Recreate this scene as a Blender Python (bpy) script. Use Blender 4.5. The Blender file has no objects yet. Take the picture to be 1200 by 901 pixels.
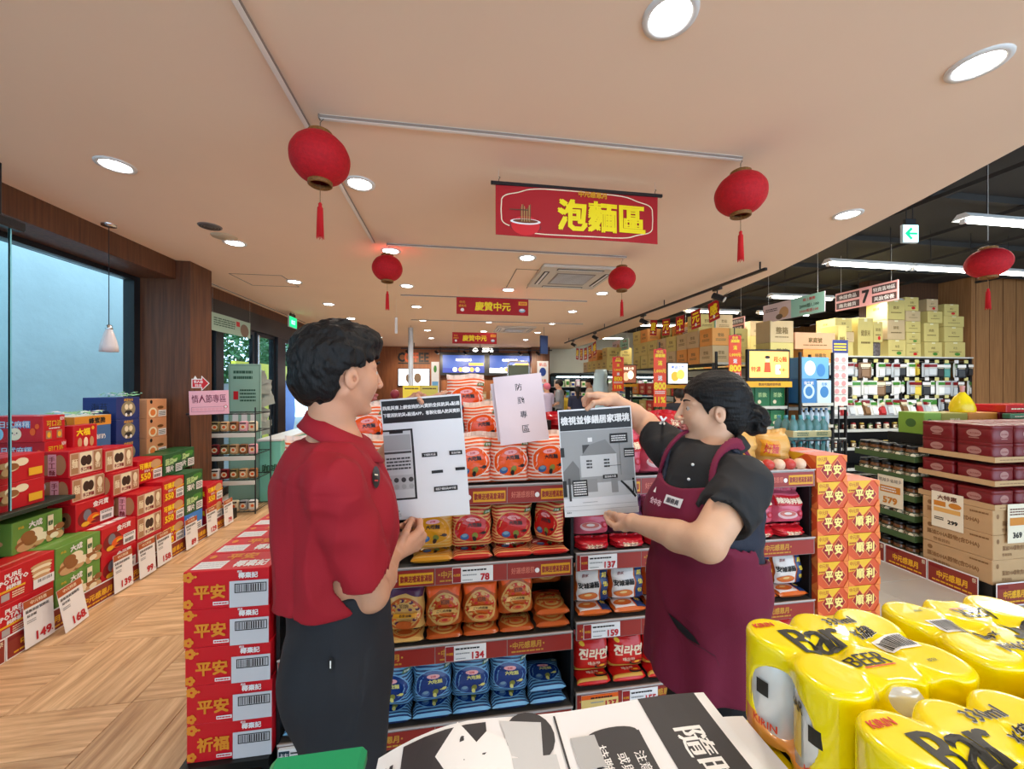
import bpy, math, random
import numpy as np
from mathutils import Vector, Matrix
from mathutils.geometry import tessellate_polygon
PI = math.pi
rnd = random.Random(7)
sc = bpy.context.scene
C = sc.collection

# ------------------------------------------------------------------ camera, world, exposure, main light
YAW = math.radians(8.78)
cam = bpy.data.cameras.new('camera'); cam.sensor_width = 36; cam.lens = 453/1200*36; cam.clip_start = .02
camo = bpy.data.objects.new('camera', cam); C.objects.link(camo)
camo.location = (0, 0, 1.58); camo.rotation_euler = (PI/2, 0, -YAW)
sc.camera = camo
sc.view_settings.view_transform = 'Standard'; sc.view_settings.look = 'None'
sc.view_settings.gamma = 1; sc.view_settings.exposure = 1.1
W = bpy.data.worlds.new('daylight'); sc.world = W; W.use_nodes = True
bg = W.node_tree.nodes['Background']; bg.inputs[0].default_value = (.62, .80, 1, 1); bg.inputs[1].default_value = 1.9
DOWN_W, TUBE_W = 19, 11

ORD = ['first','second','third','fourth','fifth','sixth','seventh','eighth','ninth','tenth','eleventh','twelfth','thirteenth','fourteenth','fifteenth','sixteenth','seventeenth','eighteenth','nineteenth','twentieth','twenty-first','twenty-second']
# ------------------------------------------------------------------ materials
MATS = {}
def M(name, col=(.8,.8,.8), rough=.5, metal=0, emit=0, noise=0, nscale=8, bump=0, bscale=60, trans=0, coat=0, sss=0, stretch=None, col2=None, spec=.5, ior=1.45):
    if name in MATS: return MATS[name]
    m = bpy.data.materials.new(name); MATS[name] = m; m.use_nodes = True
    nt = m.node_tree; b = nt.nodes['Principled BSDF']
    c = tuple(col) + (1,)
    b.inputs['Base Color'].default_value = c; b.inputs['Roughness'].default_value = rough
    b.inputs['Metallic'].default_value = metal; b.inputs['Coat Weight'].default_value = coat
    b.inputs['Specular IOR Level'].default_value = spec; b.inputs['IOR'].default_value = ior
    if trans: b.inputs['Transmission Weight'].default_value = trans
    if sss:
        b.inputs['Subsurface Weight'].default_value = sss; b.inputs['Subsurface Radius'].default_value = (.02,.008,.004)
        b.inputs['Subsurface Scale'].default_value = .3
    if emit:
        b.inputs['Emission Color'].default_value = c; b.inputs['Emission Strength'].default_value = emit
    tc = None
    def coord():
        nonlocal tc
        if tc is None:
            t = nt.nodes.new('ShaderNodeTexCoord'); mp = nt.nodes.new('ShaderNodeMapping')
            nt.links.new(t.outputs['Object'], mp.inputs[0]); mp.inputs['Scale'].default_value = stretch or (1,1,1); tc = mp
        return tc.outputs[0]
    if noise or col2:
        n = nt.nodes.new('ShaderNodeTexNoise'); n.inputs['Scale'].default_value = nscale; n.inputs['Detail'].default_value = 4
        nt.links.new(coord(), n.inputs['Vector'])
        r = nt.nodes.new('ShaderNodeMapRange'); r.inputs[1].default_value = .3; r.inputs[2].default_value = .7
        nt.links.new(n.outputs[0], r.inputs[0])
        mx = nt.nodes.new('ShaderNodeMix'); mx.data_type = 'RGBA'
        mx.inputs[6].default_value = c
        mx.inputs[7].default_value = (tuple(col2)+(1,)) if col2 else tuple(max(0, v*(1-noise)) for v in col)+(1,)
        nt.links.new(r.outputs[0], mx.inputs[0]); nt.links.new(mx.outputs[2], b.inputs['Base Color'])
        if emit: nt.links.new(mx.outputs[2], b.inputs['Emission Color'])
    if bump:
        n = nt.nodes.new('ShaderNodeTexNoise'); n.inputs['Scale'].default_value = bscale; n.inputs['Detail'].default_value = 3
        nt.links.new(coord(), n.inputs['Vector'])
        bp = nt.nodes.new('ShaderNodeBump'); bp.inputs['Strength'].default_value = bump; bp.inputs['Distance'].default_value = .01
        nt.links.new(n.outputs[0], bp.inputs['Height']); nt.links.new(bp.outputs[0], b.inputs['Normal'])
    return m
def srgb(r, g, b):
    f = lambda v: (v/255/12.92) if v <= 10 else ((v/255+.055)/1.055)**2.4
    return (f(r), f(g), f(b))
def P(name, r, g, b, **k):                     # printed / plain colour given as 8 bit values
    k.setdefault('rough', .45)
    return M(name, srgb(r, g, b), **k)
def MX(o, n): return Vector(o)+Vector(n)

# ------------------------------------------------------------------ mesh builder
def dense(F, vs, fs, m):
    """split flat print so that it follows a curved face"""
    out, ov = [], list(vs); mid = {}
    def L(a, b): return math.hypot((ov[a][0]-ov[b][0])*F.w, (ov[a][1]-ov[b][1])*F.h)
    def md(a, b):
        k = (min(a,b), max(a,b))
        if k not in mid: mid[k] = len(ov); ov.append(((ov[a][0]+ov[b][0])/2, (ov[a][1]+ov[b][1])/2))
        return mid[k]
    st = []
    for f in fs:
        if len(f) == 3: st.append(tuple(f))
        else:
            for t in tessellate_polygon([[Vector((vs[i][0], vs[i][1], 0)) for i in f]]): st.append(tuple(f[i] for i in t))
    while st:
        a, b, c = st.pop(); e = ((L(a,b),a,b,c),(L(b,c),b,c,a),(L(c,a),c,a,b)); l, p, q, r_ = max(e)
        if l <= m: out.append((a,b,c)); continue
        k = md(p, q); st.append((p,k,r_)); st.append((k,q,r_))
    return ov, out
GLY = {}
def glyphs(s, bold=.02):
    k = (s, bold)
    if k not in GLY:
        c = bpy.data.curves.new('t', 'FONT'); c.body = s; c.resolution_u = 2 if len(s) < 5 and ord(s[0]) < 256 else 1; c.offset = bold
        o = bpy.data.objects.new('t', c); me = bpy.data.meshes.new_from_object(o)
        vs = [(v.co.x, v.co.y) for v in me.vertices]; fs = [tuple(p.vertices) for p in me.polygons]
        bpy.data.objects.remove(o); bpy.data.curves.remove(c); bpy.data.meshes.remove(me)
        x0 = min(v[0] for v in vs); x1 = max(v[0] for v in vs); y0 = min(v[1] for v in vs); y1 = max(v[1] for v in vs)
        GLY[k] = ([(x-x0, y-y0) for x, y in vs], fs, x1-x0, y1-y0)
    return GLY[k]

class Frame:                                    # flat face: origin, u, v directions, width, height
    def __init__(s, o, u, v, w, h):
        s.o, s.u, s.v, s.w, s.h = Vector(o), Vector(u), Vector(v), w, h
        s.n = s.u.cross(s.v)
    def __call__(s, x, y, off): return s.o + s.u*(x*s.w) + s.v*(y*s.h) + s.n*off
class Warp:                                     # curved face: fn(x, y, off) -> Vector
    def __init__(s, fn, w, h, fine=True): s.fn, s.w, s.h, s.fine = fn, w, h, fine
    def __call__(s, x, y, off): return s.fn(x, y, off)

class MB:
    def __init__(s): s.v, s.f, s.m, s.s, s.mats, s.sm = [], [], [], [], [], False
    def mi(s, mat):
        if mat not in s.mats: s.mats.append(mat)
        return s.mats.index(mat)
    def add(s, vs, fs, mat, smooth=False):
        b = len(s.v); i = s.mi(mat)
        s.v.extend([tuple(v) for v in vs])
        for f in fs: s.f.append(tuple(b+k for k in f)); s.m.append(i); s.s.append(smooth)
        return s
    def box(s, x0, x1, y0, y1, z0, z1, mat, bev=0, top=None):
        if x1 < x0: x0, x1 = x1, x0
        if y1 < y0: y0, y1 = y1, y0
        if z1 < z0: z0, z1 = z1, z0
        if not bev:
            vs = [(x,y,z) for z in (z0,z1) for y in (y0,y1) for x in (x0,x1)]
            s.add(vs, [(0,2,3,1),(0,1,5,4),(1,3,7,5),(3,2,6,7),(2,0,4,6)], mat); s.add(vs, [(4,5,7,6)], top or mat)
            return s
        b = min(bev, (x1-x0)*.45, (y1-y0)*.45, (z1-z0)*.45)
        vs = []; idx = {}
        for X in (0,1):
            for Y in (0,1):
                for Z in (0,1):
                    cx, cy, cz = (x0,x1)[X], (y0,y1)[Y], (z0,z1)[Z]; sx, sy, sz = (1,-1)[X]*b, (1,-1)[Y]*b, (1,-1)[Z]*b
                    for a, p in enumerate(((cx,cy+sy,cz+sz),(cx+sx,cy,cz+sz),(cx+sx,cy+sy,cz))):
                        idx[X,Y,Z,a] = len(vs); vs.append(p)
        fs = []; I = idx
        for q in (0,1):
            a = [I[q,0,0,0],I[q,1,0,0],I[q,1,1,0],I[q,0,1,0]]; fs.append(a if q else a[::-1])
            a = [I[0,q,0,1],I[0,q,1,1],I[1,q,1,1],I[1,q,0,1]]; fs.append(a if q else a[::-1])
        t = []
        for q in (0,1):
            a = [I[0,0,q,2],I[1,0,q,2],I[1,1,q,2],I[0,1,q,2]]; (t if q else fs).append(a if q else a[::-1])
        for A in (0,1):
            for B in (0,1):
                f = [I[A,B,0,0],I[A,B,1,0],I[A,B,1,1],I[A,B,0,1]]; fs.append(f if (A!=B) else f[::-1])
                f = [I[A,0,B,0],I[A,1,B,0],I[A,1,B,2],I[A,0,B,2]]; fs.append(f if (A==B) else f[::-1])
                f = [I[0,A,B,1],I[1,A,B,1],I[1,A,B,2],I[0,A,B,2]]; fs.append(f if (A!=B) else f[::-1])
                for Cc in (0,1):
                    f = [I[A,B,Cc,0],I[A,B,Cc,1],I[A,B,Cc,2]]; fs.append(f if ((A+B+Cc)%2==1) else f[::-1])
        s.add(vs, fs, mat); s.add(vs, t, top or mat)
        return s
    def tube(s, pts, r, mat, n=8, closed=False, cap=True, smooth=True):
        pts = [Vector(p) for p in pts]; k = len(pts); rs = r if isinstance(r, (list,tuple)) else [r]*k
        vs = []; up = None
        for i, p in enumerate(pts):
            if closed: d = pts[(i+1)%k]-pts[i-1]
            else: d = pts[min(i+1,k-1)]-pts[max(i-1,0)]
            d = d.normalized() if d.length > 1e-9 else Vector((0,0,1))
            if up is None: up = d.orthogonal().normalized()
            up = (up - d*up.dot(d)); up = up.normalized() if up.length > 1e-6 else d.orthogonal().normalized()
            w = d.cross(up)
            for j in range(n):
                a = 2*PI*j/n; vs.append(p+(up*math.cos(a)+w*math.sin(a))*rs[i])
        fs = []
        for i in range(k if closed else k-1):
            for j in range(n):
                a = i*n+j; b = i*n+(j+1)%n; c = ((i+1)%k)*n+(j+1)%n; d = ((i+1)%k)*n+j; fs.append((a,b,c,d))
        s.add(vs, fs, mat, smooth)
        if cap and not closed: s.add(vs[:n], [tuple(range(n))[::-1]], mat); s.add(vs[-n:], [tuple(range(n))], mat)
        return s
    def lathe(s, prof, mat, n=24, o=(0,0,0), smooth=True, sy=1, arc=None):
        vs = []; o = Vector(o)
        for r, z in prof:
            for j in range(n):
                a = 2*PI*j/n; vs.append(o+Vector((r*math.cos(a), r*math.sin(a)*sy, z)))
        fs = [(i*n+j, i*n+(j+1)%n, (i+1)*n+(j+1)%n, (i+1)*n+j) for i in range(len(prof)-1) for j in range(n)]
        s.add(vs, fs, mat, smooth); return s
    def ball(s, c, r, mat, n=12, k=8):
        r = r if isinstance(r, (tuple,list)) else (r,r,r)
        vs = [(c[0]+r[0]*math.sin(PI*i/k)*math.cos(2*PI*j/n), c[1]+r[1]*math.sin(PI*i/k)*math.sin(2*PI*j/n), c[2]-r[2]*math.cos(PI*i/k)) for i in range(k+1) for j in range(n)]
        fs = [(i*n+j, i*n+(j+1)%n, (i+1)*n+(j+1)%n, (i+1)*n+j) for i in range(k) for j in range(n)]
        s.add(vs, fs, mat, True); return s
    # ---- prints. face coordinates run 0..1 over the face
    def pr(s, F, ops, off=.0006, step=.00025):
        for op in ops:
            k = op[0]; off += step
            if k == 'r':
                _, x, y, w, h, mat = op[:6]
                n = max(1, int(w*20)) if isinstance(F, Warp) else 1; q = max(1, int(h*20)) if isinstance(F, Warp) else 1
                vs = [F(x+w*i/n, y+h*j/q, off) for j in range(q+1) for i in range(n+1)]
                s.add(vs, [(j*(n+1)+i, j*(n+1)+i+1, (j+1)*(n+1)+i+1, (j+1)*(n+1)+i) for j in range(q) for i in range(n)], mat)
            elif k == 'e':
                _, x, y, rx, ry, mat = op[:6]; n = 20
                rings = (0, .4, .75, 1) if isinstance(F, Warp) else (0, 1)
                vs = [F(x, y, off)]; 
                for rr in rings[1:]: vs += [F(x+rx*rr*math.cos(2*PI*j/n), y+ry*rr*math.sin(2*PI*j/n), off) for j in range(n)]
                fs = [(0, 1+j, 1+(j+1)%n) for j in range(n)]
                for q in range(len(rings)-2):
                    a = 1+q*n; fs += [(a+j, a+n+j, a+n+(j+1)%n, a+(j+1)%n) for j in range(n)]
                s.add(vs, fs, mat)
            elif k == 'p':
                if isinstance(F, Warp):
                    v2, f2 = dense(F, op[1], [tuple(range(len(op[1])))], max(F.w, F.h)*.06); s.add([F(x, y, off) for x, y in v2], f2, op[2])
                else: s.add([F(x, y, off) for x, y in op[1]], [tuple(range(len(op[1])))], op[2])
            elif k == 't':                      # text, centre x, centre y, height, material, most width, [bold, angle]
                _, t, cx, cy, h, mat, mw = op[:7]; bold = min(.022, op[7]) if len(op) > 7 else .014; ang = op[8] if len(op) > 8 else 0
                vs, fs, w0, h0 = glyphs(t, 0)
                sy = h*F.h/h0; sx = sy
                if w0*sx > mw*F.w: sx = mw*F.w/w0
                ca, sa = math.cos(ang), math.sin(ang); bd = bold*1.6
                for ci, (dx, dy) in enumerate(((0,0),) if bold < .005 else ((-bd,0),(bd,0)) if bold < .018 else ((-bd,-bd),(bd,-bd),(bd,bd),(-bd,bd))):
                    o2 = off+.00005*ci
                    out = []
                    for x, y in vs:
                        X, Y = (x+dx-w0/2)*sx, (y+dy-h0/2)*sy
                        out.append((cx+(X*ca-Y*sa)/F.w, cy+(X*sa+Y*ca)/F.h))
                    f2 = fs
                    if isinstance(F, Warp): out, f2 = dense(F, out, fs, max(F.w, F.h)*.05)
                    s.add([F(x, y, o2) for x, y in out], f2, mat)
            elif k == 'bar':                    # a barcode
                _, x, y, w, h, mat = op[:6]; r = random.Random(int(x*1000)+3); p = 0
                while p < 1:
                    d = r.choice((.02,.03,.05)); 
                    if p+d < 1: s.add([F(x+w*p,y,off),F(x+w*(p+d),y,off),F(x+w*(p+d),y+h,off),F(x+w*p,y+h,off)], [(0,1,2,3)], mat)
                    p += d + r.choice((.02,.03,.04))
            elif k == 'o':                      # outline frame
                _, x, y, w, h, t, mat = op[:7]; tx = t/F.w; ty = t/F.h
                for a in ((x,y,w,ty),(x,y+h-ty,w,ty),(x,y,tx,h),(x+w-tx,y,tx,h)): s.pr(F, [('r',)+a+(mat,)], off)
            elif k == 'l':                      # lines of tiny print
                _, x, y, w, h, n, mat = op[:7]; r = random.Random(int(x*999+y*77))
                for i in range(n):
                    yy = y+h*(i+.25)/n; xx = x
                    while xx < x+w*.97:
                        d = min(r.uniform(.06,.2)*w, x+w-xx); s.pr(F, [('r', xx, yy, d*.85, h/n*.5, mat)], off); xx += d
        return s
    def build(s, name, parent=None, loc=None, rotz=0, coll=True):
        me = bpy.data.meshes.new(name)
        me.from_pydata(s.v, [], s.f)
        for m in s.mats: me.materials.append(m)
        me.polygons.foreach_set('material_index', s.m); me.polygons.foreach_set('use_smooth', s.s)
        me.update()
        o = bpy.data.objects.new(name, me); C.objects.link(o)
        if parent: o.parent = parent
        if loc is not None: o.location = loc
        if rotz: o.rotation_euler = (0,0,rotz)
        return o
def tag(o, label=None, cat=None, group=None, kind=None):
    if label: o['label'] = label
    if cat: o['category'] = cat
    if group: o['group'] = group
    if kind: o['kind'] = kind
    return o
def empty(name, label, cat, loc=(0,0,0), rotz=0, group=None):
    o = bpy.data.objects.new(name, None); C.objects.link(o); o.location = loc; o.rotation_euler = (0,0,rotz); o.empty_display_size = .05
    return tag(o, label, cat, group)
def struct(name, mb, parent=None):
    o = mb.build(name, parent)
    if not parent: o['kind'] = 'structure'
    return o
KIDS = {}
def dup(root, loc, rotz=0, label=None, group=None, scale=None, rot=None):
    r = root.copy(); C.objects.link(r); r.location = loc; r.rotation_euler = rot or (0,0,rotz)
    if scale: r.scale = scale
    if label: r['label'] = label
    if group: r['group'] = group
    for ch in KIDS.get(root.name) or root.children:
        c = ch.copy(); C.objects.link(c); c.parent = r
        for g in ch.children:
            d = g.copy(); C.objects.link(d); d.parent = c
    return r
class Once:                                     # first placement moves the built thing itself, later ones copy it
    def __init__(s, maker): s.mk, s.o = maker, None
    def __call__(s, loc, rotz=0, label=None, group=None, scale=None, rot=None):
        if s.o is None:
            s.o = s.mk(); s.kids = list(s.o.children); KIDS[s.o.name] = s.kids; o = s.o
            o.location = loc; o.rotation_euler = rot or (0,0,rotz)
            if scale: o.scale = scale
            if label: o['label'] = label
            if group: o['group'] = group
            return o
        return dup(s.o, loc, rotz, label, group, scale or (1,1,1), rot)

# common colours
white = P('white_print', 238,234,230); black = P('black_print', 22,20,20); red = P('red_print', 205,18,30); gold = P('gold_print', 236,178,40)
yellow = P('yellow_print', 250,214,30); dkred = P('dark_red_print', 130,16,22); grey = P('grey_print', 150,150,150); blackmetal = M('black_metal', (.02,.02,.022), .4, .3)
chrome = M('chrome', (.7,.7,.7), .25, 1); whitemetal = P('white_metal', 225,225,222, rough=.35); cardb = P('cardboard', 205,172,120, rough=.8, noise=.12)
bluep = P('blue_print', 30,60,140); greenp = P('green_print', 70,140,50); cream = P('cream_print', 240,225,190); tanp = P('tan_print', 205,160,110)
clearp = M('clear_plastic', (.9,.95,.95), .05, trans=1, ior=1.1)
def wood(name, c1, c2, stretch=(12,12,.6), rough=.5):
    return M(name, srgb(*c1), rough, col2=srgb(*c2), nscale=3.5, stretch=stretch, bump=.03, bscale=8)
# ================================================================== SETTING
HC, HD = 2.9, 3.6
ceilm = M('ceiling_paint', srgb(246,217,190), .8, noise=.04, nscale=1.2)
darkceil = M('dark_ceiling_paint', (.035,.033,.03), .8)
woodD = wood('dark_wood_panel', (112,70,44), (78,46,30)); woodM = wood('mid_wood_panel', (165,100,55), (135,78,42)); woodL = wood('light_wood_panel', (176,126,80), (150,104,62))
plaster = M('wall_plaster', srgb(214,214,200), .8, noise=.05, nscale=2)
def plankmat():
    m = bpy.data.materials.new('plank_wood'); m.use_nodes = True; nt = m.node_tree; b = nt.nodes['Principled BSDF']
    t = nt.nodes.new('ShaderNodeTexCoord'); oi = nt.nodes.new('ShaderNodeObjectInfo'); mp = nt.nodes.new('ShaderNodeMapping')
    mp.inputs['Scale'].default_value = (22, 1.6, 1)
    ad = nt.nodes.new('ShaderNodeVectorMath'); ad.operation = 'SCALE'; ad.inputs[0].default_value = (37, 91, 13)
    nt.links.new(oi.outputs['Random'], ad.inputs['Scale']); nt.links.new(t.outputs['Object'], mp.inputs[0]); nt.links.new(ad.outputs[0], mp.inputs['Location'])
    n = nt.nodes.new('ShaderNodeTexNoise'); n.inputs['Scale'].default_value = 1.6; n.inputs['Detail'].default_value = 6; n.inputs['Roughness'].default_value = .6
    nt.links.new(mp.outputs[0], n.inputs[0])
    r = nt.nodes.new('ShaderNodeValToRGB'); e = r.color_ramp.elements
    e[0].position = .3; e[0].color = srgb(170,128,88)+(1,); e[1].position = .72; e[1].color = srgb(234,196,150)+(1,)
    k = e.new(.5); k.color = srgb(204,162,118)+(1,)
    nt.links.new(n.outputs[0], r.inputs[0])
    hs = nt.nodes.new('ShaderNodeHueSaturation'); mr = nt.nodes.new('ShaderNodeMapRange'); mr.inputs[3].default_value = .88; mr.inputs[4].default_value = 1.12
    nt.links.new(oi.outputs['Random'], mr.inputs[0]); nt.links.new(mr.outputs[0], hs.inputs['Value']); nt.links.new(r.outputs[0], hs.inputs['Color'])
    nt.links.new(hs.outputs[0], b.inputs['Base Color']); b.inputs['Roughness'].default_value = .38
    bp = nt.nodes.new('ShaderNodeBump'); bp.inputs['Strength'].default_value = .08; bp.inputs['Distance'].default_value = .002
    nt.links.new(n.outputs[0], bp.inputs['Height']); nt.links.new(bp.outputs[0], b.inputs['Normal'])
    return m
plankm = plankmat()
tilem = M('floor_tile', srgb(196,186,172), .25, noise=.07, nscale=2.5)
grout = M('grout', srgb(90,80,70), .9); joint = M('plank_joint', srgb(80,54,36), .8)
fl = struct('floor', MB().box(-3.3, 12, -3, 15, -.12, -.010, joint))
bm_ = MB(); bm_.box(-.1350, .1350, -.2710, .2710, -.010, 0, plankm, .0015)
pl = bm_.build('plank', fl); pl.location = (100,0,0)
first = True; rest = MB()
SQ = .545
for i in range(-3, 9):
    for j in range(-4, 24):
        cx = -2.12+(i+.5)*SQ; cy = 2.19+(j+.5)*SQ
        if cx < -3.3 or cx > -.7 or cy > 14: continue
        alongY = (i+j) % 2 == 0
        for s in (-1, 1):
            x, y = (cx+s*SQ/4, cy) if alongY else (cx, cy+s*SQ/4)
            if cx < -.6 and -.3 < cy < 7.2:
                o = pl if first else pl.copy()
                if not first: C.objects.link(o)
                first = False; o.location = (x, y, 0); o.rotation_euler = (0,0,0 if alongY else PI/2)
            else:
                a, b = (.1355,.2715) if alongY else (.2715,.1355)
                rest.box(x-a, x+a, y-b, y+b, -.010, 0, plankm)
tag(rest.build('planks_beyond', fl), kind='stuff')
tm_ = MB(); tm_.box(-.2985, .2985, -.2985, .2985, -.010, 0, tilem, .0015)
tl = tm_.build('tile', fl); first = True; rest = MB()
for i in range(0, 22):
    for j in range(-4, 24):
        x = -.64+.0+i*.6; y = -.1+j*.6
        if x > 11.9: continue
        if 4 < i < 10 and 0 <= j < 13:
            o = tl if first else tl.copy()
            if not first: C.objects.link(o)
            first = False; o.location = (x, y, 0)
        else: rest.box(x-.2985, x+.2985, y-.2985, y+.2985, -.010, 0, tilem)
tag(rest.build('tiles_beyond', fl), kind='stuff')

# white dropped ceiling with a curved right edge
edge = [(-3,1.2),(-1.5,1.75),(0,2.45),(.9,2.84),(1.69,3.12),(2.27,3.31),(2.85,3.48),(3.43,3.64),(4.05,3.79),(5.2,3.97),(6.37,4.08),(8.6,4.22),(11.1,4.31),(13.9,4.36)]
mb = MB(); n = len(edge)
for z, m in ((HC, ceilm), (HD, ceilm)):
    mb.add([(-3.25,y,z) for y,x in edge]+[(x,y,z) for y,x in edge], [(i, n+i, n+i+1, i+1) for i in range(n-1)], m)
mb.add([(x,y,HC) for y,x in edge]+[(x,y,HD) for y,x in edge], [(i, i+1, n+i+1, n+i) for i in range(n-1)], ceilm)
cl = struct('ceiling', mb)
mb = MB(); mb.box(-3.3, 12, -3, 15, HD+.001, HD+.1, darkceil)
dc = struct('ceiling_dark', mb)
for k in range(12):                              # exposed dark grid beams
    MB().box(1.5, 11.9, 1.0+k*1.15, 1.06+k*1.15, HD-.07, HD, darkceil).build('ceiling_beam', dc)
for k in range(6): MB().box(4.9+k*1.2, 4.94+k*1.2, .2, 13.8, HD-.12, HD-.08, darkceil).build('ceiling_pipe', dc)
# cove line and hatch in the white ceiling
struct('trim_1', MB().box(-2.985, -2.96, -2.9, 4.6, HC-.012, HC, ceilm))
mb = MB()
for a in ((-2.62,-2.05,5.05,5.058),(-2.62,-2.05,5.6,5.608),(-2.628,-2.62,5.05,5.6),(-2.05,-2.042,5.05,5.6)): mb.box(a[0],a[1],a[2],a[3],HC-.003,HC,P('hatch_gap',120,105,95))
struct('trim_2', mb)
mb = MB()
for a in ((.72,1.02,4.35,4.36),(.72,.73,4.35,5.2),(1.0,1.01,4.35,5.2)): mb.box(a[0],a[1],a[2],a[3],HC-.003,HC,P('hatch_gap',120,105,95))
struct('trim_3', mb)

# left wall: header, window, wood column, glass doors further on
blackf = M('window_frame_black', (.012,.014,.018), .35)
wl = struct('wall_left', MB().box(-3.36, -2.905, -2.9, 4.61, 2.70, HC+.05, woodD, .004))
MB().box(-3.5, -3.2, 4.99, 13.9, 2.745, HC+.05, woodD).build('upper_panel', wl)
MB().box(-3.42, -3.19, 4.99, 13.9, 2.46, 2.745, blackf).build('door_header', wl)
MB().box(-3.5, -3.2, 10.6, 13.9, 0, 2.46, woodD).build('wall_panel', wl)
col = struct('column', MB().box(-3.26, -2.77, 4.61, 4.985, 0, HC, woodD, .003))
glass = M('window_glass', srgb(225,245,248), .02, trans=1, ior=1.02, spec=.3)
wn = struct('window_1', MB().box(-3.34, -3.24, -2.9, 4.61, 2.655, 2.70, blackf))
MB().box(-3.34,-3.24,4.53,4.61,0,2.655,blackf).build('window_frame', wn)
MB().box(-3.34,-3.24,-2.9,4.53,0,.5,blackf).build('window_sill', wn)
MB().box(-3.34,-3.24,-.2,-.1,.5,2.655,blackf).build('window_frame', wn)
for a,b in ((-2.9,-.21),(-.09,4.525)): MB().box(-3.295,-3.285,a,b,.505,2.65,glass).build('pane', wn)
struct('wall_back_near', MB().box(-3.4,1.2,-3.1,-3.0,0,1.0,plaster))  # low unseen wall, left open above so that daylight fills the room
# glass doors beyond the column
for k,(y0,y1) in enumerate(((5.0,5.85),(6.05,7.0),(7.08,7.75),(8.1,10.58))):
    d = struct('door_%d'%(k+1), MB().box(-3.31,-3.25,y0,y0+.05,0,2.46,blackf).box(-3.31,-3.25,y1-.05,y1,0,2.46,blackf).box(-3.31,-3.25,y0+.05,y1-.05,0,.1,blackf).box(-3.31,-3.25,y0+.05,y1-.05,2.40,2.46,blackf))
    MB().box(-3.285,-3.275,y0+.05,y1-.05,.1,2.40,glass).build('pane', d)
for k,(y0,y1) in enumerate(((5.86,6.04),(7.76,8.09))): struct('door_post', MB().box(-3.36,-3.2,y0,y1,0,2.46,blackf))
struct('door_rail', MB().tube([(-3.2,7.04,.2),(-3.2,7.04,2.4)], .014, chrome))
# outside the window: pale plastered wall with block relief, hedge, coloured hoardings
outw = M('outside_plaster', srgb(196,214,216), .9, noise=.12, nscale=1.4, bump=.5, bscale=9)
ow = struct('wall_outside', MB().box(-5.6,-5.3,-4,8.9,-.1,5.5,outw))
for i in range(7):
    for j in range(2): MB().box(-5.31,-5.285,1.2+i*.62,1.62+i*.62,2.95+j*.32,3.13+j*.32,outw).build('vent_block', ow)
struct('ground_outside', MB().box(-14,-3.5,-4,22,-.16,-.13,P('asphalt',140,140,138,rough=.9,noise=.2)))
mb = MB().box(-5.25,-5.15,10.2,13.6,0,2.15,P('hoarding_yellow',240,226,70,rough=.6)).box(-5.25,-5.15,8.95,10.19,0,1.6,P('hoarding_grey',160,165,168))
F = Frame((-5.149,10.2,0),(0,1,0),(0,0,1),3.4,2.15)
mb.pr(F,[('e',.28,.8,.14,.16,P('hoarding_red',210,50,50)),('e',.25,.3,.12,.3,P('hoarding_blue',40,90,180)),('e',.85,.35,.2,.45,P('hoarding_blue',40,90,180)),('e',.3,.78,.05,.05,white)])
tag(mb.build('hoarding'), 'yellow painted hoarding with blue and red rounded shapes outside the glass doors', 'hoarding')
leaf = M('leaf', srgb(62,112,60), .6, noise=.45, nscale=5)
r = random.Random(5)
def bush(cx, cy, cz, s, nn):
    mb = MB()
    for k in range(nn):
        a = r.uniform(0,2*PI); e = r.uniform(-1,1); rr = s*r.uniform(.55,1)
        p = Vector((cx+rr*math.cos(a)*math.sqrt(1-e*e)*.8, cy+rr*math.sin(a)*math.sqrt(1-e*e)*1.2, cz+rr*e))
        d = Vector((r.uniform(-1,1),r.uniform(-1,1),r.uniform(-.6,.8))).normalized(); q = d.orthogonal().normalized()
        L_ = r.uniform(.12,.3); w_ = L_*.22
        mb.add([p, p+d*L_*.5+q*w_, p+d*L_, p+d*L_*.5-q*w_], [(0,1,2,3)], leaf)
    return mb
for k,(y,z,lab) in enumerate(((10.6,2.1,'green leafy tree nearest behind the glass doors'),(14.6,2.5,'green leafy tree in the middle behind the glass doors'),(18.6,2.7,'green leafy tree furthest behind the glass doors'))):
    o = tag(bush(-7.3,y,z,1.6,2600).build('outside_tree'), lab, 'tree', 'trees outside the entrance')
    MB().tube([(-7.3,y,-.1),(-7.25,y,z)],.1,P('bark',90,70,55)).build('trunk', o)

# back wall, service counter wall, white wall
wb = struct('wall_back', MB().box(-3.5,3.4,13.9,14.1,0,HC+.1,woodM))
MB().box(.2,.26,13.84,13.9,0,2.9,woodD).build('wall_rib', wb)
MB().box(-.45,-.38,13.82,13.9,0,2.9,woodD).build('wall_rib', wb)
MB().box(2.75,3.4,13.3,13.9,0,HC+.1,woodD).build('wall_return', wb)
struct('wall_back_white', MB().box(3.41,12,14.0,14.2,0,HD,plaster))
struct('wall_right_dark', MB().box(8.0,9.62,6.35,6.55,0,HD,wood('darkest_wood_panel',(92,60,38),(70,44,28))))  # darker brown wood than the panels around it
wr = struct('wall_right', MB().box(9.62,12,5.85,6.5,0,HD,woodL))
for k in range(7): MB().box(9.72+k*.32,9.728+k*.32,5.845,5.85,0,HD,woodD).build('panel_joint', wr)
struct('wall_right_side', MB().box(12,12.2,-3,15,0,HD,woodL))

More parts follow.
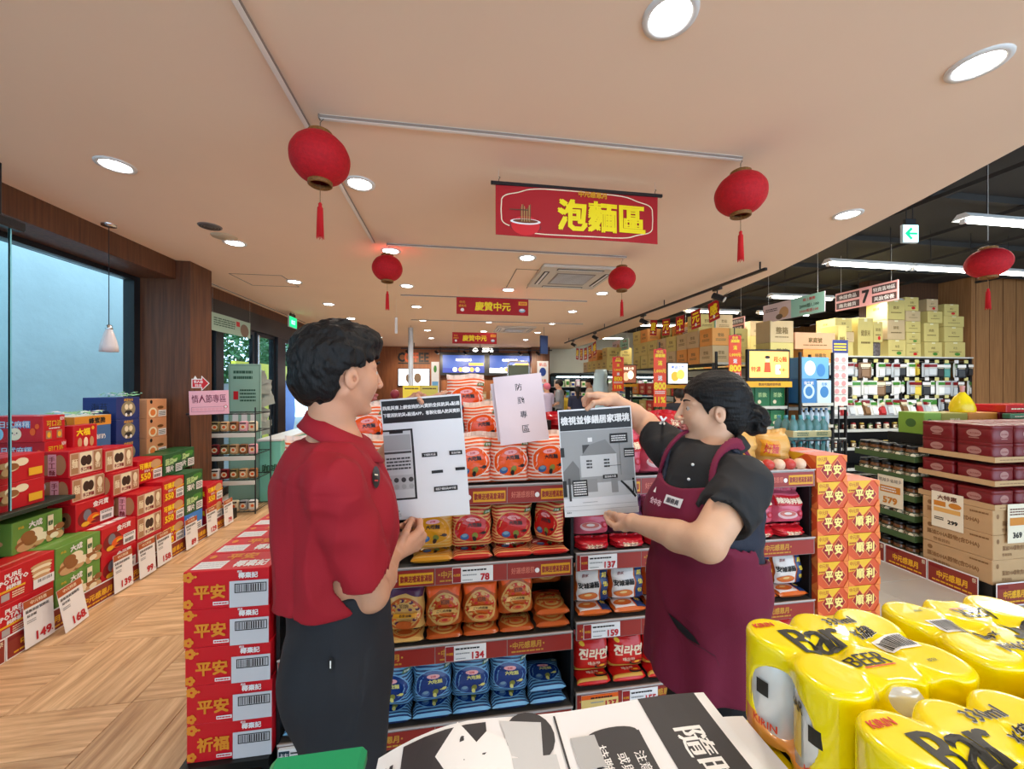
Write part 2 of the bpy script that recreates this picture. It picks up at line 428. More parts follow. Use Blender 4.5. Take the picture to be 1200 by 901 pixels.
# ================================================================== CEILING FITTINGS
lens = M('lamp_lens', (.93,.97,1), .3, emit=14); rimw = P('lamp_rim', 225,222,218, rough=.3); tubeE = M('tube_light', (1,.99,.93), .3, emit=9)
def downlight(x, y, label, r_=.075, z=HC):
    mb = MB(); mb.lathe([(r_+.022,z),(r_+.020,z-.008),(r_,z-.010),(r_-.006,z-.002)], rimw, 28)
    o = tag(mb.build('downlight'), label, 'ceiling light', 'round recessed downlights')
    m2 = MB(); m2.lathe([(r_-.004,z-.004),(r_*.55,z-.007),(0.0005,z-.008)], lens, 28); m2.build('lamp_lens', o)
    L = bpy.data.lights.new('downlight_lamp','SPOT'); L.energy = DOWN_W; L.spot_size = 2.5; L.spot_blend = .7; L.shadow_soft_size = .07; L.color = (1,.89,.75)
    lo = bpy.data.objects.new('downlight_lamp', L); C.objects.link(lo); lo.location = (x*0+x, y, z-.03)
    for q in (o,)+tuple(o.children):
        for v in q.data.vertices: v.co.x += x; v.co.y += y
    lo.parent = o
cols = {-2.0:'over the left aisle', -.6:'over the standing man', .77:'over the noodle island', 2.14:'right of the hanging banners'}
rows = [(1.28,'nearest the camera'),(2.66,'in the second row'),(3.95,'in the third row'),(5.32,'in the fourth row'),(6.72,'in the fifth row'),(8.12,'in the sixth row'),(9.6,'in the seventh row'),(11.2,'in the eighth row')]
for cx,(cn) in cols.items():
    for ry, rn in rows:
        if (cx, ry) in ((-.6,1.28),(2.14,3.95),(-2.0,1.28),(.77,2.66),(2.14,2.66)): continue
        downlight(cx, ry, 'round recessed downlight %s, %s'%(cn, rn))
downlight(3.03,2.565,'round recessed downlight beside the curved edge of the white ceiling')
downlight(-.6,-.6,'round recessed downlight behind the viewer, left'); downlight(1.4,-.6,'round recessed downlight behind the viewer, right')
mb = MB(); mb.lathe([(.085,HC),(.08,HC-.008),(.0005,HC-.009)], P('speaker_grille',120,110,105), 28, (-1.997,3.57,0))
o = tag(mb.build('ceiling_speaker'), 'round grey speaker grille in the ceiling over the left aisle', 'speaker')
mb = MB()
for k in range(3): mb.lathe([(.025+.02*k,HC-.010),(.032+.02*k,HC-.010)], P('speaker_slot',50,46,44), 20, (-1.997,3.57,0))
mb.build('slot', o)
tag(MB().lathe([(.1,HC),(.095,HC-.008),(.0005,HC-.009)], P('beige_cover',200,180,150), 28, (-2.01,3.8,0)).build('ceiling_cover'), 'round beige blank cover in the ceiling beside the speaker grille', 'ceiling cover')

# air conditioner cassettes
def cassette(x0,x1,y0,y1,label):
    mb = MB(); z = HC
    mb.box(x0,x1,y0,y1,z-.035,z,P('ac_white',205,195,182),.01)
    o = tag(mb.build('ceiling_cassette'), label, 'air conditioner', 'ceiling air conditioner cassettes')
    w,h = x1-x0, y1-y0; g = P('ac_grille',150,140,130); s = P('ac_slot',35,30,28)
    MB().box(x0+w*.24,x1-w*.24,y0+h*.24,y1-h*.24,z-.042,z-.036,g,.004).build('intake_grille', o)
    for k in range(10): MB().box(x0+w*.26,x1-w*.26,y0+h*(.27+.045*k),y0+h*(.28+.045*k),z-.046,z-.043,rimw).build('grille_slat', o)
    for a in ((x0+w*.2,x1-w*.2,y0+h*.06,y0+h*.13),(x0+w*.2,x1-w*.2,y1-h*.13,y1-h*.06),(x0+w*.06,x0+w*.13,y0+h*.2,y1-h*.2),(x1-w*.13,x1-w*.06,y0+h*.2,y1-h*.2)):
        v = MB().box(a[0],a[1],a[2],a[3],z-.0385,z-.036,s).build('air_slot', o)
        if a[1]-a[0] > a[3]-a[2]: MB().box(a[0]+.01,a[1]-.01,a[2]+.015,a[3]-.02,z-.043,z-.04,rimw).build('louvre', v)
        else: MB().box(a[0]+.015,a[1]-.02,a[2]+.01,a[3]-.01,z-.043,z-.04,rimw).build('louvre', v)
cassette(.98,1.88,4.1,5.02,'white ceiling air conditioner with a square grille, nearer one')
cassette(1.0,1.9,8.6,9.5,'white ceiling air conditioner beside the far small banner')
# white sign tracks
trk = P('track_white',236,226,216,rough=.4); trkd = P('track_slot',140,122,110)
def track(p, q, label):
    p, q = Vector(p), Vector(q); d = (q-p); mb = MB(); L_ = d.length
    mb.box(0,L_,-.012,.012,-.02,0,trk,.003); mb.box(0.002,L_-.002,-.0155,-.0125,-.018,-.006,trkd)
    o = mb.build('sign_track'); o.location = p; o.rotation_euler = (0,0,math.atan2(d.y,d.x))
    MB().box(-.006,-.001,-.012,.012,-.02,0,trkd).build('end_cap', o)
    return tag(o, label, 'ceiling rail', 'white sign rails on the ceiling')
track((-.73,1.2,HC),(-.72,3.72,HC),'white ceiling rail running away from the viewer')
track((-.64,2.016,HC),(1.66,2.016,HC),'white ceiling rail across, nearest the viewer, holding the two big lanterns')
track((-.6,3.75,HC),(1.77,3.75,HC),'white ceiling rail across, holding the two smaller lanterns')
track((-.74,5.85,HC),(2.1,5.85,HC),'white ceiling rail across, over the farther cloth banner')
track((-.82,8.05,HC),(2.8,8.05,HC),'white ceiling rail across, over the smallest banner')
track((-3.1,5.2,HC),(-3.1,8.8,HC),'white ceiling rail over the glass doors')

# lanterns
lanr = M('lantern_silk', srgb(196,10,26), .75, bump=.4, bscale=90, noise=.25, nscale=60); lang = M('lantern_gold', srgb(150,98,42), .6, noise=.5, nscale=120); tas = M('tassel_red', srgb(200,20,26), .8)
def lantern():
    mb = MB(); N = 36; prof = []
    for i in range(25):
        a = PI*(.13+.74*i/24); prof.append((math.sin(a), -math.cos(a)))
    vs = []
    for (rr, zz) in prof:
        for j in range(N):
            k = 1 - .012*(j % 2); vs.append((.138*rr*k*math.cos(2*PI*j/N), .138*rr*k*math.sin(2*PI*j/N), .122*zz))
    mb.add(vs, [(i*N+j, i*N+(j+1)%N, (i+1)*N+(j+1)%N, (i+1)*N+j) for i in range(24) for j in range(N)], lanr, True)
    root = empty('paper_lantern', 'x', 'lantern')
    mb.build('lantern_body', root)
    for s, nm in ((1,'top_ring'),(-1,'bottom_ring')):
        m2 = MB(); m2.lathe([(.052,s*.104),(.056,s*.112),(.056,s*.128),(.05,s*.132),(.046,s*.112)], lang, 24); m2.build(nm, root)
    MB().tube([(0,0,.12),(0,0,.178),(.01,0,.19),(.02,0,.196),(.012,0,.205)], .0015, blackmetal, 6).build('hook', root)
    MB().tube([(0,0,-.12),(0,0,-.215)], .0018, lang, 6).build('cord', root)
    t = MB(); t.lathe([(.004,-.213),(.009,-.22),(.008,-.232),(.013,-.24),(.0145,-.3),(.0155,-.375),(.0005,-.378)], tas, 14)
    for k in range(22):
        a = 2*PI*k/22; t.tube([(.012*math.cos(a),.012*math.sin(a),-.24),(.0165*math.cos(a),.0165*math.sin(a),-.38-.006*(k%3))], .0014, tas, 4)
    t.build('tassel', root)
    return root
PL = Once(lantern)
for p, lab in (((-.64,2.016,2.685),'big red paper lantern hanging left, above the standing man'),((1.655,2.016,2.685),'big red paper lantern right of the noodle banner'),
               ((-.6,3.75,2.665),'smaller red paper lantern left of the small cloth banner'),((1.72,3.75,2.665),'smaller red paper lantern beside the air conditioner'),
               ((4.45,2.6,2.6),'red paper lantern under the dark ceiling by the long tube lights')):
    PL(p, .3*p[0], lab, 'red paper lanterns')
mb = MB().tube([(4.45,2.6,2.79),(4.45,2.6,HD)], .0015, whitemetal, 6); tag(mb.build('lantern_string'), 'thin white string holding the lantern under the dark ceiling', 'string')

# hanging banners
banr = M('banner_red', srgb(172,14,22), .6, bump=.05, bscale=30); bany = P('banner_yellow',250,222,20)
def banner(name, x0, z0, w, h, y, label, ops, rod=True, rot=0, base=banr, group='hanging cloth banners', top=HC, cat='banner', wave=.006):
    root = empty(name, label, cat, (x0, y, z0), rot, group)
    def fn(u, v, off): return Vector((u*w, wave*math.sin(u*7+v*2)-.001-off, v*h))
    mb = MB(); n = 14
    for s in (0, .0025):
        vs = [fn(i/n, j/4, -s) for j in range(5) for i in range(n+1)]
        mb.add(vs, [(j*(n+1)+i, j*(n+1)+i+1, (j+1)*(n+1)+i+1, (j+1)*(n+1)+i) for j in range(4) for i in range(n)], base, True)
    mb.pr(Warp(fn, w, h), ops, .0008)
    mb.build('banner_cloth', root)
    if rod:
        MB().box(-.03,w+.03,-.008,.008,h,h+.02,blackmetal,.002).build('banner_rod', root)
        for x in (.02, w-.02): MB().tube([(x,0,h+.02),(x,0,h+.035),(x+.008,0,h+.045),(x,0,h+.05)], .002, blackmetal, 6).build('rod_hook', root)
    for x in (.02, w-.02): MB().tube([(x,0,h+(.04 if rod else 0)),(x,0,top-z0)], .0008, whitemetal, 5).build('banner_string', root)
    return root
skin_w = P('bowl_white',245,240,235); capb = P('cap_blue',120,160,190)
def scallop(x0,x1,y0,y1,m,t=.006):
    pts = []
    for k in range(60):
        a = 2*PI*k/60; cx, cy = (x0+x1)/2, (y0+y1)/2
        ex = abs(math.cos(a))**.35*math.copysign(1,math.cos(a)); ey = abs(math.sin(a))**.35*math.copysign(1,math.sin(a))
        b = 1+.06*math.cos(4*a)
        pts.append((cx+(x1-x0)/2*ex*b*.94, cy+(y1-y0)/2*ey*b*.94))
    out = []
    for i in range(60):
        p, q = pts[i], pts[(i+1)%60]; dx, dy = q[0]-p[0], (q[1]-p[1])*.3; l = math.hypot(dx,dy) or 1; nx, ny = -dy/l*t*.5, dx/l*t*.5*3.4
        out.append(('p',[(p[0]-nx,p[1]-ny),(q[0]-nx,q[1]-ny),(q[0]+nx,q[1]+ny),(p[0]+nx,p[1]+ny)],m))
    return out
ops = []
for o_ in scallop(.03,.97,.06,.98,cream): ops.append(o_)
mb_ops = [('e',.175,.2,.095,.13,dkred),('e',.175,.22,.085,.2,P('bowl_red',215,30,38)),('e',.175,.3,.09,.06,skin_w),('e',.175,.31,.075,.04,P('soup_brown',120,60,30))]
for k in range(9): mb_ops.append(('r',.145+.007*k,.3,.004,.3+.05*math.sin(k),P('noodle_tan',196,160,96) if k%2 else P('noodle_dark',120,86,50)))
mb_ops += [('r',.08,.52,.11,.02,P('chopstick',90,60,40)),('t','中元感恩月',.58,.93,.12,P('banner_ochre',216,150,30),.33,.03),
           ('t','泡麵區',.64,.48,.60,bany,.60,.022)]
# print in thin layers: the outline first, then bowl, then title
banner('noodle_banner', .262, 2.497, 1.065, .305, 2.35, 'large red banner reading 泡麵區 with a noodle bowl, hanging from a black rod', ops[:0]+mb_ops)
o = [c for c in bpy.data.objects if c.name.startswith('banner_cloth')][0]
fnb = Warp(lambda u,v,off: Vector((u*1.065, .006*math.sin(u*7+v*2)-.001-off, v*.305)), 1.065, .305)
m2 = MB()
for q in ops: m2.pr(fnb, [q], .0006)
m2.build('print_outline', o.parent)
def small(z0,x0,w,h,y,lab):
    banner('cloth_banner', x0, z0, w, h, y, lab, [('t','慶贊中元',.5,.5,.5,bany,.62,.018),('t','中元',.08,.72,.16,gold,.1),('t','感恩月',.08,.5,.14,gold,.12),('e',.08,.26,.025,.1,skin_w),
        ('r',.86,.62,.12,.22,gold),('t','滿額抽',.92,.73,.12,red,.1),('e',.91,.3,.045,.12,P('dish_blue',140,180,200)),('e',.91,.34,.03,.06,skin_w)], rod=False, wave=.004)
small(2.52,.055,.975,.225,5.2,'small red cloth banner reading 慶贊中元, nearer of two')
small(2.43,-.0,.925,.235,8.1,'small red cloth banner reading 慶贊中元, farther of two')

# clear acrylic hanging tube and small hanging tag
acr = M('acrylic', (.9,.95,1), .3, trans=.6, ior=1.1)
mb = MB().lathe([(.055,0),(.055,1.35),(.051,1.35),(.051,0)], acr, 16, (-.92,8.9,1.5)); o = tag(mb.build('acrylic_tube'), 'clear acrylic tube hanging from the ceiling near the coffee sign', 'hanging tube')
MB().tube([(-.92,8.9,2.85),(-.92,8.9,2.9)], .01, chrome).build('tube_cap', o)
mb = MB().box(-.02,.02,-.004,.004,-.25,0,acr,.003); o = mb.build('hanging_tag'); o.location = (-.86,6.2,2.62); tag(o,'small clear hanging tag under the ceiling rail left of the small banner','hanging tag')
MB().tube([(0,0,0),(0,0,.28)], .0012, whitemetal,5).build('tag_string', o)
tag(MB().box(0,.22,-.02,.02,0,.42,P('blue_sign',30,50,90),.004).tube([(.11,0,.42),(.11,0,.62)],.004,blackmetal).build('blue_hanging_sign', None, (1.98,8.6,2.28), .5), 'small dark blue double-sided sign hanging by the white wall', 'hanging sign')

# black spotlight track
root = empty('spotlight_track', 'long black ceiling track following the curved ceiling edge, with spotlights', 'track', (3.27,0,2.8))
MB().box(-.018,.018,3.62,11.0,-.015,.015,blackmetal,.003).build('track_bar', root)
for y in (3.7,5.6,8.0,10.6): MB().box(-.006,.006,y-.006,y+.006,.016,.098,blackmetal).build('track_hanger', root)
for y, a in ((4.38,.5),(6.27,.2),(8.57,-.3),(10.2,.3)):
    h = MB(); h.box(-.02,.02,y-.07,y+.07,-.045,-.016,blackmetal,.003).tube([(0,y,-.04),(0,y,-.1)],.008,blackmetal)
    h.tube([(-.03,y+.04,-.10),(.05,y-.06,-.17)], .04, blackmetal, 14)
    sp = h.build('spotlight', root); MB().tube([(.052,y-.0625,-.172),(.054,y-.065,-.174)], .033, M('spot_off',(.5,.5,.45),.3), 14).build('spot_lens', sp)
mb = MB().box(-1.6,3.3,-.02,.02,-.015,.015,blackmetal); root = mb.build('spotlight_rail'); root.location = (0,12.6,2.72); tag(root,'long black spotlight rail in front of the service counter wall','track')
for x in (-1.4,-.5,.4,1.2,2.2,2.8):
    h = MB().tube([(x,0,-.02),(x,0,-.07)],.01,blackmetal).tube([(x-.03,.02,-.08),(x+.05,-.08,-.15)],.045,blackmetal,10); h.build('spotlight', root)
for x in (-1.4,-.5,.4,1.2,2.2,2.8):
    L = bpy.data.lights.new('wall_washer','SPOT'); L.energy = 36; L.spot_size = 1.5; L.spot_blend = .8; L.shadow_soft_size = .05; L.color = (1,.86,.66)
    lo = bpy.data.objects.new('wall_washer', L); C.objects.link(lo); lo.parent = root; lo.location = (x+.06,-.12,-.2); lo.rotation_euler = (math.radians(62),0,0)
for x in (-1.2,.9,3.0): MB().box(x-.01,x+.01,-.01,.01,.015,.18,blackmetal).build('rail_hanger', root)

# festive flag garlands
def garland(p, q, sag, n, lab, fw=.2, fh=.26):
    root = empty('flag_garland', lab, 'bunting', p, 0, 'festive flag garlands'); p, q = Vector(p), Vector(q); d = q-p
    pt = lambda t: d*t - Vector((0,0,sag*4*t*(1-t)))
    MB().tube([pt(k/16) for k in range(17)], .003, P('string_grey',120,110,100), 5).build('garland_string', root)
    for k in range(n):
        t = (k+.7)/(n+.6); c = pt(t); c2 = pt(t+.01); u = (c2-c).normalized(); v = Vector((0,0,1)) - u*u.z*.6; v.normalize()
        F_ = Frame(c-u*fw/2-v*fh, u, v, fw, fh); m = MB()
        m.add([F_(0,0,0),F_(1,0,0),F_(1,1,0),F_(0,1,0)],[(0,1,2,3)],banr); m.add([F_(0,0,-.003),F_(1,0,-.003),F_(1,1,-.003),F_(0,1,-.003)],[(0,1,2,3)],banr)
        m.pr(F_,[('t','慶元中元感慶'[k%6],.5,.58,.52,bany,.75,.04),('r',.1,.14,.8,.06,gold),('e',.5,.2,.1,.09,skin_w)],.001)
        m.build('flag', root)
garland((3.36,6.35,2.72),(3.46,4.38,2.76),.12,5,'red and yellow flag garland hanging between two black spotlights')
garland((3.32,10.2,2.6),(3.36,8.57,2.66),.12,5,'smaller far flag garland beside the white wall',.2,.3)

# exit signs
def exitsign(p, rot, w, h, lab, arrow=True, top=HD):
    root = empty('exit_sign', lab, 'exit sign', p, rot); gE = M('exit_green',srgb(0,150,90),.4,emit=1.6); wE = M('exit_white',srgb(190,240,240),.4,emit=1.3)
    mb = MB().box(0,w,-.012,.012,0,h,P('sign_case',190,200,200),.003)
    F_ = Frame((0,-.0125,0),(1,0,0),(0,0,1),w,h)
    if arrow: mb.pr(F_,[('r',.04,.04,.92,.92,wE),('p',[(.12,.5),(.5,.85),(.62,.75),(.42,.56),(.9,.56),(.9,.44),(.42,.44),(.62,.25),(.5,.15)],gE)],.001)
    else: mb.pr(F_,[('r',.04,.04,.92,.92,gE),('t','出口',.5,.5,.4,wE,.7)],.001)
    mb.build('sign_face', root); MB().box(.2*w,.8*w,-.012,.012,h,h+.05,blackmetal).build('sign_bracket', root)
    for x in (.3*w,.7*w): MB().tube([(x,0,h+.05),(x,0,top-p[2])],.004,blackmetal,6).build('sign_rod', root)
exitsign((3.92,2.85,2.83),-.1,.15,.16,'white emergency exit sign with green left arrow under the dark ceiling')
exitsign((-2.9,7.45,2.62),-PI/2+PI,.36,.2,'green lit exit sign over the glass doors',False,HC)
# long tube lights under the dark ceiling
def tubelight(x, y, z, L_, lab, rot=0):
    root = empty('tube_light', lab, 'tube light', (x,y,z), rot, 'long tube lights under the dark ceiling')
    mb = MB(); mb.add([(0,-.07,.0),(L_,-.07,0),(L_,.07,0),(0,.07,0),(0,-.03,.05),(L_,-.03,.05),(L_,.03,.05),(0,.03,.05)],[(0,1,5,4),(3,2,6,7),(4,5,6,7),(0,4,7,3),(1,2,6,5)],whitemetal); mb.build('lamp_housing', root)
    MB().tube([(.03,0,-.018),(L_-.03,0,-.018)], .016, tubeE, 8).build('lamp_tube', root)
    for q in (.01, L_-.04): MB().box(q,q+.03,-.02,.02,-.04,0,whitemetal).build('tube_socket', root)
    for q in (.3, L_-.3): MB().tube([(q,0,.05),(q,0,HD-z)],.004,blackmetal,5).build('hanger', root)
    L = bpy.data.lights.new('tube_lamp','AREA'); L.shape = 'RECTANGLE'; L.size = L_*.9; L.size_y = .1; L.energy = TUBE_W; L.color = (1,.95,.82)
    lo = bpy.data.objects.new('tube_lamp', L); C.objects.link(lo); lo.parent = root; lo.location = (L_/2,0,-.05)
for i,(x,y,L_,lab) in enumerate(((4.62,2.88,1.25,'nearest the camera under the dark ceiling'),(5.9,2.88,1.25,'right of the nearest one'),(4.62,4.17,1.25,'in the second row, above the aisle signs'),(5.9,4.17,1.25,'in the second row, middle'),(7.18,4.17,1.25,'in the second row, behind the lantern'),
        (5.4,5.9,1.25,'in the third row behind the number 7 sign'),(6.9,5.9,1.25,'in the third row above the snack shelf'),(4.7,7.3,1.25,'in the fourth row'),(6.4,7.3,1.25,'in the fourth row, right'),(4.6,9.2,1.25,'in the fifth row'),(6.2,9.2,1.25,'in the fifth row, right'),(4.3,12.0,1.25,'in the farthest row'),(6.2,11.2,1.25,'in the farthest row, right'))):
    tubelight(x, y, 3.1, L_, 'white fluorescent tube light '+lab)
tag(MB().lathe([(.09,HD-.3),(.085,HD-.32),(.0005,HD-.325)], P('black_speaker',30,30,34), 20, (4.25,3.2,0)).tube([(4.25,3.2,HD-.3),(4.25,3.2,HD)],.02,blackmetal).build('pendant_speaker'),'black round ceiling speaker above the exit sign','speaker')

# pendant lamp at the window
root = empty('pendant_lamp','small white glass pendant lamp hanging in front of the window','pendant lamp',(-2.8,3.66,0))
MB().lathe([(.05,2.9),(.048,2.885),(.0005,2.88)],chrome,18).build('ceiling_rose', root)
MB().tube([(0,0,2.885),(0,0,2.06)],.003,blackmetal,6).build('pendant_cord', root)
MB().lathe([(.0005,2.075),(.018,2.07),(.02,2.05),(.026,2.04),(.02,2.03)],chrome,18).build('lamp_cap', root)
MB().lathe([(.02,2.035),(.032,2.0),(.045,1.95),(.056,1.9),(.06,1.85),(.056,1.85),(.05,1.9),(.03,1.98)],M('milky_glass',srgb(225,215,215),.3,trans=.15),22).build('lamp_shade', root)
# sliding glass panel left with its black top clamp
root = empty('glass_panel','tall clear glass panel with black top clamp at the left edge, before the window','glass panel',(-2.664,0,0))
MB().box(-.005,.005,1.2,2.79,.81,2.57,M('panel_glass',(.85,.95,.95),.02,trans=1,ior=1.05)).build('glass_sheet', root)
MB().box(-.006,.006,2.79,2.798,.81,2.57,M('glass_edge',srgb(120,190,200),.2)).build('glass_edge', root)
MB().box(-.03,.03,2.60,2.86,2.53,2.59,blackmetal,.01).tube([(0,2.74,2.58),(0,2.74,2.9)],.008,blackmetal).build('top_clamp', root)
# ================================================================== LEFT DISPLAY
def carton(name, w, d, h, base, front=(), side=(), top=(), flap=None, bev=.003, parts=True, rside=()):
    """local frame: front face looks to -Y, stands on z=0, centred in x, front at y=0"""
    mb = MB(); mb.box(-w/2, w/2, 0, d, 0, h, base, bev, top=flap)
    mb.pr(Frame((-w/2,0,0),(1,0,0),(0,0,1),w,h), front)
    mb.pr(Frame((-w/2,d,0),(0,-1,0),(0,0,1),d,h), side)
    if rside: mb.pr(Frame((w/2,0,0),(0,1,0),(0,0,1),d,h), rside)
    mb.pr(Frame((-w/2,0,h),(1,0,0),(0,1,0),w,d), top)
    return mb
def food(cx, cy, rx, ry, n=9, cols=('tan_print','cream_print','food_brown'), seed=1):
    P('food_brown',150,95,50); rr = random.Random(seed); out = []
    for k in range(n):
        out.append(('e', cx+rr.uniform(-.6,.6)*rx, cy+rr.uniform(-.6,.6)*ry, rx*rr.uniform(.28,.5), ry*rr.uniform(.3,.5), MATS[cols[k%len(cols)]]))
    return out
def solid(name, mbf):
    def mk():
        o = mbf().build(name); return o
    return Once(mk)
cratered = P('carton_red',196,16,30); cgreen = P('carton_green',104,150,62); cdgreen = P('carton_dark_green',38,92,48); cblue = P('carton_blue',34,50,112); cbeige = P('carton_beige',212,176,150)
cyel = P('carton_yellow',226,150,44); dblue = P('carton_steel_blue',70,110,160); orange = P('orange_print',232,96,24); pinkp = P('pink_print',236,170,180); plat = P('shelf_black',24,24,22)
shine = dict(rough=.25)
def mk_potato(): return carton('x',.32,.2,.2,cratered,[('t','PURE',.27,.78,.13,white,.4,.03),('t','POTATO',.29,.62,.13,white,.5,.03),('t','純粹薯',.28,.46,.12,white,.4,.03),('r',.05,.34,.42,.06,gold),('r',.08,.1,.13,.2,P('code_grey',180,170,165)),('l',.25,.1,.2,.2,3,cream)]
      +[('e',.75,.72-.09*k,.2-.01*k,.07,(tanp,cream)[k%2]) for k in range(5)]+[('r',.6,.05,.38,.28,white),('bar',.68,.2,.26,.09,black)],
      [('t','純粹薯',.5,.6,.25,gold,.8)]+food(.5,.3,.3,.2), [('r',.02,.3,.96,.12,P('tape_clear',225,120,110,rough=.2))])
def mk_green(): return carton('x',.32,.2,.2,cgreen,food(.33,.33,.36,.34,12,seed=3)+food(.8,.3,.24,.3,9,seed=4)+[('t','大成',.42,.8,.2,white,.3,.03),('r',.66,.38,.12,.52,cream),('t','蝦餅',.72,.64,.16,cdgreen,.1,.03),('t','好品',.14,.8,.08,gold,.2)],
      food(.5,.4,.4,.3,8,seed=9)+[('t','大成',.5,.8,.2,white,.6)],[('r',.0,.47,1,.06,P('tape_green',150,190,120,rough=.2))])
def mk_chan(): return carton('x',.31,.18,.2,cratered,[('e',.3,.4,.26,.34,dkred),('e',.28,.5,.1,.2,P('cat_grey',120,120,130)),('e',.45,.3,.18,.2,orange)]+food(.4,.25,.3,.18,6,('orange_print','gold_print','dark_red_print'),5)
      +[('t','金元寶',.62,.82,.2,white,.4,.04),('r',.6,.08,.37,.4,white),('l',.63,.36,.3,.1,2,black),('bar',.65,.14,.26,.14,black)],
      [('e',.35,.55,.2,.3,P('cat_grey',120,120,130)),('e',.65,.45,.2,.28,P('dog_brown',140,90,60)),('r',.2,.08,.4,.14,white),('e',.4,.6,.06,.08,black),('e',.6,.5,.06,.08,black)],
      [('r',.05,.3,.3,.3,white),('r',.4,.3,.25,.3,white),('r',.7,.3,.25,.3,white)])
def mk_beige(): return carton('x',.27,.2,.19,cratered,[('r',.03,.06,.94,.84,cbeige),('r',.06,.1,.2,.76,P('panel_tan',176,130,90)),('t','麵',.16,.5,.35,cream,.16),('r',.3,.08,.36,.8,cream),('e',.42,.55,.1,.2,P('ink_brown',60,36,26)),('e',.55,.55,.09,.2,P('ink_brown',60,36,26)),('t','手工拌麵',.48,.22,.15,dkred,.32,.03),
      ('r',.7,.1,.24,.76,P('panel_tan',176,130,90)),('e',.82,.6,.08,.2,cream),('t','香',.82,.3,.24,cream,.16)],
      [('e',.3,.5,.25,.38,P('panel_tan',176,130,90)),('e',.72,.5,.2,.38,P('panel_tan',176,130,90)),('r',.36,.1,.26,.8,pinkp),('t','手',.49,.72,.2,dkred,.2),('t','工',.49,.47,.2,dkred,.2),('t','麵',.49,.22,.2,dkred,.2),('e',.15,.7,.08,.14,white)])
def mk_redyel(): return carton('x',.28,.2,.2,cratered,[('t','可樂果',.32,.72,.26,yellow,.5,.05),('t','重量包',.36,.5,.1,white,.4),('e',.72,.72,.22,.2,tanp),('t','550',.3,.26,.26,yellow,.42,.06),('o',.04,.1,.54,.32,.002,gold),('r',.6,.06,.37,.42,white),('bar',.64,.1,.28,.14,black),('l',.64,.3,.3,.12,2,black),('p',[(.5,.5),(.98,.62),(.98,.55),(.5,.44)],gold)],
      [('t','可樂果',.5,.6,.26,yellow,.8,.04)])
def mk_dgreen(): return carton('x',.26,.2,.2,cdgreen,[('t','蔬菜',.3,.62,.3,P('pale_green',190,220,150),.42,.03)]+food(.7,.7,.28,.22,8,('green_print','pale_green','green_print'),6)+[('t','薄片',.3,.28,.28,white,.4,.02),('r',.6,.07,.36,.38,white),('l',.63,.12,.3,.28,4,black)],
      food(.5,.5,.4,.35,9,('green_print','pale_green','green_print'),8))
def mk_bluelow(): return carton('x',.27,.2,.2,P('carton_sky',60,130,210),[('t','鹹餅',.3,.7,.3,white,.4),('r',.5,.05,.45,.4,white),('l',.55,.1,.35,.28,3,black)])
def mk_mochi(): return carton('x',.52,.3,.165,cratered,[('e',.1,.5,.09,.36,white),('e',.1,.5,.07,.28,pinkp),('e',.07,.58,.012,.05,black),('e',.13,.58,.012,.05,black),('r',.22,.3,.2,.5,P('olive',130,110,60)),('t','雪の宿',.32,.62,.16,cream,.16),('r',.22,.05,.2,.25,white),('l',.24,.08,.16,.18,3,red)]
      +food(.62,.55,.18,.36,9,seed=11)+[('r',.8,.15,.16,.3,gold)], [('t','麻糬',.5,.6,.4,white,.7)], [('r',0,.45,1,.1,P('tape_clear',225,120,110,rough=.2))])
def mk_bigred(): return carton('x',.155,.34,.185,cratered,[('t','可口派',.5,.68,.26,P('letter_brown',150,60,30),.7,.04),('t','可口派',.49,.69,.24,yellow,.68,.0),('l',.25,.46,.5,.08,1,white),('r',.12,.1,.25,.32,P('panel_tan',176,130,90)),('r',.6,.1,.25,.32,P('panel_tan',176,130,90)),('e',.25,.25,.08,.11,gold),('e',.72,.25,.08,.11,gold),('t','NEW',.85,.86,.14,white,.2)],
      [('t','日式麻糬',.5,.68,.28,P('letter_blue',60,130,180),.55,.05),('t','日式麻糬',.495,.69,.24,white,.53,.0),('e',.2,.32,.1,.24,P('puff_blue',150,200,220)),('e',.5,.32,.12,.24,cream),('e',.46,.36,.012,.03,black),('e',.54,.36,.012,.03,black),('e',.5,.3,.02,.02,pinkp),('e',.82,.4,.05,.14,orange),('e',.9,.6,.04,.1,orange)],
      [('r',.05,.1,.25,.1,white)])
def mk_smallred(): return carton('x',.2,.09,.19,cratered,[('t','大福',.4,.72,.28,yellow,.6,.04),('e',.25,.3,.09,.2,tanp),('e',.5,.3,.09,.2,cream),('e',.75,.3,.09,.2,tanp),('e',.8,.85,.06,.08,gold)],[('r',.1,.1,.2,.2,white)])
def mk_yelblue(): return carton('x',.33,.25,.3,dblue,[('r',0,.72,1,.28,cyel),('t','蜂蜜脆',.6,.86,.16,black,.5,.03),('e',.35,.3,.1,.2,white),('e',.31,.52,.025,.1,white),('e',.39,.52,.025,.1,white),('t','鮮奶',.7,.4,.14,white,.4)],[('r',0,.72,1,.28,cyel),('t','蜂蜜脆',.5,.86,.16,P('print_brown',110,70,30),.7),('t','鮮奶',.4,.4,.2,P('pale_blue_print',130,160,200),.6)],flap=P('lid_cream',238,226,196))
def mk_navy(): return carton('x',.26,.26,.2,cblue,[('e',.5,.46,.3,.36,P('print_khaki',150,136,100)),('e',.42,.56,.08,.13,cream),('e',.6,.56,.08,.13,cream),('e',.5,.3,.16,.1,black),('t','濃濃海苔',.5,.88,.12,gold,.6),('e',.4,.2,.05,.08,white),('e',.6,.2,.05,.08,white)],[('t','海苔',.5,.6,.3,P('navy_ink',20,26,60),.6),('e',.3,.3,.1,.12,P('navy_ink',20,26,60)),('e',.7,.3,.1,.12,P('navy_ink',20,26,60))])
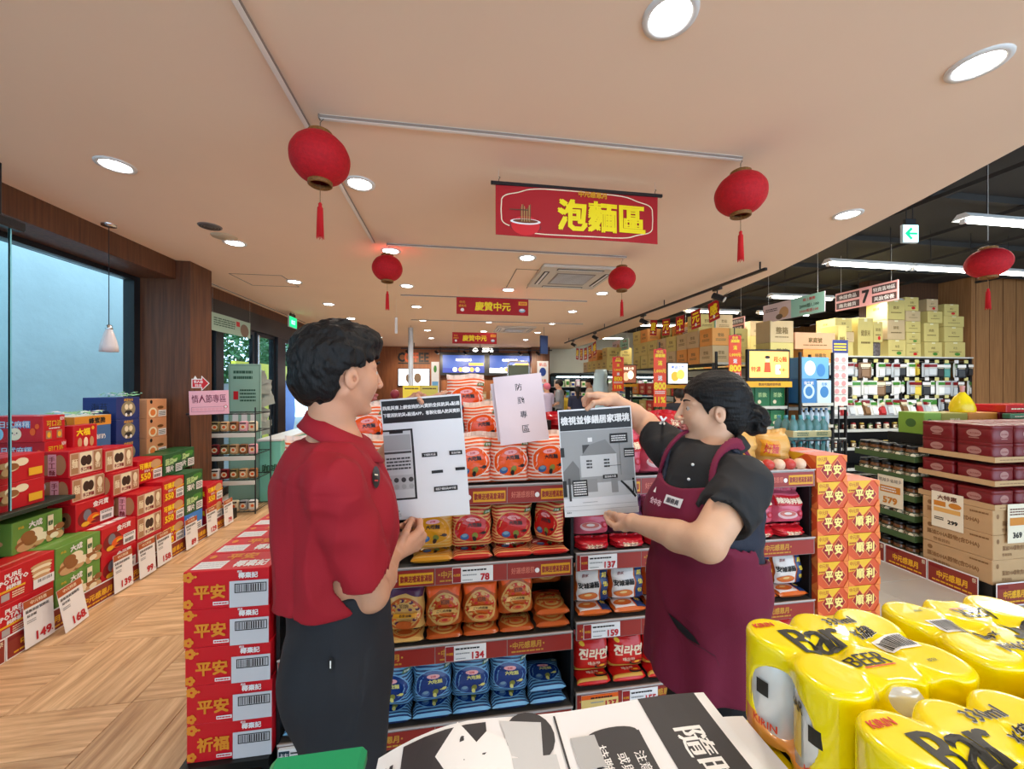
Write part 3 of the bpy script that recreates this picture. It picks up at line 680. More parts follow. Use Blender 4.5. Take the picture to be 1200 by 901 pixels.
def mk_tan(): return carton('x',.27,.26,.19,P('carton_tan',214,150,104),[('e',.28,.3,.2,.26,cream),('e',.28,.3,.13,.17,P('egg_orange',230,130,60)),('e',.66,.55,.16,.08,P('print_brown',110,70,30)),('r',.55,.06,.4,.34,white),('l',.58,.1,.34,.24,3,black),('e',.2,.86,.06,.1,black)],[('e',.3,.85,.05,.08,black),('e',.6,.3,.16,.16,P('print_brown',110,70,30)),('l',.2,.6,.5,.1,2,P('print_brown',110,70,30))])
KIND = {
 'potato':(mk_potato,'red potato crisp carton with stacked crisps printed','snack carton'),
 'green':(mk_green,'light green prawn cracker carton','snack carton'),
 'chan':(mk_chan,'red carton with grey cat picture and white label','snack carton'),
 'beige':(mk_beige,'red and beige dry noodle carton with cartoon faces','snack carton'),
 'redyel':(mk_redyel,'red snack carton with fat yellow lettering','snack carton'),
 'dgreen':(mk_dgreen,'dark green vegetable crisp carton','snack carton'),
 'blue':(mk_bluelow,'sky blue biscuit carton','snack carton'),
 'mochi':(mk_mochi,'wide red rice cake carton with round white face','snack carton'),
 'bigred':(mk_bigred,'large red mochi carton with blue lettering on its side','snack carton'),
 'smallred':(mk_smallred,'small red carton with three little cakes printed','snack carton'),
 'yelblue':(mk_yelblue,'blue carton with honey yellow lid band','snack carton'),
 'navy':(mk_navy,'navy blue seaweed snack carton','snack carton'),
 'tan':(mk_tan,'tan egg biscuit carton','snack carton')}
ON = {k: solid('snack_carton', v[0]) for k, v in KIND.items()}
PLACE = {}
def put(k, x, y, z, where, rot=PI/2, jit=.02):
    lab = KIND[k][1]+', '+where
    o = ON[k]((x, y, z), rot+rnd.uniform(-jit,jit), lab, 'snack cartons on the window display'); o['category'] = KIND[k][2]; return o
# display platform: black steps
root = empty('display_platform','black stepped platform under the snack cartons along the window','display platform',(0,0,0))
dg = P('shelf_green_black',34,48,38)
for a in ((-3.22,-2.535,.3,5.05,.0,.115),(-3.22,-2.745,.3,3.555,.1155,.5155),(-3.22,-2.745,3.556,3.842,.1155,.685),(-3.22,-2.80,3.843,4.58,.1155,.716),(-3.22,-2.95,3.45,4.58,.7165,.86),(-3.22,-2.935,3.535,3.87,.861,1.02),(-3.22,-2.90,3.2,3.42,.516,.798),(-3.22,-3.03,.3,3.19,.516,.77)):
    if a[3] == 5.05:
        MB().box(-3.22,-2.535,.3,4.6,0,.115,plat).build('step', root); MB().box(-2.76,-2.535,4.601,5.05,0,.115,plat).build('step', root)
    else: MB().box(*a,plat).build('step', root)
MB().box(-3.22,-2.645,.6,3.19,.772,.80,dg,.003).build('shelf_board', root)
xf = -2.53
def stack(k, x, y, z0, h, n, where, first=0, rot=PI/2):
    names = {1:[''],2:['lower of two','upper of two'],3:['bottom of three','middle of three','top of three']}[n]
    for i in range(n): put(k, x, y, z0+i*(h+.0008), (names[i]+' ' if names[i] else '')+where, rot)
zb = .1165
stack('potato',xf,2.415,zb,.2,2,'at the near end')
stack('potato',xf,2.745,zb,.2,2,'by the light green ones')
stack('green',xf,3.075,zb,.2,2,'in the front row')
stack('chan',xf,3.40,zb,.2,2,'in the front row')
stack('beige',xf,3.70,zb,.19,3,'in the front row')
stack('redyel',xf,3.985,zb,.2,3,'in the front row')
stack('dgreen',xf,4.27,zb+.202,.2,2,'in the front row'); put('blue',xf,4.265,zb,'at floor level')
stack('redyel',xf,4.61,zb,.2,2,'at the far end')
put('green',-2.70,2.50,.5185,'second row, nearest'); put('green',-2.69,2.99,.5185,'second row, beside the grey cats')
put('chan',-2.66,3.365,.5185,'second row')
stack('beige',-2.64,3.615,.7205-.03,.19,1,'fourth layer'); put('beige',-2.68,3.60,.883,'topmost'); put('beige',-2.69,3.345,.7205,'second row, on the cat carton'); put('beige',-2.70,3.34,.9115,'second row, under the small red one')
put('redyel',-2.66,3.90,.7205,'second row, topmost'); put('dgreen',-2.66,4.185,.7205,'second row, topmost')
put('dgreen',-2.72,4.46,.7205-.2*0,'second row, beside the column')
for k in range(2): put('mochi',-2.70,2.78,.8015+k*.166,('lower' if k==0 else 'upper')+' one near the green cartons')
for k in range(2): put('mochi',-2.70,2.24,.8015+k*.166,('lower' if k==0 else 'upper')+' one at the picture edge')
for k in range(3): put('bigred',-2.86,3.31-.012*k,.80+.186*k,('bottom','middle','top')[k]+' of three')
put('smallred',-2.84,3.505,1.0745,'on the noodle cartons')
put('yelblue',-2.95,3.71,1.0215,'before the window')
for k in range(3): put('navy',-2.95,4.06,.8615+.201*k,('bottom','middle','top')[k]+' of the stack')
for k in range(3): put('tan',-2.955,4.42,.8615+.191*k,('bottom','middle','top')[k]+' of the stack')
# printed kick strip along the floor
stripm = P('kick_strip_red',140,48,36,rough=.35); root = empty('kick_strip','red printed kick strip along the floor in front of the snack display','kick strip',(-2.515,0,0))
def mk_kick():
    mb = MB(); mb.box(-.19,.19,0,.004,0,.14,white); mb.pr(Frame((-.19,0,0),(1,0,0),(0,0,1),.38,.14),[('r',.015,.05,.97,.9,stripm),('t','中元感恩月',.5,.5,.32,gold,.75,.03),('l',.1,.12,.8,.14,1,gold),('r',.03,.76,.3,.12,dkred),('t','祭',.93,.8,.2,cream,.1)]); return mb
kb = mk_kick().build('printed_card', root); kb.rotation_euler = (0,0,PI/2); kb.location = (0,.5,0)
for i in range(1,12):
    o = kb.copy(); C.objects.link(o); o.location = (0,.5+i*.385,0); o.rotation_euler = (0,rnd.uniform(-.02,.02),PI/2)
# price cards
def pcard(price, w=.17, h=.28, words='中元特惠', head=orange):
    mb = MB(); mb.box(-w/2,w/2,0,.003,0,h,white); hd = P('card_head',176,84,40)
    mb.pr(Frame((-w/2,0,0),(1,0,0),(0,0,1),w,h),[('r',.0,.84,1,.16,hd),('t',words,.5,.92,.08,cream,.8),('t','量販家庭號餅乾',.45,.76,.07,black,.8),('t','綜合組',.25,.66,.06,black,.5),('l',.08,.5,.3,.08,2,grey),('t',price,.62,.17,.17,P('price_red',190,30,40),.6,.03),('r',.88,.1,.04,.03,P('price_red',190,30,40))])
    return mb
for i,(y,pr,lab,tilt,ry) in enumerate(((2.78,'149','half hidden behind the one reading 168',0,.0),(2.93,'168','leaning outward, reading 168',.2,-.25),(3.39,'139','reading 139, below the grey cat cartons',0,.05),(3.61,'99','reading 99, below the noodle cartons',0,0),(3.82,'158','reading 158, beside the yellow lettered cartons',0,0),(4.16,'89','reading 89, before the sky blue carton',0,0),(4.50,'129','before the last red snack cartons',0,0),(4.78,'79','at the far end',0,0))):
    o = pcard(pr).build('price_card'); o.location = (-2.49+.012*(i%2)-.0-(.0 if i!=1 else -.06), y, .012); o.rotation_euler = (-.12 if i==1 else -.05, ry*.3, PI/2+tilt*.3)
    tag(o,'white orange-headed price card '+lab,'price card','price cards on the floor display')
tag(MB().box(0,.003,-.06,.06,0,.05,yellow).build('yellow_tag',None,(-2.858+.33,3.24,1.0)),'small yellow price tag on the large red mochi stack','price tag') if False else None
# clear wrapped garland lying on top
tinsel = P('tinsel_green',150,200,150,rough=.2); mb = MB(); r = random.Random(2)
for k in range(150):
    p = Vector((-3.05+r.uniform(-.1,.12), r.uniform(3.45,4.35), 0)); p.z = (1.325 if p.y < 3.88 else 1.468)+r.uniform(0,.03)
    if 3.84 < p.y < 3.94 or p.y < 3.56 or p.y > 4.18: continue
    d = Vector((r.uniform(-1,1),r.uniform(-1,1),r.uniform(-.1,.3)))*.07; mb.add([p,p+d*.5+Vector((0,.006,.01)),p+d,p+d*.5-Vector((0,.006,0))],[(0,1,2,3)],tinsel if k%3 else white)
tag(mb.build('tinsel'),'green and white tinsel strewn on the blue cartons by the window','tinsel',kind='stuff')

# wire snack rack beyond the column, with the pink sign
root = empty('wire_rack','black wire rack with shelves of small snacks behind the wooden column','rack',(-2.72,5.35,0))
for x in (-.3,.34):
    for y in (-.2,.2): MB().tube([(x,y,0),(x,y,1.3)],.008,blackmetal,6).build('post', root)
for z in (.03,.42,.72,1.0,1.22):
    mb = MB(); mb.tube([(-.3,-.2,z),(.34,-.2,z),(.34,.2,z),(-.3,.2,z)],.006,blackmetal,5,closed=True)
    for k in range(12): mb.tube([(-.3+.055*k,-.2,z),(-.3+.055*k,.2,z)],.0025,blackmetal,4)
    mb.build('wire_shelf', root)
for z in (.36,.66,.94): MB().box(-.3,.34,-.215,-.207,z,z+.05,P('label_rail',225,225,215)).build('label_rail', root)
r = random.Random(8); cols_ = ['tan_print','cream_print','dark_red_print','food_brown','grey_print','olive','pink_print','white_print']
def smallpack():
    mb = MB(); mb.box(-.045,.045,-.03,.03,0,.12,tanp,.008); mb.pr(Frame((-.045,-.03,0),(1,0,0),(0,0,1),.09,.12),[('e',.5,.45,.36,.26,white),('r',.1,.76,.8,.14,P('ink_brown',60,36,26))]); return mb
SM = {c: None for c in cols_}
def sp(c):
    mb = MB(); m = MATS[c]; mb.box(-.045,.045,-.03,.03,0,.12,m,.012); mb.pr(Frame((-.045,-.03,0),(1,0,0),(0,0,1),.09,.12),[('e',.5,.45,.36,.26,cream),('r',.1,.76,.8,.14,black),('e',.5,.45,.2,.14,orange)]); return mb
for c in cols_: SM[c] = solid('snack_pack', lambda c=c: sp(c))
nm = {'tan_print':'tan','cream_print':'cream','dark_red_print':'dark red','food_brown':'brown','grey_print':'grey','olive':'olive','pink_print':'pink','white_print':'white'}
shn = {.036:'bottom shelf',.426:'second shelf',.726:'third shelf',1.006:'fourth shelf'}
for z in shn:
    for k in range(6):
        c = cols_[(k*3+int(z*10))%8]
        o = SM[c]((-3.02+.06+k*.105,5.22,z),rnd.uniform(-.1,.1),'small %s snack pack on the %s of the wire rack'%(nm[c],shn[z]),'snack packs on the wire rack'); o['category']='snack pack'
pinkc = P('sign_pink',238,178,190); plum = P('ink_plum',110,30,60)
mb = MB().box(0,.36,0,.004,0,.25,pinkc); mb.pr(Frame((0,0,0),(1,0,0),(0,0,1),.36,.25),[('t','情人節專區',.5,.66,.34,plum,.86,.01)]+[('e',.1+.1*k,.22,.04,.06,pinkp) for k in range(8)]+[('o',.06,.12,.82,.2,.002,plum),('e',.92,.3,.05,.07,red),('e',.92,.3,.035,.05,white)])
o = mb.build('pink_sign'); o.location = (-2.71,4.50,1.26); o.rotation_euler = (0,-.03,.1); tag(o,'pink handwritten sign reading 情人節專區 beside the wooden column','sign')
MB().box(-.035,.05,.005,.02,.0,.02,blackmetal).tube([(-.047,.10,-1.1445),(-.047,.10,-.04),(-.03,.012,.01)],.005,blackmetal,6).build('sign_clip', o)
mb = MB(); F_ = Frame((0,0,0),(1,0,0),(0,0,1),.16,.16); pts = [(0,.2),(.55,.2),(.55,0),(1,.5),(.55,1),(.55,.8),(.3,.8),(.2,1),(.1,.8),(0,.8)]
mb.add([F_(x,y,0) for x,y in pts]+[F_(x,y,-.004) for x,y in pts],[tuple(range(10)),tuple(range(19,9,-1))],white)
mb.pr(F_,[('p',[(.05,.25),(.6,.25),(.6,.1),(.94,.5),(.6,.9),(.6,.74),(.05,.74)],red),('t','情人節',.38,.6,.2,white,.5),('t','特惠',.38,.36,.18,white,.5)]); o = mb.build('arrow_sign'); o.location=(-2.70,4.515,1.512); o.rotation_euler=(0,0,.12)
tag(o,'small red and white arrow sign standing above the pink sign','sign')
# posters and counter further down the left side
mint = P('mint_print',150,190,170); 
root = banner('shop_poster', -3.0+.0, 2.27, .95, .23, 5.4, 'pale green hanging shop poster with brown pictures, near the glass doors', [('l',.05,.3,.5,.5,4,P('ink_green',50,90,70)),('e',.82,.4,.13,.4,P('poster_brown',120,100,80)),('r',.58,.55,.1,.3,red)], rod=False, base=P('poster_mint',170,200,180), rot=PI/2, group='hanging shop posters', cat='poster')
mb = MB().box(0,.40,0,.02,0,1.86,P('standee_green',150,185,165)); mb.pr(Frame((0,0,0),(1,0,0),(0,0,1),.40,1.86),[('l',.15,.88,.6,.08,2,P('ink_green',50,90,70)),('r',.15,.74,.15,.06,red),('l',.35,.72,.5,.1,4,P('ink_green',50,90,70))]+[('r',.12+.28*k,.58,.18,.06,white) for k in range(3)]+[('o',.03,.01,.94,.98,.004,P('ink_green',50,90,70))])
o = mb.build('green_standee'); o.location=(-2.99,5.75,0); tag(o,'tall pale green standing notice board beside the glass doors','notice board'); MB().box(.1,.3,-.08,.12,.0,.01,blackmetal).build('foot', o) if False else None
mb = MB(); mb.box(-2.55,-2.28,5.62,7.3,0,.82,P('counter_mint',120,196,176),.01); mb.pr(Frame((-2.279,5.62,0),(0,1,0),(0,0,1),1.68,.82),[('t','超市咖啡',.35,.55,.3,P('ink_green',50,90,70),.5,.02)])
mb.pr(Frame((-2.55,5.619,0),(1,0,0),(0,0,1),.27,.82),[('t','咖啡',.5,.55,.14,P('ink_green',50,90,70),.7,.02)])
o = mb.build('mint_counter'); tag(o,'mint green low counter box behind the wire rack','counter'); MB().box(-2.57,-2.26,5.60,7.32,.82,.85,whitemetal,.004).build('worktop', o)
mb = MB()
for k in range(7):
    a = k*.9; mb.tube([(-2.45+.03*math.cos(a),6.3+.04*k,.85),(-2.45+.06*math.cos(a+.5),6.3+.04*k,1.05+.05*(k%3))],.035,(whitemetal,clearp,MATS['grey_print'])[k%3],10)
# clear bags heap hanging on a stand
root = empty('bag_stand','metal stand hung with crumpled clear bags by the glass doors','stand',(-2.95,6.3,0))
for k in range(8):
    mb = MB(); F=None; n=6; vs=[]; r=random.Random(k)
    for j in range(n+1):
        for i in range(n+1): vs.append(((i/n-.5)*.26+r.uniform(-.01,.01),-.2*j/n*.3+r.uniform(-.02,.02)-.03*k*.2,-.2*j/n+r.uniform(-.01,.01)))
    mb.add(vs,[(j*(n+1)+i,j*(n+1)+i+1,(j+1)*(n+1)+i+1,(j+1)*(n+1)+i) for j in range(n) for i in range(n)],P('foil_grey',175,172,160,rough=.25),True)
    o = mb.build('hanging_bag', root); o.location=(.05*((k%2)*2-1)+.12,-.1,1.75-.1*k); o.rotation_euler=(0,.3*((k%3)-1),.3)
MB().tube([(.12,0,0),(.12,0,1.8)],.012,chrome).build('pole', root); MB().lathe([(.0005,0),(.2,0),(.2,.02),(.0005,.025)],blackmetal,20,(.12,0,0)).build('base', root)
mb = MB().ball((-1.95,8.3,.95),.15,P('maroon_ball',120,20,40)); o = mb.tube([(-1.95,8.3,0),(-1.95,8.3,.85)],.03,blackmetal).build('tall_stool'); 
bpy.data.objects.remove(o)
# ================================================================== NOODLE ISLAND
YF = 1.68
cabred = P('strip_red',150,42,34,rough=.3); strip_or = P('strip_orange',186,60,36,rough=.3); holder = P('strip_holder',150,140,132,rough=.25)
root = empty('noodle_shelf','black island shelf unit with red printed price strips holding instant noodles','shelf unit',(0,0,0))
bays = ((-.695,.535,(1.135,.80,.465,.125)),(.552,1.79,(1.15,.812,.50,.18)))
for x in (-.705,.5435,1.7985): MB().box(x-.007,x+.007,YF+.03,YF+.56,0,1.13,blackmetal).build('upright', root)
MB().box(-.695,.535,YF+.54,YF+.56,.0,1.09,plat).build('back_panel', root); MB().box(.552,1.79,YF+.54,YF+.56,0,1.10,plat).build('back_panel', root)
MB().box(-.695,.535,YF+.02,YF+.05,0,.045,plat).build('kick_board', root); MB().box(.552,1.79,YF+.02,YF+.05,0,.09,plat).build('kick_board', root)
def tagprice(sh, x, z, pr, w=.175, red_first=True, yl=False):
    mb = MB(); F_ = Frame((x,YF-.006,z),(1,0,0),(0,0,1),w,.066)
    mb.box(x,x+w,YF-.0055,YF-.004,z,z+.066,white)
    mb.pr(F_,([('r',.01,.03,.2,.94,P('tag_red',150,26,28)),('t','中元特賣',.11,.5,.18,gold,.16)] if not yl else [('r',0,.7,1,.3,orange),('r',0,0,1,.7,P('tag_yellow',236,200,120))])+[('l',.25,.68,.6,.2,1,black),('l',.25,.4,.35,.16,1,grey),('l',.25,.1,.25,.12,1,grey),('t',pr,.8,.3,.42,P('price_red',190,30,40),.3,.03)])
    return mb.build('price_tag', sh)
for bi,(x0,x1,zs) in enumerate(bays):
    for zi, z in enumerate(zs):
        sh = MB().box(x0,x1,YF+.012,YF+.535,z-.028,z,P('shelf_grey',70,66,62,rough=.4)).build('shelf', root)
        mb = MB().box(x0,x1,YF-.002,YF+.011,z-.078,z+.004,holder,.002)
        mb.box(x0,x1,YF-.007,YF-.0025,z+.0035,z+.009,P('strip_clear_lip',190,180,175,rough=.15))
        st = mb.build('price_strip', sh)
        x = x0+.004; k = 0
        while x < x1-.05:
            w = min(.31, x1-.004-x); c = MB(); F_ = Frame((x,YF-.0035,z-.074),(1,0,0),(0,0,1),w-.003,.07)
            c.box(x,x+w-.003,YF-.0035,YF-.0022,z-.074,z-.004,cabred)
            if zi == 0 or (bi == 0 and zi == 1 and k != 2): c.pr(F_,[('t','好運感恩祭',.24,.5,.4,P('strip_pink',214,120,100),.36),('e',.46,.45,.035,.16,white),('r',.52,.14,.46,.66,P('strip_yellow',222,160,30)),('t','歡樂送禮滿意滿額',.75,.47,.4,cabred,.43,.02)],.0003)
            else: c.pr(F_,[('t','中元感恩月',.3,.6,.42,P('strip_gold',196,140,50),.44,.02),('e',.05,.6,.014,.06,P('strip_gold',196,140,50)),('e',.56,.6,.014,.06,P('strip_gold',196,140,50)),('l',.06,.12,.5,.2,1,P('strip_gold',196,140,50))],.0003)
            c.build('strip_card', sh); x += w; k += 1
        if (bi,zi) in ((0,1),(0,2),(1,1),(1,2),(1,3)):
            px_ = {(0,1):(.0,'78'),(0,2):(-.03,'134'),(1,1):(.57,'137'),(1,2):(.585,'159'),(1,3):(.77,'155')}[(bi,zi)]
            tagprice(sh, px_[0], z-.071, px_[1])
            if (bi,zi) == (1,3): tagprice(sh, .575, z-.071, '137', yl=True)
tagp = P('tag_blue',40,60,70)
mb = MB().box(-.685,-.59,YF-.02,YF-.008,.035,.125,white); mb.pr(Frame((-.685,YF-.0205,.035),(1,0,0),(0,0,1),.095,.09),[('r',.03,.06,.42,.88,tagp),('t','卡友',.24,.7,.3,white,.36),('t','贈點',.24,.3,.3,white,.36),('l',.5,.6,.45,.3,2,black),('l',.5,.15,.4,.2,1,red)])
mb.build('shelf_card', root)

# foil noodle bags -------------------------------------------------------
def film(name, r_, g_, b_): return P(name, r_, g_, b_, rough=.28, bump=.25, bscale=22)
f_or = film('film_orange',238,92,30); f_wh = film('film_white',244,214,196); f_red = film('film_red',196,36,26); f_cream = film('film_cream',226,176,110)
f_blue = film('film_light_blue',110,166,200); f_navy = film('film_navy',24,44,92); f_br = film('film_copper',186,84,30); f_gold = film('film_gold',214,164,90); f_pk = film('film_pink',206,90,110); f_crim = film('film_crimson',190,22,34)
f_white2 = film('film_pale',226,214,206); f_jin = film('film_bright_red',206,30,26); f_och = film('film_ochre',212,140,30); f_pur = film('film_plum',84,40,70); f_ob = film('film_orange_brown',206,96,34)
def bag(w, h, d, rows, nz=22, nx=10, seed=1, crimp=.018, ex=2.6, ops=(), fin=None, wr=.004, sidemat=None):
    rr = random.Random(seed); ph = [rr.uniform(0,6) for _ in range(6)]
    def surf(s_, t_, off, sg=1):
        a = abs(2*s_-1)
        b = max(0,1-a**(ex+2.4))**.5 * max(0, math.sin(PI*min(1,max(0,t_))))**.30
        wob = wr*(math.sin(9*s_+ph[0]+4*t_)*math.sin(11*t_+ph[1])+.5*math.sin(23*t_+ph[2]+5*s_))*(.3+.7*a)
        x = (s_-.5)*w*(1-.05*math.sin(PI*t_)*(1-b)) + .003*math.sin(14*t_+ph[3])
        z = h*t_ + .004*math.sin(7*s_+ph[4])*t_
        return Vector((x, -sg*(d/2*b+wob*b)-sg*off, z))
    mb = MB()
    for sg in (1,-1):
        vs = [surf(i/nx, j/nz, 0, sg) for j in range(nz+1) for i in range(nx+1)]
        for j in range(nz):
            m = rows(j) if sg == 1 or sidemat is None else sidemat
            mb.add(vs[j*(nx+1):(j+2)*(nx+1)], [(i, i+1, nx+2+i, nx+1+i) if sg==1 else (i, nx+1+i, nx+2+i, i+1) for i in range(nx)], m, True)
    top = fin or rows(nz-1)
    for z0, z1 in ((h*.995, h+crimp),(-.004, .003)):                   # crimped seam
        if z0 < 0: continue
        vs = []; n = 18
        for j in range(2):
            for i in range(n+1): vs.append(((i/n-.5)*w*.99, .004*math.sin(i*1.9+ph[5])+(.0+.006*j*math.sin(i*.9)), (z0,z1)[j]+.004*math.sin(7*i/n+ph[4])))
        mb.add(vs, [(i,i+1,n+2+i,n+1+i) for i in range(n)], top)
    mb.pr(Warp(lambda x,y,off: surf(x,y,off), w, h), ops, .0012, .0004)
    return mb
def alt(a, b): return lambda j: (a, b)[j % 2]
tiny = lambda x,y: [('t','好麵',x,y,.05,white,.12)]
def bowlpic(x,y,r_,c1,c2,c3): return [('e',x,y,r_,r_*.45,c1),('e',x,y+r_*.12,r_*.82,r_*.3,c2),('e',x,y+r_*.15,r_*.4,r_*.14,c3)]
face_ops = lambda oval, rim, ink, w2=0: [('e',.5,.46,.44,.33,rim),('e',.5,.46,.415,.305,oval),('e',.52,.65,.16,.05,P('cloud_pink',240,170,170)),('t','好呷',.52,.65,.05,red,.2),('t','大吃麵',.54,.54,.09,ink,.34,.02)]+\
    [('e',.34,.28,.1,.075,P('pot_blue',50,90,140)),('e',.34,.31,.07,.04,P('pot_light',120,150,170)),('e',.58,.3,.07,.07,P('hat_olive',130,130,50)),('e',.56,.22,.045,.06,ink),('e',.78,.36,.06,.035,ink),('r',.68,.34,.1,.02,ink),('p',[(.78,.78),(.98,.8),(.97,.88),(.8,.86)],P('leaf_tag',70,110,50)),('t','原味',.88,.83,.05,white,.14)]
def scroll(c1, c2, sd):
    out = []
    for k in range(16):                            # small curls around the oval
        a = 2*PI*k/16+.2; out += [('e',.5+.31*math.cos(a),.46+.25*math.sin(a),.055,.035,(c1,c2)[k%2]),('e',.5+.31*math.cos(a+.1),.465+.25*math.sin(a+.1),.028,.018,f_gold)]
    return out + [('t','招牌',.5,.62,.09,P('ink_brown2',50,24,16),.3,.01),('e',.36,.55,.05,.03,c1),('e',.64,.55,.05,.03,c1)]
kinds = {
 'orange': lambda: bag(.172,.195,.12,lambda j: (f_or,f_wh)[j%2],26,10,1,ops=face_ops(P('oval_orange',236,84,16,rough=.2),f_wh,black),sidemat=f_or),
 'redstripe': lambda: bag(.18,.20,.12,lambda j: (f_red,f_cream)[j%2],26,10,2,ops=face_ops(P('oval_red',196,28,24,rough=.2),P('rim_gold',220,160,90),P('ink_brown2',50,24,16)),sidemat=f_red),
 'yellow': lambda: bag(.18,.20,.12,lambda j: (f_och,f_gold)[j%2],26,10,3,ops=face_ops(P('oval_ochre',214,140,26,rough=.2),P('rim_gold',220,160,90),P('ink_brown2',50,24,16)),sidemat=f_och),
 'blue': lambda: bag(.168,.20,.12,lambda j: (f_blue,f_navy)[j%2],28,10,4,ops=face_ops(P('oval_blue',22,52,116,rough=.2),P('rim_blue',110,160,200),P('ink_cream',220,210,120)),sidemat=f_navy),
 'copper': lambda: bag(.158,.19,.11,lambda j: f_br,16,9,5,ops=[('e',.5,.42,.42,.36,f_gold),('e',.5,.43,.37,.31,f_ob),*scroll(f_red,f_gold,7),('r',.2,.4,.6,.09,f_gold),('t','蒜味肉羹麵',.5,.445,.06,P('ink_brown2',50,24,16),.54),*bowlpic(.5,.22,.2,f_gold,P('soup_orange',216,120,60,rough=.2),f_red),('p',[(.1,.74),(.4,.86),(.6,.86),(.9,.74),(.96,.98),(.04,.98)],f_or)]),
 'plum': lambda: bag(.158,.19,.11,lambda j: f_gold,16,9,6,ops=[('p',[(.04,.72),(.5,.84),(.96,.72),(.98,.98),(.02,.98)],f_pur),('e',.5,.4,.44,.36,f_br),('e',.5,.4,.38,.3,f_gold),*scroll(f_pur,f_ob,9),('r',.2,.38,.6,.09,f_och),('t','香蔥油麵',.5,.425,.06,P('ink_brown2',50,24,16),.54),('e',.5,.22,.2,.09,f_br)]),
 'anseong': lambda: bag(.165,.175,.11,lambda j: f_ob,14,9,7,ops=[('r',.06,.06,.6,.88,f_white2),('r',.7,.04,.26,.92,P('pack_blue',34,54,96,rough=.25)),('t','超',.83,.8,.13,yellow,.2),('t','值',.83,.56,.13,yellow,.2),('t','包',.83,.32,.13,yellow,.2),('t','農家',.3,.83,.08,dkred,.3),('t','安城湯麵',.36,.56,.17,black,.56,.03)]+bowlpic(.36,.24,.27,f_ob,P('soup_orange',216,120,60,rough=.2),P('noodle_tan2',226,186,120))),
 'jin': lambda: bag(.165,.16,.11,lambda j: f_jin,14,9,8,ops=[('t','진라면',.5,.58,.28,P('letter_cream',240,214,180),.8,.03),('t','매운맛',.5,.3,.12,P('letter_cream',240,214,180),.5),('e',.2,.85,.07,.06,gold),('r',.0,.02,.9,.1,P('pack_gold',200,150,60))]+bowlpic(.72,.2,.2,P('bowl_black',30,20,20),P('soup_red',190,50,20),gold)),
 'pink': lambda: bag(.165,.18,.12,lambda j: f_pk,14,9,9,ops=[('r',.05,.58,.9,.3,f_crim),('t','辣味拌麵',.5,.73,.17,P('letter_cream',240,214,180),.8,.02)]+bowlpic(.4,.3,.3,P('bowl_pale',226,190,190),P('soup_pink',200,110,100),f_white2)+[('e',.8,.34,.1,.1,P('heart_red',180,20,40)),('e',.8,.34,.05,.05,f_pk)]),
 'darkbowl': lambda: bag(.165,.18,.12,lambda j: f_pur,14,9,10,ops=[('t','黑麻油麵',.5,.74,.14,P('letter_cream',240,214,180),.8,.02)]+bowlpic(.5,.34,.36,P('bowl_grey',180,176,170),P('soup_pink',200,110,100),f_white2)+[('e',.2,.86,.05,.05,f_crim)]),
 'foilred': lambda: bag(.2,.11,.14,lambda j: f_crim,10,9,12,wr=.012,ops=[('t','辣麵',.5,.5,.4,P('letter_cream',240,214,180),.5)]),
 'goldbag': lambda: bag(.2,.17,.14,lambda j: f_gold,12,9,13,wr=.008,ops=[('r',.05,.3,.5,.5,f_och),('t','好麵',.3,.55,.3,f_crim,.4)]),
}
BG = {k: solid('noodle_pack', v) for k, v in kinds.items()}
DESC = {'orange':'orange and white striped noodle pack','redstripe':'red and cream striped noodle pack','yellow':'ochre striped noodle pack','blue':'blue striped noodle pack','copper':'copper coloured noodle pack','plum':'gold noodle pack with plum top','anseong':'orange and white noodle pack with blue side band',
        'jin':'bright red noodle pack with Korean lettering','pink':'pink noodle pack with bowl and heart','darkbowl':'plum noodle pack with pale bowl','foilred':'crumpled crimson foil noodle pack','goldbag':'crumpled golden noodle bag'}
def pk(k, x, y, z, where, rot=0, scale=None, r3=None):
    if r3 and r3[0] > -1: z += abs(math.sin(r3[0]))*.07+abs(math.sin(r3[1]))*.08
    if r3 and r3[0] > -1 and k not in ('foilred','goldbag'): y -= .018; scale = tuple(a*b for a,b in zip(scale or (1,1,1),(1.04,1,1.05)))
    o = BG[k]((x,y,z), rot, DESC[k]+' '+where, 'noodle packs on the island', scale, r3); o['category'] = 'noodle pack'; return o
def lying(k, x, y, z, where, t=.36, rot=0, sc=1):          # flat on its back, bottom towards the front
    y = YF+.014
    return pk(k, x, y, z+.12*t/2+.002, where, scale=(sc,t,.9), r3=(-PI/2,0,rot))
def flat(k, x, z, where, rot=0): return lying(k, x, YF+.11, z, where, rot=rot)
ordn = ['first','second','third','fourth','fifth','sixth','seventh','eighth']
# stepped riser on top of the left bay
MB().box(-.69,.53,YF+.20,YF+.535,1.136,1.262,plat).build('riser', root); MB().box(-.69,.53,YF+.36,YF+.535,1.263,1.385,plat).build('riser', root)
for i in range(7): pk('orange', -.602+.171*i, YF+.052+.004*(i%2), 1.1375, 'on the island top, front row, %s from the right'%ordn[6-i], rnd.uniform(-.05,.05), None, (-.10,rnd.uniform(-.02,.02),rnd.uniform(-.06,.06)))
for i in range(6): pk('orange', -.56+.171*i+(.02 if i>3 else 0), YF+.262, 1.2635, 'on the island top, middle row, %s from the right'%ordn[5-i], 0, None, (-.10,rnd.uniform(-.03,.03),rnd.uniform(-.08,.08)))
for i,x in ((1,.07),): pk('orange', x, YF+.40, 1.3865, 'topmost of all, '+('right one beside the handwritten paper' if i else 'left one behind the man'), 0, (1.12,1,1.08), (-.10,.0,.03))
pk('orange', .40, YF+.41, 1.3865, 'lying low behind the handwritten paper', 0, (1,1,.55), (-.1,0,0))
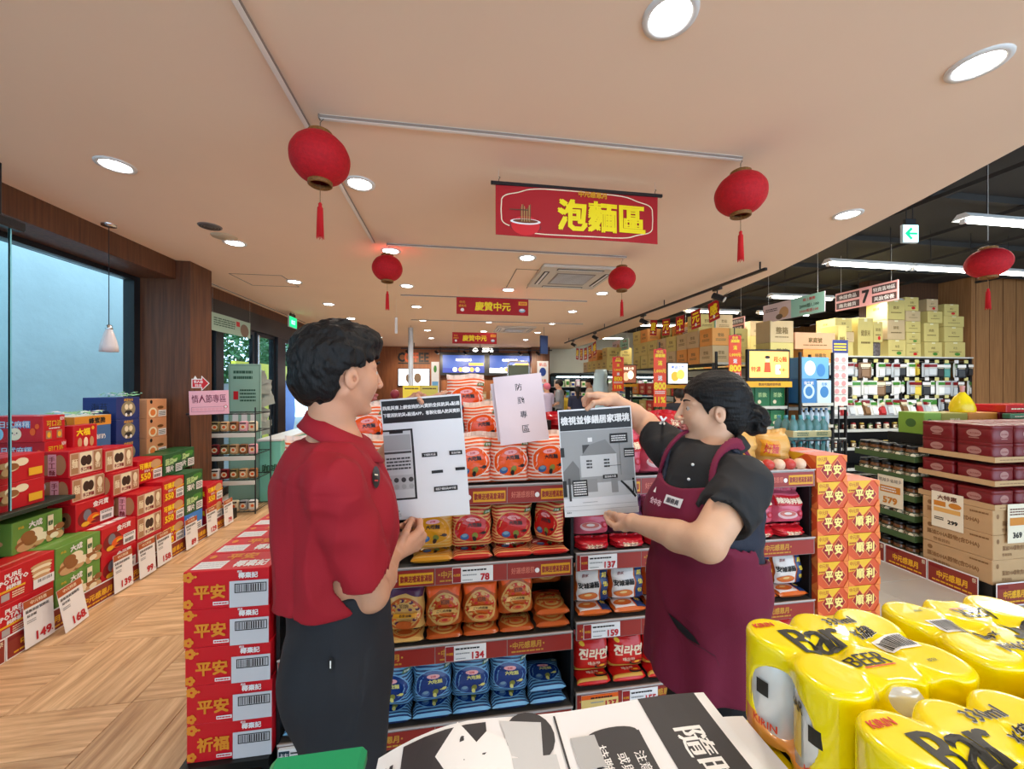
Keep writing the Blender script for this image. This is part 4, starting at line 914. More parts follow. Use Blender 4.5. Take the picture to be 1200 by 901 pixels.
# left bay, upper shelf
zz = .80
for i,(k,x,r_) in enumerate((('yellow',-.55,0),('yellow',-.36,0),('yellow',-.085,-.05),('redstripe',.085,.02),('redstripe',.27,-.03),('redstripe',.445,-.7))):
    flat(k, x*1.0-(.01 if i==5 else 0), zz+.001, 'lying flat under the %s standing one'%ordn[i], 0 if i<5 else -.0)
    sc_ = (1,1,.9) if i < 5 else (.75,.9,.9)
    pk(k, x, YF+.09, zz+.052, 'standing, %s on the upper shelf of the left bay'%ordn[i], 0, sc_, (-.08,0,r_))
zz = .465
for i,(k,x,r_) in enumerate((('plum',-.56,0),('copper',-.385,.05),('plum',-.2,.0),('copper',-.035,.03),('copper',.125,-.03),('copper',.285,.02))):
    lying(k, x, YF+.1, zz+.001, 'lying flat, %s on the middle shelf'%ordn[i], .3)
    pk(k, x, YF+.085, zz+.042+(.028 if i==5 else 0), 'standing, %s on the middle shelf'%ordn[i], 0, (1,1,.98), (-.09,0,r_))
lying('copper',.45,YF+.12,zz+.001,'lying at the right end, lowest',.42); lying('copper',.45,YF+.13,zz+.056,'lying flat at the right end, second',.42); pk('copper',.455,YF+.2,zz+.105,'slumped at the right end of the middle shelf',0,(.95,.9,.75),(-.5,0,0))
zz = .125
for i in range(7):
    x = -.60+.171*i
    lying('blue', x, YF+.105, zz+.001, 'lying flat, %s on the bottom shelf'%ordn[i], .42)
    if i < 6: pk('blue', x, YF+.095, zz+.056, 'standing, %s on the bottom shelf'%ordn[i], 0, (1,1,.86), (-.12,0,(0,.03,-.1,.08,0,-.03)[i]))
    else: lying('blue', x, YF+.11, zz+.056, 'lying second, bottom right end', .42); pk('blue', x, YF+.2, zz+.108, 'slumped at the bottom right end', 0, (.95,.9,.6), (-.5,0,0))
# right bay
zz = 1.15
for i,(k,x,y) in enumerate((('redstripe',.63,.09),('pink',.80,.09),('pink',.965,.09),('darkbowl',1.13,.09),('darkbowl',1.30,.09))): pk(k, x, YF+y-.015, zz+.002, 'topping the right bay, %s from the left'%ordn[i], 0, None, (-.06,0,0))
MB().box(.56,1.30,YF+.2,YF+.535,1.151,1.30,plat).build('riser', root)
for i in range(4): pk('foilred', .66+.205*i*.9, YF+.29, 1.302, 'on the riser of the right bay, %s'%ordn[i], 0, None, (-.12,0,rnd.uniform(-.2,.2)))
for i in range(3): pk('foilred', .62+.205*i, YF+.46, 1.302, 'furthest back on the riser, %s'%ordn[i], 0, (1,1,.9), (-.1,0,rnd.uniform(-.2,.2)))
pk('goldbag',1.49,YF+.17,1.152,'beside the woman, left one on top of the island',.2,(1,1,1.12)); pk('goldbag',1.69,YF+.17,1.152,'beside the woman, right one on top of the island',-.1,(.9,1,1.0))
for i in range(2): pk('foilred',1.50+.2*i,YF+.34,1.152,'behind the golden bags, %s'%ordn[i],.1,(1,1,1.7))
for i in range(6): 
    o = tag(MB().ball((0,0,.028),(.03,.03,.028),(P('bun_red',190,60,50,rough=.3),P('bun_pale',226,190,160,rough=.3))[i%2]).box(-.032,.032,-.032,.032,0,.004,white).build('wrapped_bun',None,(1.44+.06*i,YF+.035,1.1505)),'small wrapped round %s snack at the shelf edge, %s from the left'%(('red','pale')[i%2],ordn[i]),'snack','wrapped round snacks at the shelf edge')
for zi,(k,zz,h_) in enumerate((('pink',.812,1),('anseong',.50,1),('jin',.18,1))):
    for i in range(7):
        x = .648+.1735*i
        kk = k if not (k=='pink' and i in (1,4)) else 'darkbowl'
        w_ = ('upper','middle','bottom')[zi]
        if k != 'pink':
            lying(kk, x, YF+.1, zz+.001, 'lying, %s on right %s shelf'%(ordn[i],w_), .42)
        else: pk('foilred', x, YF+.07, zz+.001, 'lying, %s on right %s shelf'%(ordn[i],w_),0,(.83,.8,.42))
        pk(kk, x, YF+.1, zz+.055, 'upright, %s on right %s shelf'%(ordn[i],w_), 0, (1,1,.85 if k!='jin' else .9), (-.07,0,rnd.uniform(-.05,.05)))

# handwritten paper 防颱專區 leaning on the packs
def sheet(name, o0, u, v, w, h, ops, label, cat, bend=.004, fine=20, mat=None, back=None):
    o0, u, v = Vector(o0), Vector(u).normalized(), Vector(v).normalized(); v = (v-u*u.dot(v)).normalized(); nn = u.cross(v)
    def fn(x, y, off): return o0+u*(x*w)+v*(y*h)+nn*(bend*math.sin(PI*x*1.6+.6)+bend*.8*math.sin(PI*y*2.2+x*2)+off)
    mb = MB(); n = 16
    for s_ in (0,-.0006):
        vs = [fn(i/n,j/n,s_) for j in range(n+1) for i in range(n+1)]
        mb.add(vs, [(j*(n+1)+i,j*(n+1)+i+1,(j+1)*(n+1)+i+1,(j+1)*(n+1)+i) for j in range(n) for i in range(n)], mat or paper, True)
    mb.pr(Warp(fn,w,h), ops, .0005, .00015)
    return tag(mb.build(name), label, cat)
paper = M('paper', srgb(236,233,232), .7); paperp = M('paper_lilac', srgb(226,206,210), .7); ink = P('ink', 34,30,34)
sheet('handwritten_paper',(.205,YF-.035,1.318),(.95,.0,.10),(-.27,.10,1),.215,.295,[('t','防',.5,.82,.105,ink,.2,.0),('t','颱',.52,.62,.105,ink,.2,.0),('t','專',.54,.41,.105,ink,.2,.0),('t','區',.55,.2,.105,ink,.2,.0)],'pale pink paper with handwritten 防颱專區 leaning on the orange noodle packs','paper',mat=paperp)
sheet('blank_paper',(.195,YF-.02,1.335),(.95,.0,.12),(-.27,.10,1),.2,.25,[],'blank pale paper sticking out behind the handwritten one','paper',mat=paperp)

# red carton stacks: left end (平安 / 祈福)
cr = P('gift_red',206,20,34,rough=.4); gq = P('gift_gold',226,140,40)
flower = lambda x,y,r_: [('e',x+r_*.8*math.cos(2*PI*k/5)*.45,y+r_*.8*math.sin(2*PI*k/5),r_*.3,r_*.62,gq) for k in range(5)]+[('e',x,y,r_*.15,r_*.3,cr)]
def gift(word):
    def f():
        fr = flower(.06,.86,.1)+flower(.06,.16,.09)+[('t',word,.31,.46,.36,gq,.4,.02),('t','椰棗記',.76,.84,.15,white,.36,.02),('t','禮盒',.66,.95,.06,white,.1),('r',.54,0,.46,.7,P('label_grey',206,204,206)),('o',.6,.38,.38,.25,.0035,black),('bar',.62,.41,.34,.19,black),('r',.35,.1,.18,.09,white),('l',.36,.11,.16,.07,1,red),('e',.15,.88,.018,.03,gq)]
        tp = [('r',.05,.1,.35,.42,white),('l',.08,.15,.3,.32,3,P('label_grey',206,204,206)),('t','椰棗記',.72,.3,.34,white,.4,.02),('t',word,.5,.75,.34,gq,.4,.02),('e',.12,.78,.04,.1,gq)]
        return carton('x',.308,.163,.1485,cr,fr,[('t',word,.5,.5,.4,gq,.7)],tp,bev=.002)
    return f
gP, gQ = solid('gift_carton', gift('平安')), solid('gift_carton', gift('祈福'))
MB_ = MB()
for k in range(8): MB_.box(-1.04,-.72,YF-.02+.125*k,YF+.05+.125*k,.07,.10,plat)
for x in (-1.03,-.89,-.75): MB_.box(x,x+.03,YF-.01,YF+.93,0,.07,plat)
tag(MB_.build('pallet'),'low black plastic pallet under the red gift cartons','pallet')
lev = ['bottom','second','third','fourth','top']
for j in range(6):
    for i in range(5):
        x = -.868+rnd.uniform(-.003,.003)+(.003*i*-1)
        o = (gQ if i == 0 else gP)((x,YF+.001+.166*j,.1015+.1495*i),rnd.uniform(-.004,.004),'red gift carton reading %s, %s layer, %s row back'%('祈福' if i==0 else '平安',lev[i],ordn[j]),'red gift cartons stacked at the island end'); o['category']='gift carton'

# right end stack of orange cartons 平安 / 順利
co = P('fest_orange',214,84,40,rough=.4); cy2 = P('fest_yellow',232,180,40); dr = P('fest_dark_red',150,26,26)
def fest(word, w):
    def f():
        cap = [('p',[(0,.55),(0,1),(.75,1),(.45,.62)],cy2),('t','中元拜',.2,.86,.16,P('fest_ink',180,70,30),.3),('l',.03,.58,.3,.12,1,P('fest_ink',180,70,30))]
        for cx,c_ in ((.36,word[0]),(.68,word[1])): cap += [('p',[(cx-.24,.46),(cx,.08),(cx+.24,.46),(cx,.86)],P('fest_edge',236,150,90)),('p',[(cx-.215,.46),(cx,.12),(cx+.215,.46),(cx,.82)],dr)]
        cap += [('t',word[0],.36,.47,.36,P('fest_cream',250,224,130),.24,.022),('t',word[1],.68,.47,.36,P('fest_cream',250,224,130),.24,.022),('p',[(.0,.0),(.2,0),(0,.2)],P('fest_light',236,130,60)),('p',[(1,0),(.84,0),(1,.3)],P('fest_light',236,130,60)),('p',[(1,1),(.82,1),(1,.72)],P('fest_light',236,130,60))]
        return carton('x',w,.25,.133,co,cap,cap,[('r',.0,.4,1,.14,P('tape_pinkish',226,150,130,rough=.2))],bev=.002)
    return f
fA, fB, fC = solid('festival_carton',fest('平安',.176)), solid('festival_carton',fest('順利',.19)), solid('festival_carton',fest('平安',.19))
num = ['bottom','second from the bottom','third from the bottom','fourth from the bottom','fifth from the bottom','fourth from the top','third from the top','second from the top','top']
num8 = ['bottom','second from the bottom','third from the bottom','fourth from the bottom','fourth from the top','third from the top','second from the top','top']
for i in range(9):
    o = fA((1.896+rnd.uniform(-.003,.003)-(.006 if i>7 else 0),YF+.0,.016+.1342*i),0,'orange festival carton reading 平安, %s of the left stack'%num[i],'orange festival cartons at the island end'); o['category']='festival carton'
for i in range(8):
    o = (fC if i==7 else fB)((2.083+rnd.uniform(-.003,.003),YF+.002,.016+.1342*i),0,'orange festival carton reading %s, %s of the right stack'%('平安' if i==7 else '順利',num8[i]),'orange festival cartons at the island end'); o['category']='festival carton'
for j in (1,2):
    for i in (6,7): pass
tag(MB().box(1.80,2.18,YF,YF+.9,0,.015,plat).build('base_board'),'thin black base board under the orange festival cartons','board')
for j in (1,2,3):
    for i in range(8):
        o = fB((2.083,YF+.002+.252*j,.016+.1342*i),0,'orange festival carton behind the right stack, %s layer, %s row back'%(ordn[i],ordn[j]),'orange festival cartons at the island end'); o['category']='festival carton'
    for i in range(8):
        o = fA((1.896,YF+.002+.252*j,.016+.1342*i),0,'orange festival carton behind the left stack, %s layer, %s row back'%(ordn[i],ordn[j]),'orange festival cartons at the island end'); o['category']='festival carton'
# ================================================================== PEOPLE (signed distance bodies -> one surface each)
A = lambda *v: np.array(v, dtype=np.float32)
def ray(px, py, zc):                             # a point seen at px,py of the photograph, zc metres ahead
    u = (px-600)/453; v = (450.5-py)/453; s_, c_ = math.sin(YAW), math.cos(YAW)
    return A(zc*(s_+c_*u), zc*(c_-s_*u), 1.58+zc*v)
def h3(i, j, k, seed):
    n = (i*374761393 + j*668265263 + k*1274126177 + seed*69069) & 0xffffffff
    n = (n ^ (n >> 13))*1274126177 & 0xffffffff
    return ((n ^ (n >> 16)) & 0xffff)/65535.0*2-1
def vnoise(P_, f, seed=0):
    q = P_*np.asarray(f, dtype=np.float32); i = np.floor(q).astype(np.int64); t = q-i; t = t*t*(3-2*t); r_ = 0
    for a in (0,1):
        for b in (0,1):
            for c in (0,1):
                w = (t[:,0] if a else 1-t[:,0])*(t[:,1] if b else 1-t[:,1])*(t[:,2] if c else 1-t[:,2])
                r_ = r_ + w*h3(i[:,0]+a, i[:,1]+b, i[:,2]+c, seed)
    return r_.astype(np.float32)
def smin(a, b, k):
    if k <= 0: return np.minimum(a, b)
    h = np.clip(.5+.5*(b-a)/k, 0, 1); return b*(1-h)+a*h-k*h*(1-h)
def smax(a, b, k): return -smin(-a, -b, k)
def cone(a, b, ra, rb, flat=None):
    a, b = np.asarray(a, np.float32), np.asarray(b, np.float32)
    def f(P_):
        p = P_
        if flat is not None:
            n_, s_ = np.asarray(flat[0], np.float32), flat[1]
            p = p + ((p-a)@n_)[:,None]*n_*(1/s_-1); bb = b + ((b-a)@n_)*n_*(1/s_-1)
        else: bb = b
        ab = bb-a; t = np.clip(((p-a)@ab)/max(1e-9, float(ab@ab)), 0, 1)
        d = np.linalg.norm(p-a-t[:,None]*ab, axis=1)-(ra+(rb-ra)*t)
        return d*(min(1, flat[1]*1.25) if flat is not None else 1)
    return f
def ell(c, r_, ax=None):
    c = np.asarray(c, np.float32); r_ = np.asarray(r_, np.float32); ax = np.eye(3, dtype=np.float32) if ax is None else np.asarray(ax, np.float32)
    def f(P_):
        q = (P_-c)@ax.T; k0 = np.linalg.norm(q/r_, axis=1); k1 = np.linalg.norm(q/(r_*r_), axis=1)+1e-9
        return k0*(k0-1)/k1
    return f
def field(prims):
    def f(P_):
        d = None
        for op, k, g in prims:
            v = g(P_)
            if d is None: d = v
            elif op == '+': d = smin(d, v, k)
            else: d = smax(d, -v, k)
        return d
    return f
def snet(f, lo, hi, h):
    cs = 4; lo = np.asarray(lo, np.float32); n = [int(math.ceil((hi[i]-lo[i])/(h*cs)))+1 for i in range(3)]
    g = np.stack(np.meshgrid(*[np.arange(n[i])*h*cs+h*cs*.5-h*.5+lo[i] for i in range(3)], indexing='ij'), -1).reshape(-1,3).astype(np.float32)
    Dc = f(g).reshape(n); D = Dc.repeat(cs,0).repeat(cs,1).repeat(cs,2).astype(np.float32)
    idx = np.argwhere(np.abs(D) < h*cs*1.6)
    if len(idx) == 0: return np.zeros((0,3)), []
    D[idx[:,0],idx[:,1],idx[:,2]] = f((idx*h+lo).astype(np.float32))
    S = D < 0; c = S[:-1,:-1,:-1].astype(np.int8)
    for a,b,e in ((1,0,0),(0,1,0),(0,0,1),(1,1,0),(1,0,1),(0,1,1),(1,1,1)):
        c = c + S[a:S.shape[0]-1+a, b:S.shape[1]-1+b, e:S.shape[2]-1+e]
    act = np.argwhere((c > 0) & (c < 8)); ids = -np.ones(c.shape, np.int32); ids[act[:,0],act[:,1],act[:,2]] = np.arange(len(act))
    P_ = np.zeros((len(act),3)); cnt = np.zeros(len(act))
    cr_ = [(a,b,e) for a in (0,1) for b in (0,1) for e in (0,1)]
    for p in cr_:
        for ax_ in range(3):
            if p[ax_] == 0:
                q = list(p); q[ax_] = 1
                d0 = D[act[:,0]+p[0],act[:,1]+p[1],act[:,2]+p[2]]; d1 = D[act[:,0]+q[0],act[:,1]+q[1],act[:,2]+q[2]]
                m = (d0 < 0) != (d1 < 0); t = np.where(m, d0/np.where(m, d0-d1, 1), 0)
                for k in range(3): P_[:,k] += np.where(m, p[k]+(t if k == ax_ else 0), 0)
                cnt += m
    V = (act + P_/cnt[:,None])*h + lo; F_ = []
    for ax_ in range(3):
        o1, o2 = [(1,2),(2,0),(0,1)][ax_]
        a = [slice(1,-1)]*3; a[ax_] = slice(0,-1); b = list(a); b[ax_] = slice(1,None)
        sub = [slice(1, S.shape[k]-1) for k in range(3)]
        s0 = S[tuple(slice(0,-1) if k==ax_ else sub[k] for k in range(3))]; s1 = S[tuple(slice(1,None) if k==ax_ else sub[k] for k in range(3))]
        e = np.argwhere(s0 != s1); up = s0[e[:,0],e[:,1],e[:,2]]
        for k in range(3):
            if k != ax_: e[:,k] += 1
        def cell(d1, d2):
            q = e.copy(); q[:,o1] -= d1; q[:,o2] -= d2; return ids[q[:,0],q[:,1],q[:,2]]
        q = np.stack([cell(1,1), cell(0,1), cell(0,0), cell(1,0)], 1); q[~up] = q[~up][:,::-1]
        F_.append(q[(q >= 0).all(1)])
    return V, np.concatenate(F_)
def sdfmesh(name, parts, mats, parent, matfn=None, skew=None):
    """parts: list of (field, lo, hi, cell); joined as one mesh object"""
    Vs, Fs, b = [], [], 0
    for f, lo, hi, h in parts:
        V, F_ = snet(f, lo, hi, h)
        if len(V): Vs.append(V); Fs.append(F_+b); b += len(V)
    V = np.concatenate(Vs); F_ = np.concatenate(Fs)
    me = bpy.data.meshes.new(name); me.vertices.add(len(V)); me.vertices.foreach_set('co', V.astype(np.float32).ravel())
    me.loops.add(len(F_)*4); me.loops.foreach_set('vertex_index', F_.astype(np.int32).ravel())
    me.polygons.add(len(F_)); me.polygons.foreach_set('loop_start', np.arange(len(F_), dtype=np.int32)*4)
    for m in mats: me.materials.append(m)
    me.update(calc_edges=True); me.polygons.foreach_set('use_smooth', [True]*len(F_))
    if matfn is not None:
        me.polygons.foreach_set('material_index', matfn(V[F_].mean(1)).astype(np.int32))
    me.validate(); me.update()
    o = bpy.data.objects.new(name, me); C.objects.link(o); o.parent = parent
    if parent: o.matrix_parent_inverse = Matrix.Translation(-parent.location)
    return o
from mathutils.bvhtree import BVHTree
class Project:                                   # prints laid on a cloth surface by projecting along a direction
    def __init__(s, obj, o, u, v, w, h, d):
        s.o, s.u, s.v, s.w, s.h, s.d = Vector(o), Vector(u).normalized(), Vector(v).normalized(), w, h, Vector(d).normalized()
        me = obj.data; s.t = BVHTree.FromPolygons([v_.co for v_ in me.vertices], [tuple(p.vertices) for p in me.polygons])
    def __call__(s, x, y, off):
        p = s.o+s.u*(x*s.w)+s.v*(y*s.h)
        h = s.t.ray_cast(p-s.d*.3, s.d, 1.0)
        return (h[0]-s.d*off*2.5) if h[0] is not None else p
class PWarp(Warp):
    def __init__(s, pj): s.pj = pj; s.w, s.h = pj.w, pj.h
    def __call__(s, x, y, off): return s.pj(x, y, off)
def kid(mb, name, parent):
    o = mb.build(name, parent); o.matrix_parent_inverse = Matrix.Translation(-parent.location); return o

def head_prims(c, Fd, s=1.0, female=False):
    Fd = np.array(Fd, np.float32); U = A(0,0,1); R_ = np.cross(Fd, U)
    L = lambda f, r_, u: c + (Fd*f + R_*r_ + U*u)*s
    ax = np.stack([Fd, R_, U]); E = lambda f,r_,u,a,b,e: ell(L(f,r_,u), A(a,b,e)*s, ax)
    k = .012
    pr = [('+',0,E(-.012,0,.025,.097,.077,.092)), ('+',.02,E(.032,0,-.028,.058,.060,.080)), ('+',.012,E(.066,0,-.100,.016,.021,.015))]
    for q in (1,-1):
        pr += [('+',.016,cone(L(-.012,q*.052,-.048),L(.05,q*.016,-.098),.02*s,.015*s)), ('+',.016,E(.052,q*.036,-.03,.028,.024,.03)), ('+',.01,cone(L(.081,q*.014,.02),L(.066,q*.046,.017),.0085*s,.008*s))]
    pr += [('+',.01,cone(L(.088,0,.012),L(.109,0,-.033),.0075*s,.0095*s))]
    for q in (1,-1):
        pr += [('+',.006,E(.1,q*.011,-.037,.010,.008,.008)), ('-',.008,E(.097,q*.031,.001,.016,.016,.010))]
        pr += [('+',.004,cone(L(.079,q*.017,.006),L(.074,q*.044,.005),.0042*s,.0042*s)), ('+',.004,cone(L(.079,q*.019,-.009),L(.074,q*.043,-.008),.004*s,.004*s))]
    pr += [('+',.005,E(.090,0,-.061,.010,.022,.0055)), ('+',.005,E(.088,0,-.071,.010,.018,.0065)), ('-',.003,E(.100,0,-.0662,.006,.022,.0016))]
    for q in (1,-1):
        pr += [('+',.004,ell(L(-.006,q*.077,-.016), A(.017,.008,.029)*s, ax)), ('-',.004,ell(L(-.003,q*.087,-.013), A(.010,.006,.019)*s, ax)), ('+',.003,ell(L(.006,q*.080,-.022), A(.005,.005,.008)*s, ax)), ('-',.002,ell(L(-.0,q*.081,-.018), A(.005,.008,.008)*s, ax))]
    return pr, L, ax
def eyes(parent, L, ax, s, browm):
    iris = M('iris', srgb(40,24,16), .1, coat=1); sc_ = M('eye_white', srgb(186,176,168), .35)
    for q in (1,-1):
        c = L(.0735,q*.031,-.001); mb = MB().ball(tuple(c), .0115*s, sc_, 16, 10)
        d = ax[0]; mb.ball(tuple(c+d*.0072*s), .0053*s, iris, 12, 8); kid(mb, 'eye', parent)
        mb = MB(); pts = [L(.0915-.00022*(abs(t-.3)*20)**1.6, q*(.014+.036*t), .022+.006*math.sin(PI*t*.8)) for t in (0,.2,.4,.6,.8,1)]
        mb.tube([tuple(p) for p in pts], [.002,.0035,.0036,.0032,.0025,.001], browm, 6); kid(mb, 'eyebrow', parent)
def fingers(spec, k=.006):
    pr = []
    for pts, rs in spec:
        for i in range(len(pts)-1): pr.append(('+', k if i else .008, cone(pts[i], pts[i+1], rs[i], rs[i+1])))
    return pr
def handprims(side, wrist, palm, spec, rw=.026):
    """palm: list of points knuckle side; spec: fingers"""
    pr = []
    for q in palm: pr.append(('+', .014, cone(wrist, q, rw*.72, .0135)))
    return pr + fingers(spec)
def box_of(pts, m): a = np.array(pts); return a.min(0)-m, a.max(0)+m
skin1 = M('skin_tan', srgb(206,148,116), .5, noise=.10, nscale=14, sss=.12, bump=.05, bscale=220)
skin2 = M('skin_fair', srgb(222,172,140), .5, noise=.08, nscale=14, sss=.12, bump=.05, bscale=220)
lipm = M('lip', srgb(176,92,82), .4); lip2 = M('lip_rose', srgb(196,110,100), .4); nailm = M('nail', srgb(226,180,160), .25)
hairm = M('hair_black', (.009,.008,.008), .5, spec=.22, bump=.3, bscale=200, stretch=(1,1,.25)); browm = M('brow', (.02,.015,.012), .7)

# ---------------- the man
mC = A(-.296, 1.076, 0); azF = math.radians(76); mF = A(math.sin(azF), math.cos(azF), 0); mR = A(math.cos(azF), -math.sin(azF), 0); Uz = A(0,0,1)
ML = lambda f, r_, z: mC + mF*f + mR*r_ + Uz*z
man = empty('person', 'man in red short-sleeved shirt and dark trousers, back half turned, holding a printed sheet', 'person', (float(mC[0]), float(mC[1]), 0), 0)
hd = math.radians(52); hF = A(math.sin(hd), math.cos(hd), 0); hc = A(-.287, 1.062, 1.612)
hp, HL, hax = head_prims(hc, hF, 1.0)
SR, SL = ML(-.010,.165,1.358), ML(.0,-.175,1.36)
ER, WR = A(-.190,.965,1.080), ray(459,651,1.17)
EL, WL = A(-.335,1.43,1.180), ray(471,506,1.435)
torso = [('+',0,cone(ML(-.01,0,1.08),ML(-.015,0,1.30),.155,.165,(mF,.62))), ('+',.05,cone(SR-mR*.03,SL+mR*.03,.046,.046)), ('+',.05,cone(ML(-.02,0,1.33),ML(-.0,0,1.43),.085,.048)), ('+',.05,cone(ML(0,0,.9),ML(0,0,1.05),.145,.145,(mF,.62)))]
neck = [('+',.02,cone(ML(-.012,0,1.40),hc+A(0,0,-.06)-hF*.025,.056,.054))]
arms = [('+',.02,cone(SR,ER,.05,.040)), ('+',.012,cone(ER,ER*.62+WR*.38+A(0,0,-.003),.039,.040)), ('+',.012,cone(ER*.62+WR*.38,WR,.040,.026)),
        ('+',.02,cone(SL,EL,.05,.040)), ('+',.012,cone(EL,EL*.65+WL*.35,.040,.040)), ('+',.012,cone(EL*.65+WL*.35,WL,.040,.026))]
RHs = [([ray(466,642,1.185),ray(475,625,1.205),ray(481.5,611,1.30),ray(482,607.5,1.345)],[.0145,.0118,.0095,.0078]),
       ([ray(492,622,1.255),ray(492,611,1.30),ray(485,609.5,1.345),ray(482.5,607,1.36)],[.0118,.0098,.0085,.0075]),
       ([ray(495,628,1.27),ray(488,616,1.315),ray(479,611.5,1.31),ray(475,613,1.30)],[.0118,.010,.0088,.0076]),
       ([ray(493,635,1.275),ray(482,624,1.315),ray(471,616,1.305),ray(467,617,1.29)],[.0115,.0098,.0086,.0074]),
       ([ray(488,641,1.27),ray(477,632,1.30),ray(468,626,1.295),ray(464.5,627.5,1.285)],[.0105,.0088,.0078,.0068])]
RHp = [p[0][0] for p in RHs]
LHs = [([ray(477,485.5,1.42),ray(482,469.5,1.40),ray(489,465.0,1.365),ray(494,471.5,1.325)],[.0145,.0118,.0098,.0085]),
       ([ray(490,468.5,1.415),ray(503,467.0,1.43),ray(513,463.5,1.445),ray(523,459.0,1.46)],[.0118,.0098,.0085,.0072]),
       ([ray(485,467.5,1.41),ray(491,462.0,1.40),ray(497,464.5,1.385),ray(499,469.5,1.375)],[.012,.0102,.009,.008]),
       ([ray(479,469.5,1.435),ray(486,463.0,1.44),ray(494,465.5,1.43),ray(496,472.5,1.42)],[.0115,.0098,.0086,.0074]),
       ([ray(475,473.5,1.45),ray(481,467.5,1.46),ray(489,470.5,1.455),ray(491,476.5,1.45)],[.0105,.0088,.0078,.0068])]
LHp = [p[0][0] for p in LHs]
hands = handprims(1, WR, RHp[1:], RHs) + [('+',.012,cone(WR,RHp[0],.022,.015))] + handprims(-1, WL, LHp[1:], LHs) + [('+',.012,cone(WL,LHp[0],.022,.015))]
legs = []
for q in (1,-1): legs += [('+',.04,cone(ML(0,q*.09,.90),ML(.01,q*.10,.50),.085,.056)), ('+',.02,cone(ML(.01,q*.10,.50),ML(-.02,q*.11,.09),.054,.038)), ('+',.02,cone(ML(-.03,q*.11,.05),ML(.12,q*.12,.035),.038,.03))]
bodyf = field(torso+legs+neck+arms); headf = field(hp+neck); armf = field(arms+hands)
bl, bh = ML(0,0,0)-A(.35,.40,0), ML(0,0,0)+A(.35,.45,1.47)
r1, r1h = box_of([WR]+[p for s_ in RHs for p in s_[0]]+[ER], .05); r2, r2h = box_of([WL]+[p for s_ in LHs for p in s_[0]]+[EL], .05)
def lipsel(L, ax, c, s=1):
    def f(P_):
        q = (P_-c)@ax.T/s; m = (q[:,0] > .075)&(np.abs(q[:,1]) < .024-.35*np.abs(q[:,2]+.066))&(np.abs(q[:,2]+.066) < .0125)
        return np.where(m, 1, 0)
    return f
body = sdfmesh('body', [(bodyf, bl, bh, .010), (headf, hc-A(.15,.15,.20), hc+A(.15,.15,.16), .0028), (armf, r1, r1h, .003), (armf, r2, r2h, .003)], [skin1, lipm], man, lipsel(HL, hax, hc))
eyes(man, HL, hax, 1, browm)
# hair
cut1 = cone(HL(.105,-.0,-.03),HL(.100,0,-.10),.085,.09)
def hairf(P_):
    q = (P_-hc)@hax.T; f_, r_, u_ = q[:,0], q[:,1], q[:,2]
    d = ell(HL(-.014,0,.036), A(.108,.090,.098), hax)(P_)
    d = smin(d, ell(HL(-.05,0,-.01), A(.075,.078,.085), hax)(P_), .02)
    d = smin(d, ell(HL(.045,.0,.082), A(.062,.066,.040), hax)(P_), .015)
    low = np.where(f_ < -.045, -.088+.35*np.abs(r_), np.where(f_ < .012, -.072+(f_+.045)*1.6, np.minimum(.020+(f_-.012)*.35, .05)))+.010*vnoise(P_, (70,70,10), 13)
    side = np.where((np.abs(r_) > .055)&(f_ > .012)&(f_ < .030), -.012, 0)      # sideburn
    d = smax(d, (low+side)-u_, .006)
    d = smax(d, -(cone(HL(-.002,.105,-.016),HL(-.004,.07,-.020),.026,.03)(P_)), .004); d = smax(d, -(cone(HL(-.002,-.105,-.016),HL(-.004,-.07,-.020),.026,.03)(P_)), .004)
    sw = np.stack([f_*1.0+u_*.8, r_, u_*.5-f_*.4], 1).astype(np.float32)
    n = vnoise(sw, (38,95,60), 3)*.0042 + vnoise(sw, (80,230,130), 5)*.0020 + vnoise(P_, (24,24,24), 9)*.0045
    return d - n*np.clip((u_+.09)*12, .25, 1.15)
sdfmesh('hair', [(hairf, hc-A(.15,.15,.11), hc+A(.15,.15,.17), .0026)], [hairm], man)
# shirt
shirtm = M('shirt_red', srgb(150,8,28), .8, noise=.12, nscale=6, bump=.12, bscale=420)
def folds(P_, amp=1, seed=1):
    return amp*1.5*(.0042*vnoise(P_, (9,9,5), seed)+.0022*vnoise(P_, (26,26,11), seed+1)+.0052*(1-np.abs(vnoise(P_+.02*vnoise(P_,(6,6,6),seed+7)[:,None], (15,15,7), seed+2))*3)*.6)
def limbfolds(P_, a, b, amp=.003, f=55):
    ab = b-a; t = (P_-a)@(ab/np.linalg.norm(ab)); q = vnoise(P_, (14,14,14), 4)
    return amp*np.sin(t*f+q*4)*np.clip(q+.3, 0, 1)
cuffR = SR*.20+ER*.80; cuffL = SL*.30+EL*.70
st = field([('+',0,cone(ML(-.012,0,.985),ML(-.02,0,1.28),.184,.188,(mF,.72))), ('+',.05,cone(SR-mR*.03,SL+mR*.03,.062,.062)), ('+',.05,cone(ML(-.022,0,1.33),ML(-.008,0,1.43),.110,.060)), ('+',.04,ell(ML(.085,.0,1.22),(.06,.15,.12),np.stack([mF,mR,Uz])))])
slv = [(SR,cuffR,ER),(SL,cuffL,EL)]
